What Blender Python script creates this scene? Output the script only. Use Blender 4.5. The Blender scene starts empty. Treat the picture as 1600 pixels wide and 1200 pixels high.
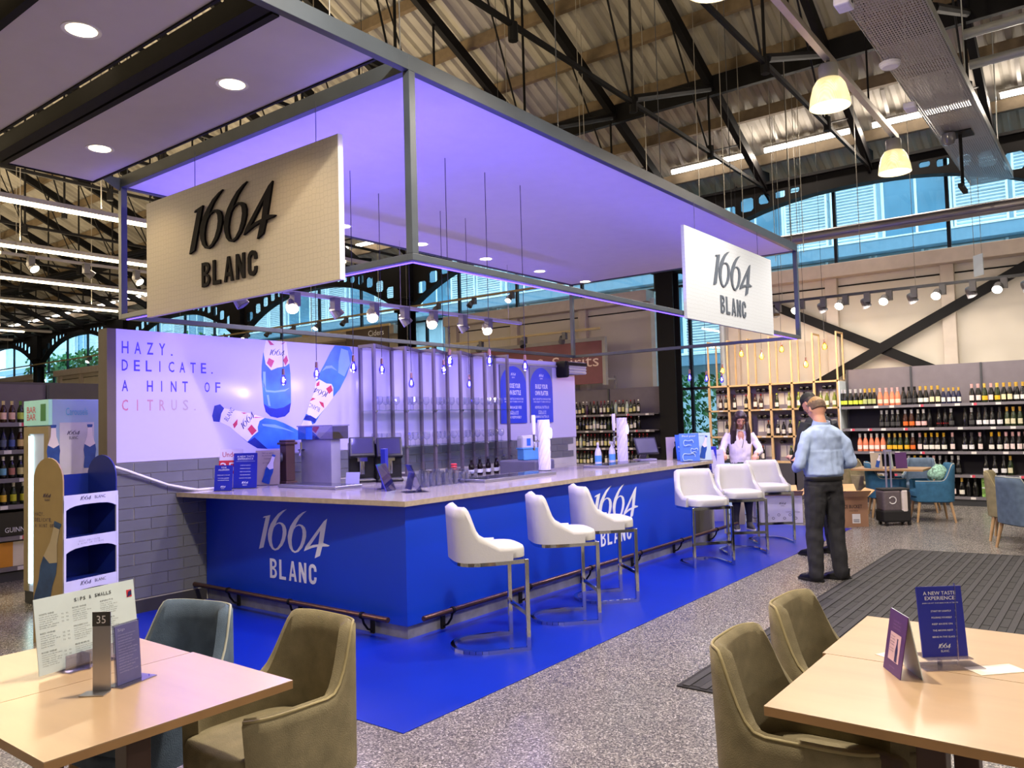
import bpy, bmesh, math, random
from mathutils import Vector, Matrix
from mathutils.geometry import tessellate_polygon
R = math.radians
rnd = random.Random(7)
SC = bpy.context.scene
COL = SC.collection
# ------------------------------------------------------------------ camera, sky, lights, exposure
cam_d = bpy.data.cameras.new('camera'); cam = bpy.data.objects.new('camera', cam_d); COL.objects.link(cam)
cam_d.sensor_width = 36; cam_d.lens = 1241.68 * 36 / 1600; cam_d.clip_start = 0.05; cam_d.clip_end = 200
_rt = (0.61047474, -0.79156404, -0.02733054); _dn = (0.02110968, 0.05075539, -0.99848799); _fw = (0.79175437, 0.60897476, 0.04769455)
_m = Matrix(((_rt[0], -_dn[0], -_fw[0]), (_rt[1], -_dn[1], -_fw[1]), (_rt[2], -_dn[2], -_fw[2])))
cam.matrix_world = Matrix.Translation((-4.2682, -4.3314, 1.61)) @ _m.to_4x4()
SC.camera = cam
SC.view_settings.view_transform = 'Standard'; SC.view_settings.look = 'None'
SC.view_settings.gamma = 1; SC.view_settings.use_curve_mapping = False
SC.view_settings.exposure = 0.32
SC.cycles.max_bounces = 7; SC.cycles.diffuse_bounces = 4; SC.cycles.glossy_bounces = 4; SC.cycles.transparent_max_bounces = 16
SC.cycles.transmission_bounces = 4
SC.cycles.sample_clamp_indirect = 4.0; SC.cycles.caustics_reflective = False; SC.cycles.caustics_refractive = False
SC.cycles.use_light_tree = True
W = bpy.data.worlds.new('sky'); SC.world = W; W.use_nodes = True
_bg = W.node_tree.nodes['Background']; _bg.inputs[0].default_value = (0.83, 0.93, 1.0, 1); _bg.inputs[1].default_value = 4.2


def lin(c):
    return tuple(((x / 255) / 12.92 if x / 255 <= 0.04045 else ((x / 255 + 0.055) / 1.055) ** 2.4) for x in c)


def area(name, loc, rot, sx, sy, power, col=(255, 226, 178), spread=180):
    d = bpy.data.lights.new(name, 'AREA'); d.shape = 'RECTANGLE'; d.size = sx; d.size_y = sy; d.energy = power
    d.color = lin(col); d.spread = R(spread)
    o = bpy.data.objects.new(name, d); COL.objects.link(o); o.location = loc; o.rotation_euler = rot
    return o


def spot(name, loc, target, power, col, size=70, blend=0.6, rad=0.05):
    d = bpy.data.lights.new(name, 'SPOT'); d.energy = power; d.color = lin(col); d.spot_size = R(size); d.spot_blend = blend
    d.shadow_soft_size = rad
    o = bpy.data.objects.new(name, d); COL.objects.link(o); o.location = loc
    o.rotation_euler = (Vector(target) - Vector(loc)).to_track_quat('-Z', 'Y').to_euler()
    return o


def point(name, loc, power, col, rad=0.04):
    d = bpy.data.lights.new(name, 'POINT'); d.energy = power; d.color = lin(col); d.shadow_soft_size = rad
    o = bpy.data.objects.new(name, d); COL.objects.link(o); o.location = loc
    return o


WARM = (255, 230, 186)
ROWS = (6.7, 9.4, 12.25, 15.1, 20.6, 23.4, 29.0)
for y in ROWS:                                       # the fluorescent rows over the shop floor
    area('hall_row_light', (-1.0, y, 4.54), (0, 0, 0), 13.6, 0.12, 360, WARM)
    area('roof_fill_light', (-1.0, y, 4.70), (R(180), 0, 0), 13.6, 0.12, 330, WARM)  # added upward fill to brighten the roof, not a fitting of the rows
for y, x0, x1 in ((-6.6, -9.0, 8.0), (-9.4, -9.0, 8.0)):      # the same rows behind the camera
    area('hall_row_light', ((x0 + x1) / 2, y, 4.6), (0, 0, 0), x1 - x0, 0.12, 215, (255, 244, 230))
    area('roof_fill_light', ((x0 + x1) / 2, y, 4.72), (R(180), 0, 0), x1 - x0, 0.12, 300, (255, 240, 220))  # added roof fill again, facing up, no real fitting
for y in (-3.2, -1.3, 0.7):                          # tubes along the eave by the windows
    area('eave_light', (10.78, y, 6.66), (0, R(28), 0), 0.1, 1.4, 45, (255, 236, 214))
    area('eave_fill_light', (10.6, y, 6.76), (0, R(150), 0), 0.1, 1.4, 7, (255, 240, 224))  # added fill that lifts the roof sheets by the eave, no such lamp
for x in (-1.55, 1.43, 4.47, 7.5):                   # the bell lamps over the aisle
    point('bell_glow', (x, -2.0, 5.06), 420, (255, 236, 205), 0.05)
    spot('bell_light', (x, -2.0, 4.86), (x, -2.0, 0), 400, (255, 242, 226), 155, 0.7, 0.16)
for x in (2.3, 3.7, 5.12, 6.54, 7.96):               # downlights in the canopy
    spot('down_light', (x, 3.33, 4.09), (x, 3.0, 0), 40, (255, 224, 176), 130, 0.6, 0.08)
for y in (0.7, 2.73):
    spot('down_light', (-0.97, y, 4.09), (-0.97, y, 0), 24, (255, 220, 168), 120, 0.6, 0.08)
for y in (0.7, 2.7):
    spot('down_light', (-2.1, y, 4.09), (-2.1, y, 0), 16, (255, 220, 168), 120, 0.6, 0.08)
BLUE = (94, 80, 255)
area('canopy_led', (3.9, -0.35, 2.86), (R(160), 0, 0), 8.0, 0.03, 44, BLUE)         # blue strips on the lower rails of the canopy
area('canopy_led', (-0.22, 1.6, 2.86), (R(180), R(30), 0), 0.03, 4.0, 46, BLUE, 110)
area('canopy_led', (3.9, 3.60, 2.86), (R(200), 0, 0), 8.0, 0.03, 40, BLUE)
area('canopy_led', (3.9, -0.36, 2.735), (R(48), 0, 0), 8.0, 0.03, 110, (150, 136, 255))
area('canopy_led', (-0.24, 1.6, 2.735), (0, R(14), 0), 0.03, 4.0, 44, (84, 62, 255))
area('track_light', (9.9, -0.9, 3.36), (0, R(-30), 0), 0.1, 6.4, 105, (255, 244, 228))          # the lit heads of the track before the cream wall
area('track_light', (3.2, 3.35, 3.05), (0, 0, 0), 4.6, 0.1, 40, (255, 236, 206))
spot('sign_light', (-1.9, 1.7, 4.9), (-0.4, 1.5, 3.2), 16, (255, 232, 196), 60, 0.9, 0.05)


# ------------------------------------------------------------------ materials
MATS = {}


def mat(name, rgb, rough=0.6, metal=0.0, noise=0.06, nscale=6.0, bump=0.0, bscale=60.0, emis=0.0, trans=0.0, spec=0.5, coat=0.0, ecol=None):
    if name in MATS: return MATS[name]
    m = bpy.data.materials.new(name); m.use_nodes = True; nt = m.node_tree; b = nt.nodes['Principled BSDF']
    c = lin(rgb)
    b.inputs['Roughness'].default_value = rough; b.inputs['Metallic'].default_value = metal
    b.inputs['Specular IOR Level'].default_value = spec; b.inputs['Coat Weight'].default_value = coat
    tc = nt.nodes.new('ShaderNodeTexCoord')
    n = nt.nodes.new('ShaderNodeTexNoise'); n.inputs['Scale'].default_value = nscale; n.inputs['Detail'].default_value = 3
    nt.links.new(tc.outputs['Object'], n.inputs['Vector'])
    r = nt.nodes.new('ShaderNodeValToRGB')
    r.color_ramp.elements[0].position = 0.3; r.color_ramp.elements[1].position = 0.7
    r.color_ramp.elements[0].color = tuple(max(0, x * (1 - noise)) for x in c) + (1,)
    r.color_ramp.elements[1].color = tuple(min(1, x * (1 + noise)) for x in c) + (1,)
    nt.links.new(n.outputs['Fac'], r.inputs['Fac']); nt.links.new(r.outputs['Color'], b.inputs['Base Color'])
    if bump:
        n2 = nt.nodes.new('ShaderNodeTexNoise'); n2.inputs['Scale'].default_value = bscale
        nt.links.new(tc.outputs['Object'], n2.inputs['Vector'])
        bp = nt.nodes.new('ShaderNodeBump'); bp.inputs['Strength'].default_value = bump; bp.inputs['Distance'].default_value = 0.01
        nt.links.new(n2.outputs['Fac'], bp.inputs['Height']); nt.links.new(bp.outputs['Normal'], b.inputs['Normal'])
    if emis:
        b.inputs['Emission Color'].default_value = lin(ecol or rgb) + (1,); b.inputs['Emission Strength'].default_value = emis
        m.cycles.emission_sampling = 'NONE'
    MATS[name] = m
    return m


def glass(name, tint=(255, 255, 255), alpha=0.12, rough=0.02):
    """thin clear sheet: mostly lets light through, with a glossy skin"""
    if name in MATS: return MATS[name]
    m = bpy.data.materials.new(name); m.use_nodes = True; nt = m.node_tree
    for x in list(nt.nodes): nt.nodes.remove(x)
    o = nt.nodes.new('ShaderNodeOutputMaterial'); t = nt.nodes.new('ShaderNodeBsdfTransparent'); g = nt.nodes.new('ShaderNodeBsdfGlossy')
    mx = nt.nodes.new('ShaderNodeMixShader'); fr = nt.nodes.new('ShaderNodeLayerWeight'); fr.inputs['Blend'].default_value = 0.25
    ma = nt.nodes.new('ShaderNodeMath'); ma.operation = 'MULTIPLY_ADD'; ma.inputs[1].default_value = 0.5; ma.inputs[2].default_value = alpha
    tc = nt.nodes.new('ShaderNodeTexCoord'); nz = nt.nodes.new('ShaderNodeTexNoise'); nz.inputs['Scale'].default_value = 3
    rp = nt.nodes.new('ShaderNodeValToRGB'); c = lin(tint)
    rp.color_ramp.elements[0].color = tuple(x * 0.97 for x in c) + (1,); rp.color_ramp.elements[1].color = c + (1,)
    nt.links.new(tc.outputs['Object'], nz.inputs['Vector']); nt.links.new(nz.outputs['Fac'], rp.inputs['Fac']); nt.links.new(rp.outputs['Color'], t.inputs['Color'])
    g.inputs['Roughness'].default_value = rough
    nt.links.new(fr.outputs['Facing'], ma.inputs[0]); nt.links.new(ma.outputs[0], mx.inputs[0])
    nt.links.new(t.outputs[0], mx.inputs[1]); nt.links.new(g.outputs[0], mx.inputs[2]); nt.links.new(mx.outputs[0], o.inputs[0])
    MATS[name] = m
    return m


def emit(name, rgb, strength):
    return mat(name, rgb, 0.5, emis=strength)


# ------------------------------------------------------------------ mesh builder
class MB:
    def __init__(s): s.v = []; s.f = []; s.m = []; s.cur = 0
    def add(s, vs, fs, M=None):
        o = len(s.v)
        s.v += [tuple(M @ Vector(v)) for v in vs] if M else [tuple(v) for v in vs]
        s.f += [tuple(i + o for i in f) for f in fs]; s.m += [s.cur] * len(fs)
        return s
    def box(s, x0, y0, z0, x1, y1, z1, M=None):
        return s.add([(x0, y0, z0), (x1, y0, z0), (x1, y1, z0), (x0, y1, z0), (x0, y0, z1), (x1, y0, z1), (x1, y1, z1), (x0, y1, z1)],
                     [(0, 3, 2, 1), (4, 5, 6, 7), (0, 1, 5, 4), (1, 2, 6, 5), (2, 3, 7, 6), (3, 0, 4, 7)], M)
    def cbox(s, c, d, M=None):
        return s.box(c[0] - d[0] / 2, c[1] - d[1] / 2, c[2] - d[2] / 2, c[0] + d[0] / 2, c[1] + d[1] / 2, c[2] + d[2] / 2, M)
    def bar(s, a, b, w, h=None, up=(0, 0, 1)):
        """rectangular bar from a to b, w across and h along up"""
        a = Vector(a); b = Vector(b); h = h or w; d = (b - a).normalized(); u = Vector(up)
        if abs(d.dot(u)) > 0.99: u = Vector((1, 0, 0))
        x = d.cross(u).normalized() * w / 2; y = x.cross(d).normalized() * h / 2
        vs = [a - x - y, a + x - y, a + x + y, a - x + y, b - x - y, b + x - y, b + x + y, b - x + y]
        return s.add(vs, [(0, 3, 2, 1), (4, 5, 6, 7), (0, 1, 5, 4), (1, 2, 6, 5), (2, 3, 7, 6), (3, 0, 4, 7)])
    def cyl(s, a, b, r0, r1=None, n=12):
        return s.tube([a, b], [r0, r0 if r1 is None else r1], n)
    def tube(s, pts, r, n=8, closed=False, flat=1.0):
        P = [Vector(p) for p in pts]; N = len(P); rs = r if isinstance(r, (list, tuple)) else [r] * N
        ref = None; rings = []
        for i in range(N):
            if closed: d = P[(i + 1) % N] - P[i - 1]
            else: d = P[min(i + 1, N - 1)] - P[max(i - 1, 0)]
            d.normalize()
            if ref is None:
                ref = Vector((0, 0, 1)) if abs(d.z) < 0.9 else Vector((1, 0, 0))
            x = d.cross(ref).normalized(); y = x.cross(d).normalized()
            if abs(d.z) < 0.999: ref = y
            rings.append([P[i] + (x * math.cos(2 * math.pi * k / n) + y * math.sin(2 * math.pi * k / n) * flat) * rs[i] for k in range(n)])
        vs = [v for rg in rings for v in rg]; fs = []
        for i in range(N if closed else N - 1):
            j = (i + 1) % N
            for k in range(n):
                fs.append((i * n + k, i * n + (k + 1) % n, j * n + (k + 1) % n, j * n + k))
        if not closed: fs += [tuple(range(n - 1, -1, -1)), tuple((N - 1) * n + k for k in range(n))]
        return s.add(vs, fs)
    def lathe(s, prof, n=16, o=(0, 0, 0), M=None, a0=0.0, a1=2 * math.pi):
        full = abs(a1 - a0 - 2 * math.pi) < 1e-6; c = n if full else n + 1
        vs = []; fs = []
        for r, z in prof:
            for k in range(c):
                a = a0 + (a1 - a0) * k / n
                vs.append((o[0] + r * math.cos(a), o[1] + r * math.sin(a), o[2] + z))
        for i in range(len(prof) - 1):
            for k in range(n):
                k2 = (k + 1) % c
                fs.append((i * c + k, i * c + k2, (i + 1) * c + k2, (i + 1) * c + k))
        if full:
            if prof[0][0] > 1e-5: fs.append(tuple(range(c - 1, -1, -1)))
            if prof[-1][0] > 1e-5: fs.append(tuple((len(prof) - 1) * c + k for k in range(c)))
        return s.add(vs, fs, M)
    def prism(s, poly, d, M=None, holes=()):
        """polygon (with holes) in the local xy plane pushed from z=0 to z=d"""
        loops = [list(poly)] + [list(h) for h in holes]
        flat = [p for l in loops for p in l]
        tris = tessellate_polygon([[Vector((p[0], p[1], 0)) for p in l] for l in loops]); n = len(flat)
        vs = [(p[0], p[1], d) for p in flat] + [(p[0], p[1], 0) for p in flat]; fs = []
        for t in tris:
            a, b, c = (flat[i] for i in t)
            if (b[0] - a[0]) * (c[1] - a[1]) - (b[1] - a[1]) * (c[0] - a[0]) < 0: t = (t[0], t[2], t[1])
            fs.append(tuple(t))
            if d: fs.append((t[0] + n, t[2] + n, t[1] + n))
        o = 0
        for li, l in enumerate(loops if d else ()):
            k = len(l); ar = sum(l[i][0] * l[(i + 1) % k][1] - l[(i + 1) % k][0] * l[i][1] for i in range(k))
            fwd = (ar > 0) == (li == 0)
            for i in range(k):
                a, b = o + i, o + (i + 1) % k
                fs.append((a + n, b + n, b, a) if fwd else (b + n, a + n, a, b))
            o += k
        return s.add(vs, fs, M)
    def mesh(s, name, mats):
        me = bpy.data.meshes.new(name); me.from_pydata(s.v, [], s.f)
        for m in mats: me.materials.append(m)
        if len(mats) > 1: me.polygons.foreach_set('material_index', s.m)
        me.update()
        return me
    def build(s, name, m, parent=None, smooth=None, bevel=0, seg=2):
        me = s.mesh(name, m if isinstance(m, (list, tuple)) else [m])
        return link(name, me, parent, smooth, bevel, seg)


def link(name, me, parent=None, smooth=None, bevel=0, seg=2):
    if smooth is not None:
        me.polygons.foreach_set('use_smooth', [True] * len(me.polygons)); me.set_sharp_from_angle(angle=R(smooth))
    o = bpy.data.objects.new(name, me); COL.objects.link(o)
    if parent: o.parent = parent
    if bevel:
        b = o.modifiers.new('bevel', 'BEVEL'); b.width = bevel; b.segments = seg; b.limit_method = 'ANGLE'; b.angle_limit = R(40)
    return o


def tag(o, label, cat, group=None):
    o['label'] = label; o['category'] = cat
    if group: o['group'] = group
    return o


def T(name, label, cat, loc=(0, 0, 0), rz=0.0, group=None):
    o = bpy.data.objects.new(name, None); COL.objects.link(o); o.empty_display_size = 0.1
    o.location = loc; o.rotation_euler = (0, 0, rz)
    return tag(o, label, cat, group)


def struct(name, mb, m, parent=None, smooth=None, bevel=0):
    o = mb.build(name, m, parent, smooth, bevel)
    if not parent: o['kind'] = 'structure'
    return o


def dup(root, loc, rz, label, group=None):
    kids = {}
    def cp(o, par):
        c = o.copy(); COL.objects.link(c); c.parent = par
        for ch in o.children: cp(ch, c)
        return c
    r = cp(root, None); r.location = loc; r.rotation_euler = (0, 0, rz); r['label'] = label
    if group: r['group'] = group
    return r


# ------------------------------------------------------------------ lettering
LOGO = [[[(65, 307), (82, 321), (177, 339), (68, 39), (0, 21), (108, 313)]], [[(419, 402), (367, 389), (296, 357), (236, 311), (181, 258), (150, 205), (137, 161), (142, 111), (165, 62), (200, 32), (242, 23), (289, 35), (348, 75), (384, 120), (409, 178), (410, 221), (393, 255), (359, 275), (318, 281), (283, 274), (253, 258), (271, 288), (313, 333), (367, 371)], [(300, 269), (335, 263), (354, 239), (359, 197), (348, 146), (320, 94), (278, 52), (242, 37), (213, 51), (196, 93), (194, 136), (207, 187), (228, 228), (259, 255)]], [[(698, 399), (648, 386), (581, 354), (523, 309), (471, 256), (441, 204), (429, 160), (434, 111), (455, 62), (489, 33), (528, 24), (573, 36), (630, 75), (664, 120), (688, 177), (689, 220), (673, 254), (640, 273), (601, 279), (568, 272), (539, 256), (557, 286), (597, 330), (648, 368)], [(584, 267), (618, 261), (636, 237), (641, 195), (629, 145), (603, 94), (563, 53), (529, 38), (501, 51), (485, 93), (483, 136), (496, 186), (516, 227), (545, 253)]], [[(972, 346), (915, 138), (977, 127), (1000, 122), (979, 113), (903, 107), (870, 26), (801, 0), (839, 101), (764, 85), (654, 49), (679, 92), (930, 323)], [(880, 241), (853, 122), (781, 112), (734, 96), (748, 111)]]]
# the numeral descends a little in the artwork's slant; keep it as measured


def frame(o, right, up):
    """matrix whose local x runs along right, y along up, z towards the reader; o = origin"""
    x = Vector(right).normalized(); y = Vector(up).normalized(); z = x.cross(y)
    return Matrix(((x[0], y[0], z[0], o[0]), (x[1], y[1], z[1], o[1]), (x[2], y[2], z[2], o[2]), (0, 0, 0, 1)))


def numerals(mb, M, x, y, w, d=0.002):
    """1664 of width w, lower left corner at (x, y) in the frame M"""
    k = w / 1000
    for g in LOGO:
        mb.prism([(x + a * k, y + b * k) for a, b in g[0]], d, M, [[(x + a * k, y + b * k) for a, b in h] for h in g[1:]])
    return mb


_txt = {}


def glyphs(s, bold=0.0):
    if (s, bold) in _txt: return _txt[(s, bold)]
    cu = bpy.data.curves.new('t', 'FONT'); cu.body = s; cu.size = 1; cu.offset = bold; cu.resolution_u = 2
    o = bpy.data.objects.new('t', cu); COL.objects.link(o)
    bpy.context.view_layer.update()
    me = bpy.data.meshes.new_from_object(o.evaluated_get(bpy.context.evaluated_depsgraph_get()))
    vs = [tuple(v.co) for v in me.vertices]; fs = [tuple(p.vertices) for p in me.polygons]
    bpy.data.objects.remove(o); bpy.data.curves.remove(cu); bpy.data.meshes.remove(me)
    x0 = min(v[0] for v in vs); x1 = max(v[0] for v in vs); y0 = min(v[1] for v in vs); y1 = max(v[1] for v in vs)
    _txt[(s, bold)] = (vs, fs, x0, x1, y0, y1)
    return _txt[(s, bold)]


def text(mb, s, M, x, y, w, h, d=0.0012, bold=0.0, right=False):
    """s fitted into the box (x, y, w, h) of the frame M, as thin printed letters; w None keeps the natural width"""
    vs, fs, x0, x1, y0, y1 = glyphs(s, bold)
    ky = h / (y1 - y0); kx = (w / (x1 - x0)) if w else ky * 0.8
    mb.add([(x + (v[0] - x0) * kx, y + (v[1] - y0) * ky, d) for v in vs], fs, M)
    return mb


def blanc(mb, M, x, y, w, h, d=0.002):
    """condensed capitals B L A N C in the box (x, y, w, h)"""
    gw = 0.155 * w; st = 0.17 * h; gap = (w - 5 * gw) / 4; k = 0.16 * h
    def arc(cx, cy, rx, ry, a0, a1, n=6): return [(cx + rx * math.cos(R(a0 + (a1 - a0) * i / n)), cy + ry * math.sin(R(a0 + (a1 - a0) * i / n))) for i in range(n + 1)]
    X = x; r = gw * 0.5
    mb.prism([(X, y)] + arc(X + gw - r, y + 0.26 * h, r, 0.26 * h, -90, 80) + arc(X + gw - r, y + 0.76 * h, r * 0.92, 0.24 * h, -60, 90) + [(X, y + h)], d, M,
             [[(X + st, y + st * .8), (X + st, y + 0.45 * h)] + arc(X + gw - r, y + 0.29 * h, r - st * .92, 0.15 * h, 85, -85), [(X + st, y + 0.6 * h), (X + st, y + h - st * .8)] + arc(X + gw - r, y + 0.735 * h, r - st * .98, 0.125 * h, 85, -85)])
    X += gw + gap; mb.prism([(X, y), (X + gw * .92, y), (X + gw * .92, y + st * .9), (X + st, y + st * .9), (X + st, y + h), (X, y + h)], d, M)
    X += gw + gap; a = gw * 1.06
    mb.prism([(X, y), (X + st * .95, y), (X + a * .29, y + .22 * h), (X + a * .71, y + .22 * h), (X + a - st * .95, y), (X + a, y), (X + a * .62, y + h), (X + a * .38, y + h)], d, M, [[(X + a * .345, y + .37 * h), (X + a * .655, y + .37 * h), (X + a * .5, y + .78 * h)]])
    X += gw + gap * 1.1; mb.prism([(X, y), (X + st * .9, y), (X + st * .9, y + .6 * h), (X + gw - st * .95, y), (X + gw, y), (X + gw, y + h), (X + gw - st * .9, y + h), (X + gw - st * .9, y + .4 * h), (X + st * .95, y + h), (X, y + h)], d, M)
    X += gw + gap; ry = 0.26 * h
    out = arc(X + r, y + h - ry, r, ry, 0, 180) + arc(X + r, y + ry, r, ry, 180, 360) + [(X + gw, y + .36 * h), (X + gw - st, y + .36 * h)]
    inn = arc(X + r, y + ry + .02 * h, r - st, ry - st * .9, 360, 180) + arc(X + r, y + h - ry - .02 * h, r - st, ry - st * .9, 180, 0) + [(X + gw - st, y + .64 * h), (X + gw, y + .64 * h)]
    mb.prism(out + inn, d, M)
    return mb


def spaced(mb, s, M, x, y, w, h, d=0.0012, bold=0.0, ratio=0.62):
    """widely spaced capitals, one glyph per step"""
    n = len(s); step = w / (n - 1 + ratio) if n > 1 else w
    for i, ch in enumerate(s):
        if ch == ' ': continue
        if ch == '.': mb.prism([(x + i * step + h * 0.02, y), (x + i * step + h * 0.16, y), (x + i * step + h * 0.16, y + h * 0.14), (x + i * step + h * 0.02, y + h * 0.14)], d, M); continue
        gw = h * (0.1 if ch == 'I' else ratio * 0.9)
        text(mb, ch, M, x + i * step + (h * 0.2 if ch == 'I' else 0), y, gw if gw < step * 0.85 or ch == 'I' else step * 0.8, h, d, bold)
    return mb
# ------------------------------------------------------------------ the hall
ORD = ['first', 'second', 'third', 'fourth', 'fifth', 'sixth', 'seventh', 'eighth', 'ninth', 'tenth', 'eleventh', 'twelfth', 'thirteenth', 'fourteenth', 'fifteenth', 'sixteenth', 'seventeenth', 'eighteenth', 'nineteenth', 'twentieth']
ORD += ['twenty-' + x for x in ORD[:9]] + ['thirtieth'] + ['thirty-' + x for x in ORD[:9]] + ['fortieth'] + ['forty-' + x for x in ORD[:9]]
BLACK = mat('black_steel', (15, 14, 16), 0.65, noise=0.12, spec=0.2)
DARK = mat('dark_grey_steel', (58, 60, 66), 0.45, noise=0.08)
WHITE = mat('white_paint', (226, 224, 222), 0.6)
CREAM = mat('cream_wall_panel', (202, 194, 181), 0.75, noise=0.04, nscale=1.2)
CHROME = mat('chrome', (205, 208, 212), 0.08, 1.0, noise=0.02)
GREY = mat('grey_shop_panel', (84, 80, 78), 0.6)


def terrazzo():
    m = bpy.data.materials.new('terrazzo'); m.use_nodes = True; nt = m.node_tree; b = nt.nodes['Principled BSDF']
    tc = nt.nodes.new('ShaderNodeTexCoord')
    v = nt.nodes.new('ShaderNodeTexVoronoi'); v.inputs['Scale'].default_value = 130
    nt.links.new(tc.outputs['Object'], v.inputs['Vector'])
    s = nt.nodes.new('ShaderNodeSeparateColor'); nt.links.new(v.outputs['Color'], s.inputs[0])
    r = nt.nodes.new('ShaderNodeValToRGB'); r.color_ramp.interpolation = 'CONSTANT'
    e = r.color_ramp.elements; e[0].position = 0; e[0].color = lin((84, 81, 82)) + (1,); e[1].position = 0.22; e[1].color = lin((122, 118, 115)) + (1,)
    for p, c in ((0.45, (146, 140, 135)), (0.68, (100, 96, 97)), (0.84, (170, 163, 156)), (0.94, (200, 194, 188))):
        x = e.new(p); x.color = lin(c) + (1,)
    nt.links.new(s.outputs[0], r.inputs[0])
    n = nt.nodes.new('ShaderNodeTexNoise'); n.inputs['Scale'].default_value = 1.3; nt.links.new(tc.outputs['Object'], n.inputs['Vector'])
    mx = nt.nodes.new('ShaderNodeMix'); mx.data_type = 'RGBA'; mx.blend_type = 'MULTIPLY'; mx.inputs[0].default_value = 0.35
    nt.links.new(r.outputs[0], mx.inputs[6]); nt.links.new(n.outputs['Fac'], mx.inputs[7]); nt.links.new(mx.outputs[2], b.inputs['Base Color'])
    b.inputs['Roughness'].default_value = 0.25; b.inputs['Specular IOR Level'].default_value = 0.4
    return m


struct('floor', MB().box(-14, -14, -0.2, 14.0, 46, 0), terrazzo())
struct('wall_back', MB().box(-14, -14.2, 0, 12, -14, 12), CREAM)
struct('wall_left', MB().box(-14.2, -14, 0, -14, 46, 12), CREAM)
struct('wall_end', MB().box(-14, 46, 0, 12, 46.2, 12.5), CREAM)
struct('wall_front', MB().box(11.8, -14, 0, 12.0, -6.0, 7), CREAM)

# corrugated roof on both sides of the ridge
SL = 0.4877
def zr(x): return 6.15 + (11.4 - x) * SL
ROOF = mat('corrugated_sheet', (154, 149, 139), 0.6, noise=0.16, nscale=1.6)
RX = 0.3
mb = MB(); prof = []; y = -14.0
while y < 46:
    prof += [(y, 0.0), (y + 0.08, 0.0), (y + 0.125, 0.06), (y + 0.205, 0.06)]; y += 0.25
vs = []; fs = []
for y, h in prof: vs += [(12.05, y, zr(12.05) + 0.47 + h), (RX, y, zr(RX) + 0.47 + h), (-14.2, y, zr(RX) + 0.47 + h - (RX + 14.2) * SL)]
for i in range(len(prof) - 1):
    a = i * 3; fs += [(a, a + 1, a + 4, a + 3), (a + 1, a + 2, a + 5, a + 4)]
mb.add(vs, fs)
roof = struct('ceiling', mb, ROOF)
PUR = mat('timber_purlin', (112, 96, 74), 0.75, noise=0.15, nscale=8)
pm = MB().bar((0, -8, 0), (0, 46, 0), 0.1, 0.2).mesh('purlin', [PUR])
gm = MB().bar((0, -8, 0), (0, 46, 0), 0.1, 0.34).mesh('girder', [BLACK])
for k, x in enumerate((11.1, 10.0, 7.9, 6.9, 5.85, 4.8, 3.75, 2.7, 1.6)):
    o = link('purlin', pm, roof); o.location = (x, 0, zr(x) + 0.34)
for x in (8.83, 3.05):
    o = link('girder', gm, roof); o.location = (x, 0, zr(x) + 0.0)
    o = link('purlin', pm, roof); o.location = (x + 0.13, 0, zr(x) + 0.34)
o = link('purlin', MB().box(-0.05, -8, -0.2, 0.05, 46, 0.2).mesh('purlin', [PUR]), roof); o.location = (RX, 0, zr(RX) + 0.25)

# trusses
def truss(first):
    t = T('roof_truss', 'black steel roof truss with tie rods', 'roof truss', (0, first, 0), 0, 'roof trusses')
    MB().bar((11.5, 0, zr(11.5)), (RX, 0, zr(RX)), 0.11, 0.2).build('rafter', BLACK, t)
    MB().bar((11.3, 0, 6.13), (RX, 0, 6.32), 0.05, 0.06).build('tie_rod', BLACK, t)
    nodes = (8.67, 5.93, 3.05)
    for x in nodes:
        MB().cyl((x, 0, 6.16), (x, 0, zr(x) - 0.05), 0.022, n=6).build('hanger_rod', BLACK, t)
        MB().cyl((x, 0, 6.08), (x, 0, 6.3), 0.06, n=8).build('joint', BLACK, t)
    for a, b in ((8.67, 10.1), (8.67, 7.3), (5.93, 4.5), (3.05, 1.7)):
        MB().cyl((a, 0.03, 6.2), (b, 0.03, zr(b) - 0.08), 0.016, n=5).build('diagonal_rod', BLACK, t)
    MB().cyl((5.93, -0.03, 6.28), (8.75, -0.03, zr(8.75) - 0.1), 0.06, n=8).build('strut', BLACK, t)
    MB().prism([(11.55, 5.9), (11.55, 6.5), (10.75, zr(10.75) - 0.05), (10.95, 6.2)], 0.04, frame((0, 0.02, 0), (1, 0, 0), (0, 0, 1))).build('heel_plate', BLACK, t)
    return t
TY = [3.1 + 1.96 * k for k in range(-4, 19)]
t0 = truss(TY[0]); t0['label'] = 'black steel roof truss with tie rods, first over the entrance mat'
for i, y in enumerate(TY[1:], 1): dup(t0, (0, y, 0), 0, 'black steel roof truss with tie rods, %s counted from the entrance mat' % ORD[i])
# long raking wind-brace poles under the roof
for i, (a, b) in enumerate((((3.05, 3.1, 6.3), (5.2, 7.0, 8.9)), ((3.05, 8.98, 6.3), (5.2, 12.9, 8.9)), ((5.93, 10.94, 6.3), (8.6, 14.9, 7.4)))):
    tag(MB().cyl(a, b, 0.06, n=8).build('brace_pole', BLACK), 'round black brace pole under the roof, %s counted from the bar canopy' % ORD[i], 'brace')
# pale drop wires that hang from the roof in the middle of the hall
WIRE = mat('pale_wire', (170, 165, 155), 0.4, 0.6)
for i, (x, y) in enumerate(((6.4, 1.2), (6.9, 0.2), (7.6, 0.9), (8.0, -0.4), (8.4, 0.5), (8.9, -0.3), (9.3, 0.3), (9.6, -1.0), (9.9, 0.1), (5.5, 1.8), (4.8, 2.6), (6.1, 2.1))):
    zb = 4.25 if i < 9 else 4.3
    tag(MB().cyl((x, y, zb), (x, y, zr(x) + 0.45), 0.006, n=5).build('drop_wire', WIRE), 'thin pale suspension wire from the roof, %s counted towards the windows' % ORD[i], 'wire', 'suspension wires')

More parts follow.
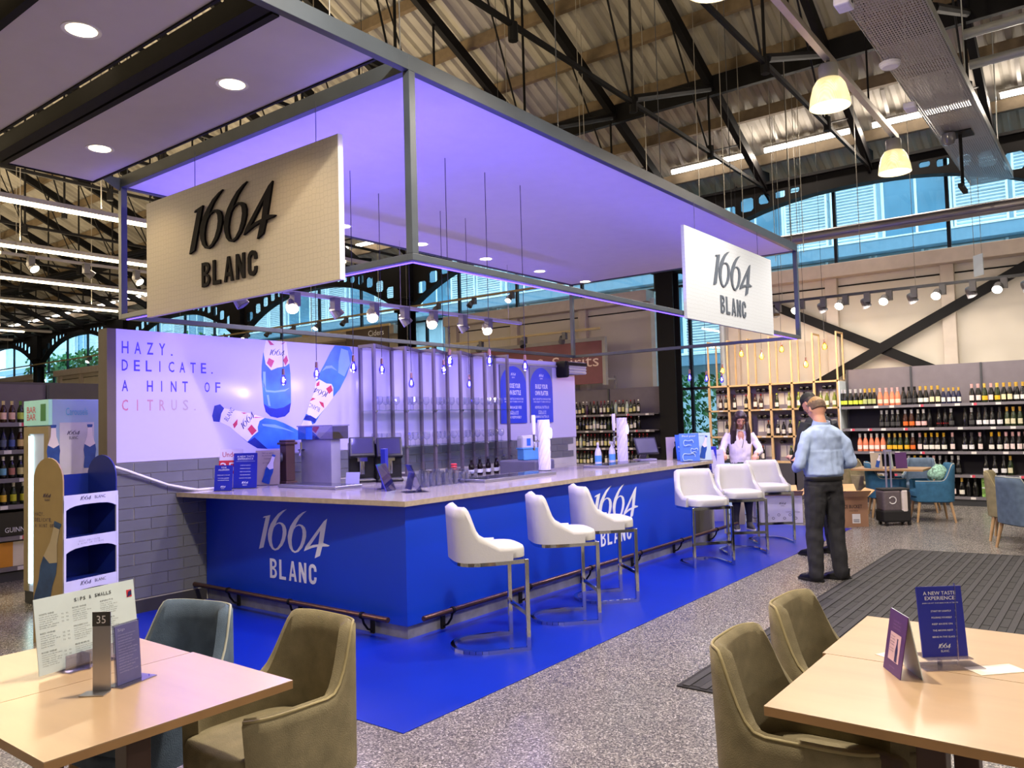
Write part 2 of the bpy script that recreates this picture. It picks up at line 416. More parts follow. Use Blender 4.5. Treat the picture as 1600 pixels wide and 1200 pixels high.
# far wall: cream panels, ledge, glass slots at the columns, glazing above
FX = 11.8
YC = [3.38 + 7.92 * k for k in range(-1, 6)]
LEDGE = mat('pale_window_ledge', (196, 184, 172), 0.6)
JAMB = mat('pale_jamb', (206, 216, 222), 0.5)
wall = struct('wall_far', MB().box(FX, -6.0, 0, FX + 0.18, 2.28, 4.3).box(FX, 3.98, 0, FX + 0.18, 10.1, 4.3).box(FX, 12.0, 0, FX + 0.18, 18.0, 4.3).box(FX, 20.2, 0, FX + 0.18, 26.0, 4.3).box(FX, 28.2, 0, FX + 0.18, 34.0, 4.3).box(FX, 36.2, 0, FX + 0.18, 46, 4.3), CREAM)
for y0, y1 in ((-6.0, 2.28), (3.98, 10.1), (12.0, 18.0), (20.2, 26.0), (28.2, 34.0), (36.2, 46)):
    MB().box(FX - 0.28, y0, 4.22, FX + 0.2, y1, 4.48).build('ledge', LEDGE, wall, bevel=0.01)
    MB().box(FX - 0.02, y0, 4.05, FX + 0.01, y1, 4.075).build('shadow_gap', BLACK, wall)
    yy = y1 - 0.1
    while yy > y0:
        MB().box(FX - 0.12, yy - 0.22, 0, FX + 0.01, yy, 4.22).build('pilaster', LEDGE, wall, bevel=0.01)
        yy -= 2.0 if y0 < 0 else 2.05
    MB().box(FX - 0.1, y0 - 0.1, 0, FX + 0.2, y0, 4.3).build('jamb', JAMB, wall)
    MB().box(FX - 0.1, y1, 0, FX + 0.2, y1 + 0.1, 4.3).build('jamb', JAMB, wall)
PANE = glass('cyan_window_glass', (218, 242, 252), 0.03)
MUL = mat('black_mullion', (18, 22, 34), 0.4)
wi = 0
mull = [-5.9]
while mull[-1] < 45: mull.append(mull[-1] + 1.965)
for i in range(len(mull) - 1):
    y0, y1 = mull[i], mull[i + 1]; wi += 1
    w = struct('window_%d' % wi, MB().box(FX + 0.06, y0 - 0.03, 4.48, FX + 0.14, y0 + 0.03, 6.75).box(FX + 0.05, y0 + 0.03, 4.48, FX + 0.14, y1 - 0.03, 4.53).box(FX + 0.05, y0 + 0.03, 6.5, FX + 0.14, y1 - 0.03, 6.6), MUL)
    MB().box(FX + 0.1, y0 + 0.02, 4.5, FX + 0.112, y1 - 0.02, 6.7).build('pane', PANE, w)
for k, y in enumerate(YC):
    wi += 1
    a, b = y - (1.1 if k != 1 else 1.1) , y + 0.6
    w = struct('window_%d' % wi, MB().box(FX + 0.06, a, 2.2, FX + 0.14, b, 2.26).box(FX + 0.06, (a + b) / 2 - 0.03, 0, FX + 0.14, (a + b) / 2 + 0.03, 4.48), MUL)
    MB().box(FX + 0.1, a, 0.02, FX + 0.112, b, 4.48).build('pane', PANE, w)
for i, y in enumerate(YC):
    t = T('iron_column', 'black riveted iron column by the windows, %s counted from the entrance mat' % ORD[i], 'column', (11.35, y, 0), 0, 'iron columns')
    MB().box(-0.16, -0.2, 0, -0.12, 0.2, 6.05).box(0.12, -0.2, 0, 0.16, 0.2, 6.1).box(-0.12, -0.06, 0, 0.12, 0.06, 6.1).build('shaft', BLACK, t)
    MB().box(-0.22, -0.28, 4.72, 0.22, 0.28, 4.82).box(-0.2, -0.25, 4.86, 0.2, 0.25, 5.0).box(-0.24, -0.3, 5.06, 0.24, 0.3, 5.12).build('collar', BLACK, t, bevel=0.015)
    MB().box(-0.2, -0.3, 5.12, 0.2, 0.3, 6.12).build('head', BLACK, t)
for i in range(len(YC) - 1):
    y0, y1 = YC[i] + 0.305, YC[i + 1] - 0.305; L = y1 - y0
    def zb(s): return 5.87 - 1.0 * abs(2 * s - 1) ** 2.4
    poly = [(y0 + L * s / 24, zb(s / 24)) for s in range(25)] + [(y1, 6.2), (y0, 6.2)]
    holes = []
    for side in (0, 1):
        yy = 0.14
        for hw in (0.34, 0.33, 0.3, 0.27, 0.24, 0.2, 0.18):
            s = (yy + hw / 2) / L; s = s if not side else 1 - s
            lo = zb(s) + 0.13; hh = min(0.36, 6.08 - lo) * (0.55 + hw)
            if hh > 0.07:
                a = y0 + yy if not side else y1 - yy - hw; c = 0.05 if hh > 0.14 else 0.025
                holes.append([(a + c, lo), (a + hw - c, lo), (a + hw, lo + c), (a + hw, lo + hh - c), (a + hw - c, lo + hh), (a + c, lo + hh), (a, lo + hh - c), (a, lo + c)])
            yy += hw + 0.1
    g = T('arched_girder', 'black arched iron girder pierced with rounded holes, %s span from the entrance' % ORD[i], 'girder', (11.35, 0, 0), 0, 'arched girders')
    MB().prism(poly, 0.06, frame((-0.03, 0, 0), (0, 1, 0), (0, 0, 1)), holes).build('web', BLACK, g)
    mb = MB()
    for s in range(24): mb.bar((0, y0 + L * s / 24, zb(s / 24)), (0, y0 + L * (s + 1) / 24, zb((s + 1) / 24)), 0.26, 0.04)
    mb.build('lower_flange', BLACK, g)
    MB().box(-0.13, y0, 6.18, 0.13, y1, 6.23).build('upper_flange', BLACK, g)
t = T('wall_brace', 'crossed black steel brace bars on the cream wall', 'brace', (11.55, 0, 0))
MB().bar((0, -4.5, 4.71), (0, 2.3, 1.17), 0.05, 0.17).build('brace_bar', BLACK, t)
MB().bar((0.06, 3.2, 4.84), (0.06, -3.2, 1.55), 0.05, 0.17).build('brace_bar', BLACK, t)

# ------------------------------------------------------------------ across the street
FAC = mat('facade_cladding', (186, 204, 212), 0.7, noise=0.08, nscale=0.6)
FACP = mat('facade_panel', (196, 210, 214), 0.6, noise=0.05, nscale=0.8)
BANDM = mat('facade_band', (122, 150, 168), 0.5)
SHUT = mat('white_shutter_slats', (240, 244, 246), 0.5)
PANE2 = mat('far_window_glass', (92, 134, 156), 0.1, 0.0, noise=0.25, nscale=0.7)
b = T('apartment_building', 'pale modern apartment building with louvred shutters across the street', 'building', (19.0, 0, 0))
MB().box(0, -16, 0, 1, 60, 14).build('wall', FAC, b)
for z in (3.2, 5.9, 8.6, 11.3):
    MB().box(-0.5, -16, z, 0.02, 60, z + 0.32).build('floor_band', BANDM, b)
    MB().box(-0.52, -16, z + 0.32, 0.02, 60, z + 0.36).build('band_edge', SHUT, b)
sm = MB()
for i in range(26): sm.bar((-0.16, -0.55, 0.06 + i * 0.085), (-0.16, 0.55, 0.06 + i * 0.085), 0.07, 0.02, up=(0.5, 0, 1))
sm.box(-0.2, -0.6, 0, -0.12, -0.55, 2.3).box(-0.2, 0.55, 0, -0.12, 0.6, 2.3)
shm = sm.mesh('shutter', [SHUT])
wm = MB().box(-0.08, -0.85, 0, 0.01, -0.78, 2.3).box(-0.08, 0.78, 0, 0.01, 0.85, 2.3).box(-0.08, -0.78, 2.23, 0.01, 0.78, 2.3).box(-0.08, -0.78, 0, 0.01, 0.78, 0.07).box(-0.06, -0.03, 0.07, 0.01, 0.03, 2.23).mesh('window', [SHUT])
wp = MB().box(-0.04, -0.78, 0.07, -0.02, 0.78, 2.23).mesh('pane', [PANE2])
cp = MB().box(-0.05, -0.6, 0, 0.01, 0.6, 0.42).mesh('cladding_panel', [FACP])
for fl, z in enumerate((3.56, 6.26, 8.96)):
    y = -10.0 + (fl % 2) * 1.1
    while y < 48:
        o = link('window', wm, b); o.location = (0, y, z)
        p = link('pane', wp, o)
        for dy in (-1.5, 1.55):
            if rnd.random() < 0.8:
                s = link('shutter', shm, b); s.location = (0, y + dy, z)
        for k in range(5):
            c = link('cladding_panel', cp, b); c.location = (0, y + 2.85, z + k * 0.46)
        y += 4.35
struct('pavement_path', MB().box(14.0, -16, -0.2, 30, 60, -0.02), mat('pavement', (150, 152, 150), 0.8))
LEAF = mat('hedge_leaf', (74, 128, 66), 0.6, noise=0.5, nscale=5)
def leaves(name, label, c, d, n, s, seed):
    q = random.Random(seed); mb = MB()
    for _ in range(n):
        p = [c[i] + (q.random() - 0.5) * d[i] for i in range(3)]
        a = Vector((q.gauss(0, 1), q.gauss(0, 1), q.gauss(0, 1))).normalized(); u = a.orthogonal().normalized(); v = a.cross(u); k = s * (0.6 + 0.8 * q.random())
        P = Vector(p); mb.add([P - u * k, P + v * k * 0.5, P + u * k, P - v * k * 0.5], [(0, 1, 2, 3)])
    o = mb.build(name, LEAF); o['kind'] = 'stuff'; tag(o, label, 'hedge')
leaves('hedge', 'leafy green hedge outside the glass slot by the wine rack', (14.2, 2.6, 1.2), (1.6, 5.0, 2.9), 5000, 0.075, 3)
leaves('hedge', 'green tree foliage outside the windows beyond the beer shelves', (15.2, 36.0, 2.9), (2.0, 17.0, 6.0), 9000, 0.16, 4)
leaves('hedge', 'young tree leaves over the hedge by the wine rack', (14.3, 2.35, 3.5), (1.0, 1.5, 1.5), 700, 0.08, 5)

# ------------------------------------------------------------------ lights over the hall
TUBE = emit('warm_tube', (255, 238, 196), 7.0)
TUBE2 = emit('white_tube', (255, 246, 236), 9.0)
PALE = mat('pale_grey_metal', (158, 154, 148), 0.5)
tm = MB().box(-0.72, -0.035, -0.04, 0.72, 0.035, 0.0).mesh('tube', [TUBE])
for i, y in enumerate(ROWS):
    t = T('light_row', 'warm white fluorescent light row over the shop, %s beyond the bar' % ORD[i], 'light', (0, y, 4.6), 0, 'fluorescent light rows')
    MB().box(-8, -0.05, 0, 5.95, 0.05, 0.06).build('tray', PALE, t)
    x = -7.2
    while x < 5.9:
        o = link('tube', tm, t); o.location = (x, 0, 0); x += 1.462
    for x in (-4.0, 0.9, 4.6): MB().cyl((x, 0, 0.06), (x, 0, zr(x)), 0.008, n=5).build('hanger', WIRE, t)
tm2 = MB().cyl((0, -0.78, 0), (0, 0.78, 0), 0.045, n=8).mesh('tube', [TUBE2])
chain = MB().box(-0.008, -0.03, 0, 0.008, 0.03, 0.55).mesh('hanger', [PALE])
for i, y in enumerate(TY):
    y += 0.98
    if y > 40: break
    t = T('eave_light', 'fluorescent tube light along the eave above the windows, %s from the entrance mat' % ORD[i], 'light', (10.82, y, 6.72), 0, 'eave tube lights')
    link('tube', tm2, t)
    MB().box(-0.05, -0.8, 0.045, 0.05, 0.8, 0.08).build('batten', PALE, t)
    for d in (-0.5, 0.5):
        o = link('hanger', chain, t); o.location = (-0.05, d, 0.08); o.rotation_euler = (0, R(-50), 0)


SPOTB = mat('grey_spot_body', (92, 90, 94), 0.45)
LAMPF = emit('spot_lens', (255, 244, 220), 14.0)
LENS0 = mat('dark_spot_lens', (34, 33, 36), 0.6)
spb = MB().cbox((0, -0.07, -0.09), (0.09, 0.09, 0.16)).mesh('gear_box', [SPOTB])
sph = MB().lathe([(0.045, 0.0), (0.06, 0.03), (0.075, 0.15), (0.075, 0.16)], 14).mesh('head', [SPOTB])
spl = MB().cyl((0, 0, 0.158), (0, 0, 0.164), 0.068, n=14).mesh('lens', [LAMPF])
spl0 = MB().cyl((0, 0, 0.158), (0, 0, 0.164), 0.068, n=14).mesh('lens', [LENS0])


def track(label, a, b, spots, colr, group, hung=None):
    """light track from a to b with spot heads: (position 0..1, aim direction, lit)"""
    t = T('light_track', label, 'light track', a)
    d = Vector(b) - Vector(a)
    MB().bar((0, 0, 0), d, 0.05, 0.045).build('rail', colr, t)
    for f in (0.06, 0.5, 0.94):
        h = d * f; MB().cyl(h, h + Vector((0, 0, (hung or zr(a[0] + h.x) + 0.5) - a[2])), 0.004, n=4).build('hanger', WIRE, t)
    for k, (s, aim, lit) in enumerate(spots):
        p = Vector(a) + d * s
        q = T('spotlight', '%s spotlight on %s, %s along' % ('lit' if lit else 'unlit grey', group, ORD[k]), 'spotlight', p, 0, group)
        link('gear_box', spb, q)
        h = link('head', sph, q); h.location = (0, 0, -0.1); h.rotation_euler = Vector(aim).to_track_quat('Z', 'Y').to_euler()
        link('lens', spl if lit else spl0, h)
    return t


track('long dark light track hung before the cream wall above the sparkling wine', (10.0, 0.75, 3.63), (10.0, -4.2, 3.63),
      [(0.03, (-.55, -.3, -1), 0), (0.115, (-.9, 0.1, -.7), 1), (0.19, (.6, -.4, -1), 0), (0.265, (-.9, .1, -.7), 1), (0.335, (.5, -.4, -1), 0), (0.405, (-.9, 0, -.7), 1), (0.48, (.5, -.4, -1), 0), (0.565, (-.9, .1, -.7), 1), (0.65, (.5, -.4, -1), 0), (0.735, (-.9, .1, -.7), 1), (0.8, (.5, -.4, -1), 0), (0.87, (.5, -.4, -1), 0)], DARK, 'the dark track before the cream wall')
track('grey light track over the glass rack behind the bar', (0.6, 3.35, 3.2), (6.0, 3.35, 3.2),
      [(0.03, (.5, -.5, -1), 0), (0.17, (-.5, -.8, -.9), 1), (0.28, (.7, -.4, -1), 0), (0.4, (-.5, -.8, -.9), 1), (0.5, (.7, -.4, -1), 0), (0.605, (-.5, -.8, -.9), 1), (0.72, (.7, -.4, -1), 0), (0.83, (-.5, -.8, -.9), 1)], PALE, 'the grey track over the glass rack', 4.112)
track('grey light track under the second fluorescent row', (0.55, 9.2, 4.42), (4.2, 9.2, 4.42),
      [(0.11, (.3, -.75, -.8), 1), (0.34, (.8, -.3, -.7), 0), (0.57, (.3, -.75, -.8), 1)], PALE, 'the track under the second light row')
YEL = mat('warm_cable_tray', (176, 156, 112), 0.5)
track('long pale cable tray with small spotlights along the window wall', (10.4, 38, 4.66), (10.4, 4.6, 4.66),
      [(0.3 + 0.035 * k, (-.8, .1 * (k % 3 - 1), -1), k % 3 == 0) for k in range(19)], YEL, 'the cable tray by the windows')
track('thin dark light track above the red wine sign', (10.2, 10.5, 3.55), (10.2, 4.4, 3.55),
      [(0.2, (-.4, .4, -1), 0), (0.45, (.5, .5, -.8), 0), (0.66, (-.4, -.5, -1), 0), (0.84, (.5, .4, -.6), 0)], YEL, 'the thin track above the wine sign')
# ------------------------------------------------------------------ canopy over the bar
STEEL = mat('canopy_steel', (60, 68, 80), 0.42, noise=0.12, nscale=4)
RAFT = mat('white_raft_board', (206, 200, 194), 0.7, noise=0.02)
LEDB = emit('blue_led_strip', (96, 70, 255), 4.0)
DOWN = emit('downlight_face', (255, 240, 200), 6.0)
cx0, cx1, cy0, cy1, zl, zt = -0.322, 8.091, -0.454, 3.731, 2.759, 4.112
cn = T('bar_canopy', 'steel framed canopy with a white panel glowing purple over the bar', 'canopy', (0, 0, 0))
b = 0.062
for z, h in ((zt, 0.115), (zl, 0.05)):
    MB().box(cx0, cy0, z, cx1, cy0 + b, z + h).build('rail', STEEL, cn, bevel=0.003)
    MB().box(cx0, cy1 - b, z, cx1, cy1, z + h).build('rail', STEEL, cn, bevel=0.003)
    MB().box(cx0, cy0 + b, z, cx0 + b, cy1 - b, z + h).build('rail', STEEL, cn, bevel=0.003)
    MB().box(cx1 - b, cy0 + b, z, cx1, cy1 - b, z + h).build('rail', STEEL, cn, bevel=0.003)
for x in (cx0, cx1 - b):
    for y in (cy0, cy1 - b): MB().box(x, y, zl + 0.05, x + b, y + b, zt).build('post', STEEL, cn, bevel=0.003)
MB().box(cx0 + b, cy0 + b, zt + 0.012, cx1 - b, cy1 - b, zt + 0.04).build('ceiling_panel', RAFT, cn)
MB().box(cx0 + b, cy0 + b, zl + 0.004, cx0 + b + 0.012, cy1 - b, zl + 0.03).build('led_strip', LEDB, cn)
MB().box(cx0 + b + 0.02, cy0 + b, zl + 0.004, cx1 - b, cy0 + b + 0.012, zl + 0.03).build('led_strip', LEDB, cn)
MB().box(cx0 + b - 0.014, cy0 + b, zl - 0.006, cx0 + b + 0.004, cy1 - b, zl).build('led_strip', LEDB, cn)
MB().box(cx0 + b, cy0 + b - 0.014, zl - 0.006, cx1 - b, cy0 + b + 0.004, zl).build('led_strip', LEDB, cn)
dm = MB().lathe([(0.085, 0.0), (0.115, -0.004), (0.118, 0.004), (0.09, 0.004)], 24).mesh('downlight', [WHITE])
df = MB().cyl((0, 0, 0.002), (0, 0, 0.0), 0.088, n=24).mesh('lens', [DOWN])
def downlight(par, x, y, z):
    o = link('downlight', dm, par); o.location = (x, y, z); l = link('lens', df, o); l.location = (0, 0, -0.003)
for x in (2.3, 3.7, 5.12, 6.54, 7.96): downlight(cn, x, 3.33, zt + 0.011)
for x, y in ((-0.25, -0.3), (1.6, -0.42), (3.6, -0.42), (5.6, -0.42), (7.9, -0.42), (-0.29, 3.6), (3.0, 3.7), (6.0, 3.7)):
    MB().cyl((x, y, zt + 0.1), (x, y, zr(x) + 0.5 if x > RX else zr(RX) + 0.5 - (RX - x) * SL), 0.005, n=6).build('hanger', DARK, cn)
for i, (x0, x1, n) in enumerate(((-1.36, -0.585, 'nearest the canopy'), (-2.36, -1.70, 'second from the canopy'), (-3.6, -2.86, 'third from the canopy'))):
    r = T('ceiling_raft', 'suspended pale ceiling raft edged in black steel, %s' % n, 'ceiling raft', (0, 0, 0), 0, 'ceiling rafts')
    MB().box(x0, cy0 + b, zt + 0.012, x1, cy1 - 0.02, zt + 0.045).build('board', RAFT, r)
    MB().box(x0 - 0.05, cy0 + b, zt - 0.01, x0, cy1, zt + 0.13).build('edge_beam', BLACK, r)
    MB().box(x1, cy0 + b, zt + 0.0, x1 + 0.02, cy1, zt + 0.05).build('edge_trim', BLACK, r)
    MB().box(x0, cy1 - 0.02, zt, x1, cy1, zt + 0.05).build('edge_trim', BLACK, r)
    for y in (0.7, 2.73): downlight(r, (x0 + x1) / 2, y, zt + 0.011)
    for y in (0.4, 2.9): MB().cyl(((x0 + x1) / 2, y, zt + 0.045), ((x0 + x1) / 2, y, zr(RX) + 0.5 - (RX - (x0 + x1) / 2) * SL), 0.005, n=6).build('hanger', DARK, r)
eb = T('edge_beam', 'long grey steel beam running on from the canopy past the rafts', 'beam', (0, 0, 0))
MB().box(-4.4, cy0, zt, cx0, cy0 + b, zt + 0.115).build('rail', STEEL, eb, bevel=0.003)
MB().box(-1.52, cy0 + b, zt + 0.0, -1.42, cy1, zt + 0.14).build('cross_beam', BLACK, eb)
MB().box(-2.6, cy0 + b, zt + 0.0, -2.5, cy1, zt + 0.14).build('cross_beam', BLACK, eb)
for x in (-1.0, -2.0, -3.4): MB().cyl((x, cy0 + 0.03, zt + 0.1), (x, cy0 + 0.03, zr(RX) + 0.5 - (RX - x) * SL), 0.005, n=6).build('hanger', DARK, eb)
MB().prism([(0, 0), (-0.26, 0), (0, -0.13)], 0.02, frame((cx0, cy1 - 0.02, zt + 0.1), (1, 0, 0), (0, 0, 1))).build('corner_plate', STEEL, eb)


def pattern_board(name, rgb):
    m = bpy.data.materials.new(name); m.use_nodes = True; nt = m.node_tree; bs = nt.nodes['Principled BSDF']
    tc = nt.nodes.new('ShaderNodeTexCoord'); v = nt.nodes.new('ShaderNodeTexVoronoi'); v.feature = 'DISTANCE_TO_EDGE'; v.inputs['Scale'].default_value = 22
    v.inputs['Randomness'].default_value = 0.35
    r = nt.nodes.new('ShaderNodeValToRGB'); c = lin(rgb); r.color_ramp.elements[0].color = tuple(x * 0.82 for x in c) + (1,); r.color_ramp.elements[1].color = c + (1,)
    r.color_ramp.elements[1].position = 0.09
    bp = nt.nodes.new('ShaderNodeBump'); bp.inputs['Strength'].default_value = 0.5; bp.inputs['Distance'].default_value = 0.004
    nt.links.new(tc.outputs['Object'], v.inputs['Vector']); nt.links.new(v.outputs['Distance'], r.inputs['Fac']); nt.links.new(r.outputs['Color'], bs.inputs['Base Color'])
    nt.links.new(r.outputs['Color'], bp.inputs['Height']); nt.links.new(bp.outputs['Normal'], bs.inputs['Normal']); bs.inputs['Roughness'].default_value = 0.5
    return m


INK = mat('black_raised_letter', (16, 13, 16), 0.75, spec=0.15)
INKG = mat('slate_letter', (72, 82, 98), 0.5)
s = T('hanging_sign', 'beige patterned hanging sign with raised black numerals', 'sign', (-0.40, 0, 0))
MB().box(-0.0, 0.22, 2.70, 0.04, 3.02, 3.80).build('board', [pattern_board('beige_pattern', (182, 173, 158))], s, bevel=0.002)
MB().box(-0.004, 0.215, 2.70, 0.042, 0.222, 3.80).build('edge_strip', WHITE, s)
M = frame((0, 0, 0), (0, -1, 0), (0, 0, 1))
mb = numerals(MB(), M, -2.24, 3.163, 1.27, 0.02); mb.build('numeral', INK, s)
blanc(MB(), M, -2.05, 2.868, 0.81, 0.215, 0.015).build('lettering', INK, s)
for y in (0.5, 2.2): MB().cyl((0.02, y, 3.8), (0.02, y, zt + 0.012), 0.003, n=5).build('hanger', DARK, s)
s = T('hanging_sign', 'white hanging sign with slate numerals over the stools', 'sign', (0, -0.50, 0))
MB().box(3.97, -0.0, 2.72, 6.75, 0.04, 3.78).build('board', [pattern_board('white_pattern', (186, 193, 204))], s, bevel=0.002)
M = frame((0, 0, 0), (1, 0, 0), (0, 0, 1))
numerals(MB(), M, 4.72, 3.163, 1.25, 0.012).build('numeral', INKG, s)
blanc(MB(), M, 4.91, 2.868, 0.81, 0.215, 0.01).build('lettering', INKG, s)
for x in (4.3, 6.3): MB().cyl((x, 0.02, 3.78), (x, 0.02, zt + 0.0), 0.003, n=5).build('hanger', DARK, s)

# ------------------------------------------------------------------ the bar
BLUEP = mat('royal_blue_panel', (11, 60, 192), 0.38, noise=0.03, nscale=2)
KICK = mat('brushed_kick_plate', (150, 150, 152), 0.4, 0.5, noise=0.2, nscale=9)
TOP = mat('grey_stone_worktop', (176, 168, 160), 0.12, noise=0.08, nscale=30)
EDGE = mat('worktop_edge', (168, 154, 130), 0.4, noise=0.15, nscale=20)
LETW = mat('white_vinyl_letter', (222, 224, 232), 0.4)
INOX = mat('stainless_steel', (178, 178, 186), 0.28, 0.9, noise=0.06)
bar = T('bar_counter', 'royal blue L-shaped bar counter with white numerals on its fronts', 'bar counter')
MB().box(0, 0.02, 0.1, 0.02, 2.69, 1.0).build('front_panel', BLUEP, bar)
MB().box(0, 0, 0.1, 5.05, 0.02, 1.0).build('front_panel', BLUEP, bar)
MB().box(5.05, 0.12, 0.1, 5.48, 0.14, 1.0).box(5.44, -0.02, 0.0, 5.5, 0.12, 1.0).build('end_panel', GREY, bar)
MB().box(0.015, 0.03, 0.0, 0.03, 2.69, 0.1).build('kick_plate', KICK, bar)
MB().box(0.015, 0.012, 0.0, 5.4, 0.03, 0.1).build('kick_plate', KICK, bar)
MB().box(1.43, 1.12, 0, 1.45, 2.69, 1.0).box(1.45, 1.10, 0, 5.4, 1.12, 1.0).box(5.46, 0.14, 0, 5.48, 1.12, 1.0).build('inner_panel', GREY, bar)
M = frame((0, 0, 0), (0, -1, 0), (0, 0, 1))
numerals(MB(), M, -1.847, 0.522, 0.968).build('numeral', LETW, bar)
blanc(MB(), M, -1.847 + 0.1626 * 0.968, 0.522 - 0.226 * 0.968, 0.632, 0.168).build('lettering', LETW, bar)
M = frame((0, 0, 0), (1, 0, 0), (0, 0, 1))
numerals(MB(), M, 2.63, 0.522, 0.968).build('numeral', LETW, bar)
blanc(MB(), M, 2.63 + 0.1626 * 0.968, 0.522 - 0.226 * 0.968, 0.632, 0.168).build('lettering', LETW, bar)
wt = T('worktop', 'polished grey stone worktop along the L-shaped bar', 'worktop')
poly = [(-0.054, -0.054), (5.53, -0.054), (5.53, 1.15), (1.5, 1.15), (1.5, 2.69), (-0.30, 2.69)]
MB().prism(poly, 0.04, Matrix.Translation((0, 0, 1.0))).build('slab', TOP, wt)
MB().add([(-0.056, -0.056, 1.001), (5.53, -0.056, 1.001), (5.53, -0.056, 1.039), (-0.056, -0.056, 1.039), (-0.302, 2.69, 1.001), (-0.302, 2.69, 1.039)], [(0, 1, 2, 3), (4, 0, 3, 5)]).build('edge_band', EDGE, wt)
COPR = mat('bronze_rail', (98, 72, 64), 0.3, 0.8)
def rail(label, a, b, out, n):
    t = T('foot_rail', label, 'foot rail')
    a = Vector(a); b = Vector(b); o = Vector(out)
    MB().tube([a, b], 0.021, 10).build('pipe', COPR, t, smooth=40)
    for k in range(n):
        p = a + (b - a) * ((k + 0.32) / n)
        w = p - o * 0.125; w.z = 0
        MB().box(-0.02, -0.008, 0.01, 0.02, 0.008, 0.15, Matrix.Translation(w + o * 0.02) @ o.to_track_quat('Y', 'Z').to_matrix().to_4x4()).tube([w + o * 0.02 + Vector((0, 0, 0.13)), p + Vector((0, 0, -0.02))], 0.009, 6).tube([w + o * 0.02 + Vector((0, 0, 0.03)), w + o * 0.07 + Vector((0, 0, 0.05)), w + o * 0.11 + Vector((0, 0, 0.1)), p + Vector((0, 0, -0.015))], 0.009, 6).build('bracket', BLACK, t)
        d = (b - a).normalized() * 0.012
        MB().tube([p - d, p + d], 0.027, 10).build('clip', BLACK, t)
rail('bronze foot rail along the long blue bar front', (0.05, -0.12, 0.165), (6.1, -0.12, 0.165), (0, -1, 0), 6)
rail('bronze foot rail along the short dark blue bar end', (-0.12, 0.08, 0.165), (-0.12, 2.75, 0.165), (-1, 0, 0), 3)

# the wall behind the bar: white printed boards over grey metro tiles
PANEL = mat('lilac_white_board', (190, 184, 216), 0.22, noise=0.015, nscale=0.7)
ENDW = mat('wall_end_brown', (92, 82, 72), 0.7)
GROUT = mat('pale_grout', (186, 182, 178), 0.8)
TILE = mat('grey_glazed_tile', (104, 106, 112), 0.25, noise=0.1, nscale=3)
bw = struct('wall_bar', MB().box(-0.85, 2.712, 0, 6.54, 2.86, 2.50), GROUT)
MB().box(-0.85, 2.70, 1.345, 6.54, 2.712, 2.53).build('printed_board', PANEL, bw)
MB().box(-0.93, 2.70, 0, -0.852, 2.86, 2.53).build('wall_end', ENDW, bw)
MB().box(-0.85, 2.69, 0, 0, 2.712, 0.115).build('skirting', mat('dark_skirting', (52, 50, 52), 0.6), bw)
tl = MB().box(0.002, -0.01, 0.002, 0.308, 0.0, 0.0965).mesh('tile', [TILE])
th = MB().box(0.002, -0.01, 0.002, 0.149, 0.0, 0.0965).mesh('tile', [TILE])
for row in range(12):
    z = 0.13 + row * 0.1008
    x = -0.848 - (0.155 if row % 2 else 0)
    while x < 6.5:
        if x < 0.0 or z > 0.95:
            if x < -0.85:
                o = link('tile', th, bw); o.location = (-0.848, 2.712, z)
            elif x + 0.31 <= 6.54:
                o = link('tile', tl, bw); o.location = (x, 2.712, z)
        x += 0.3105
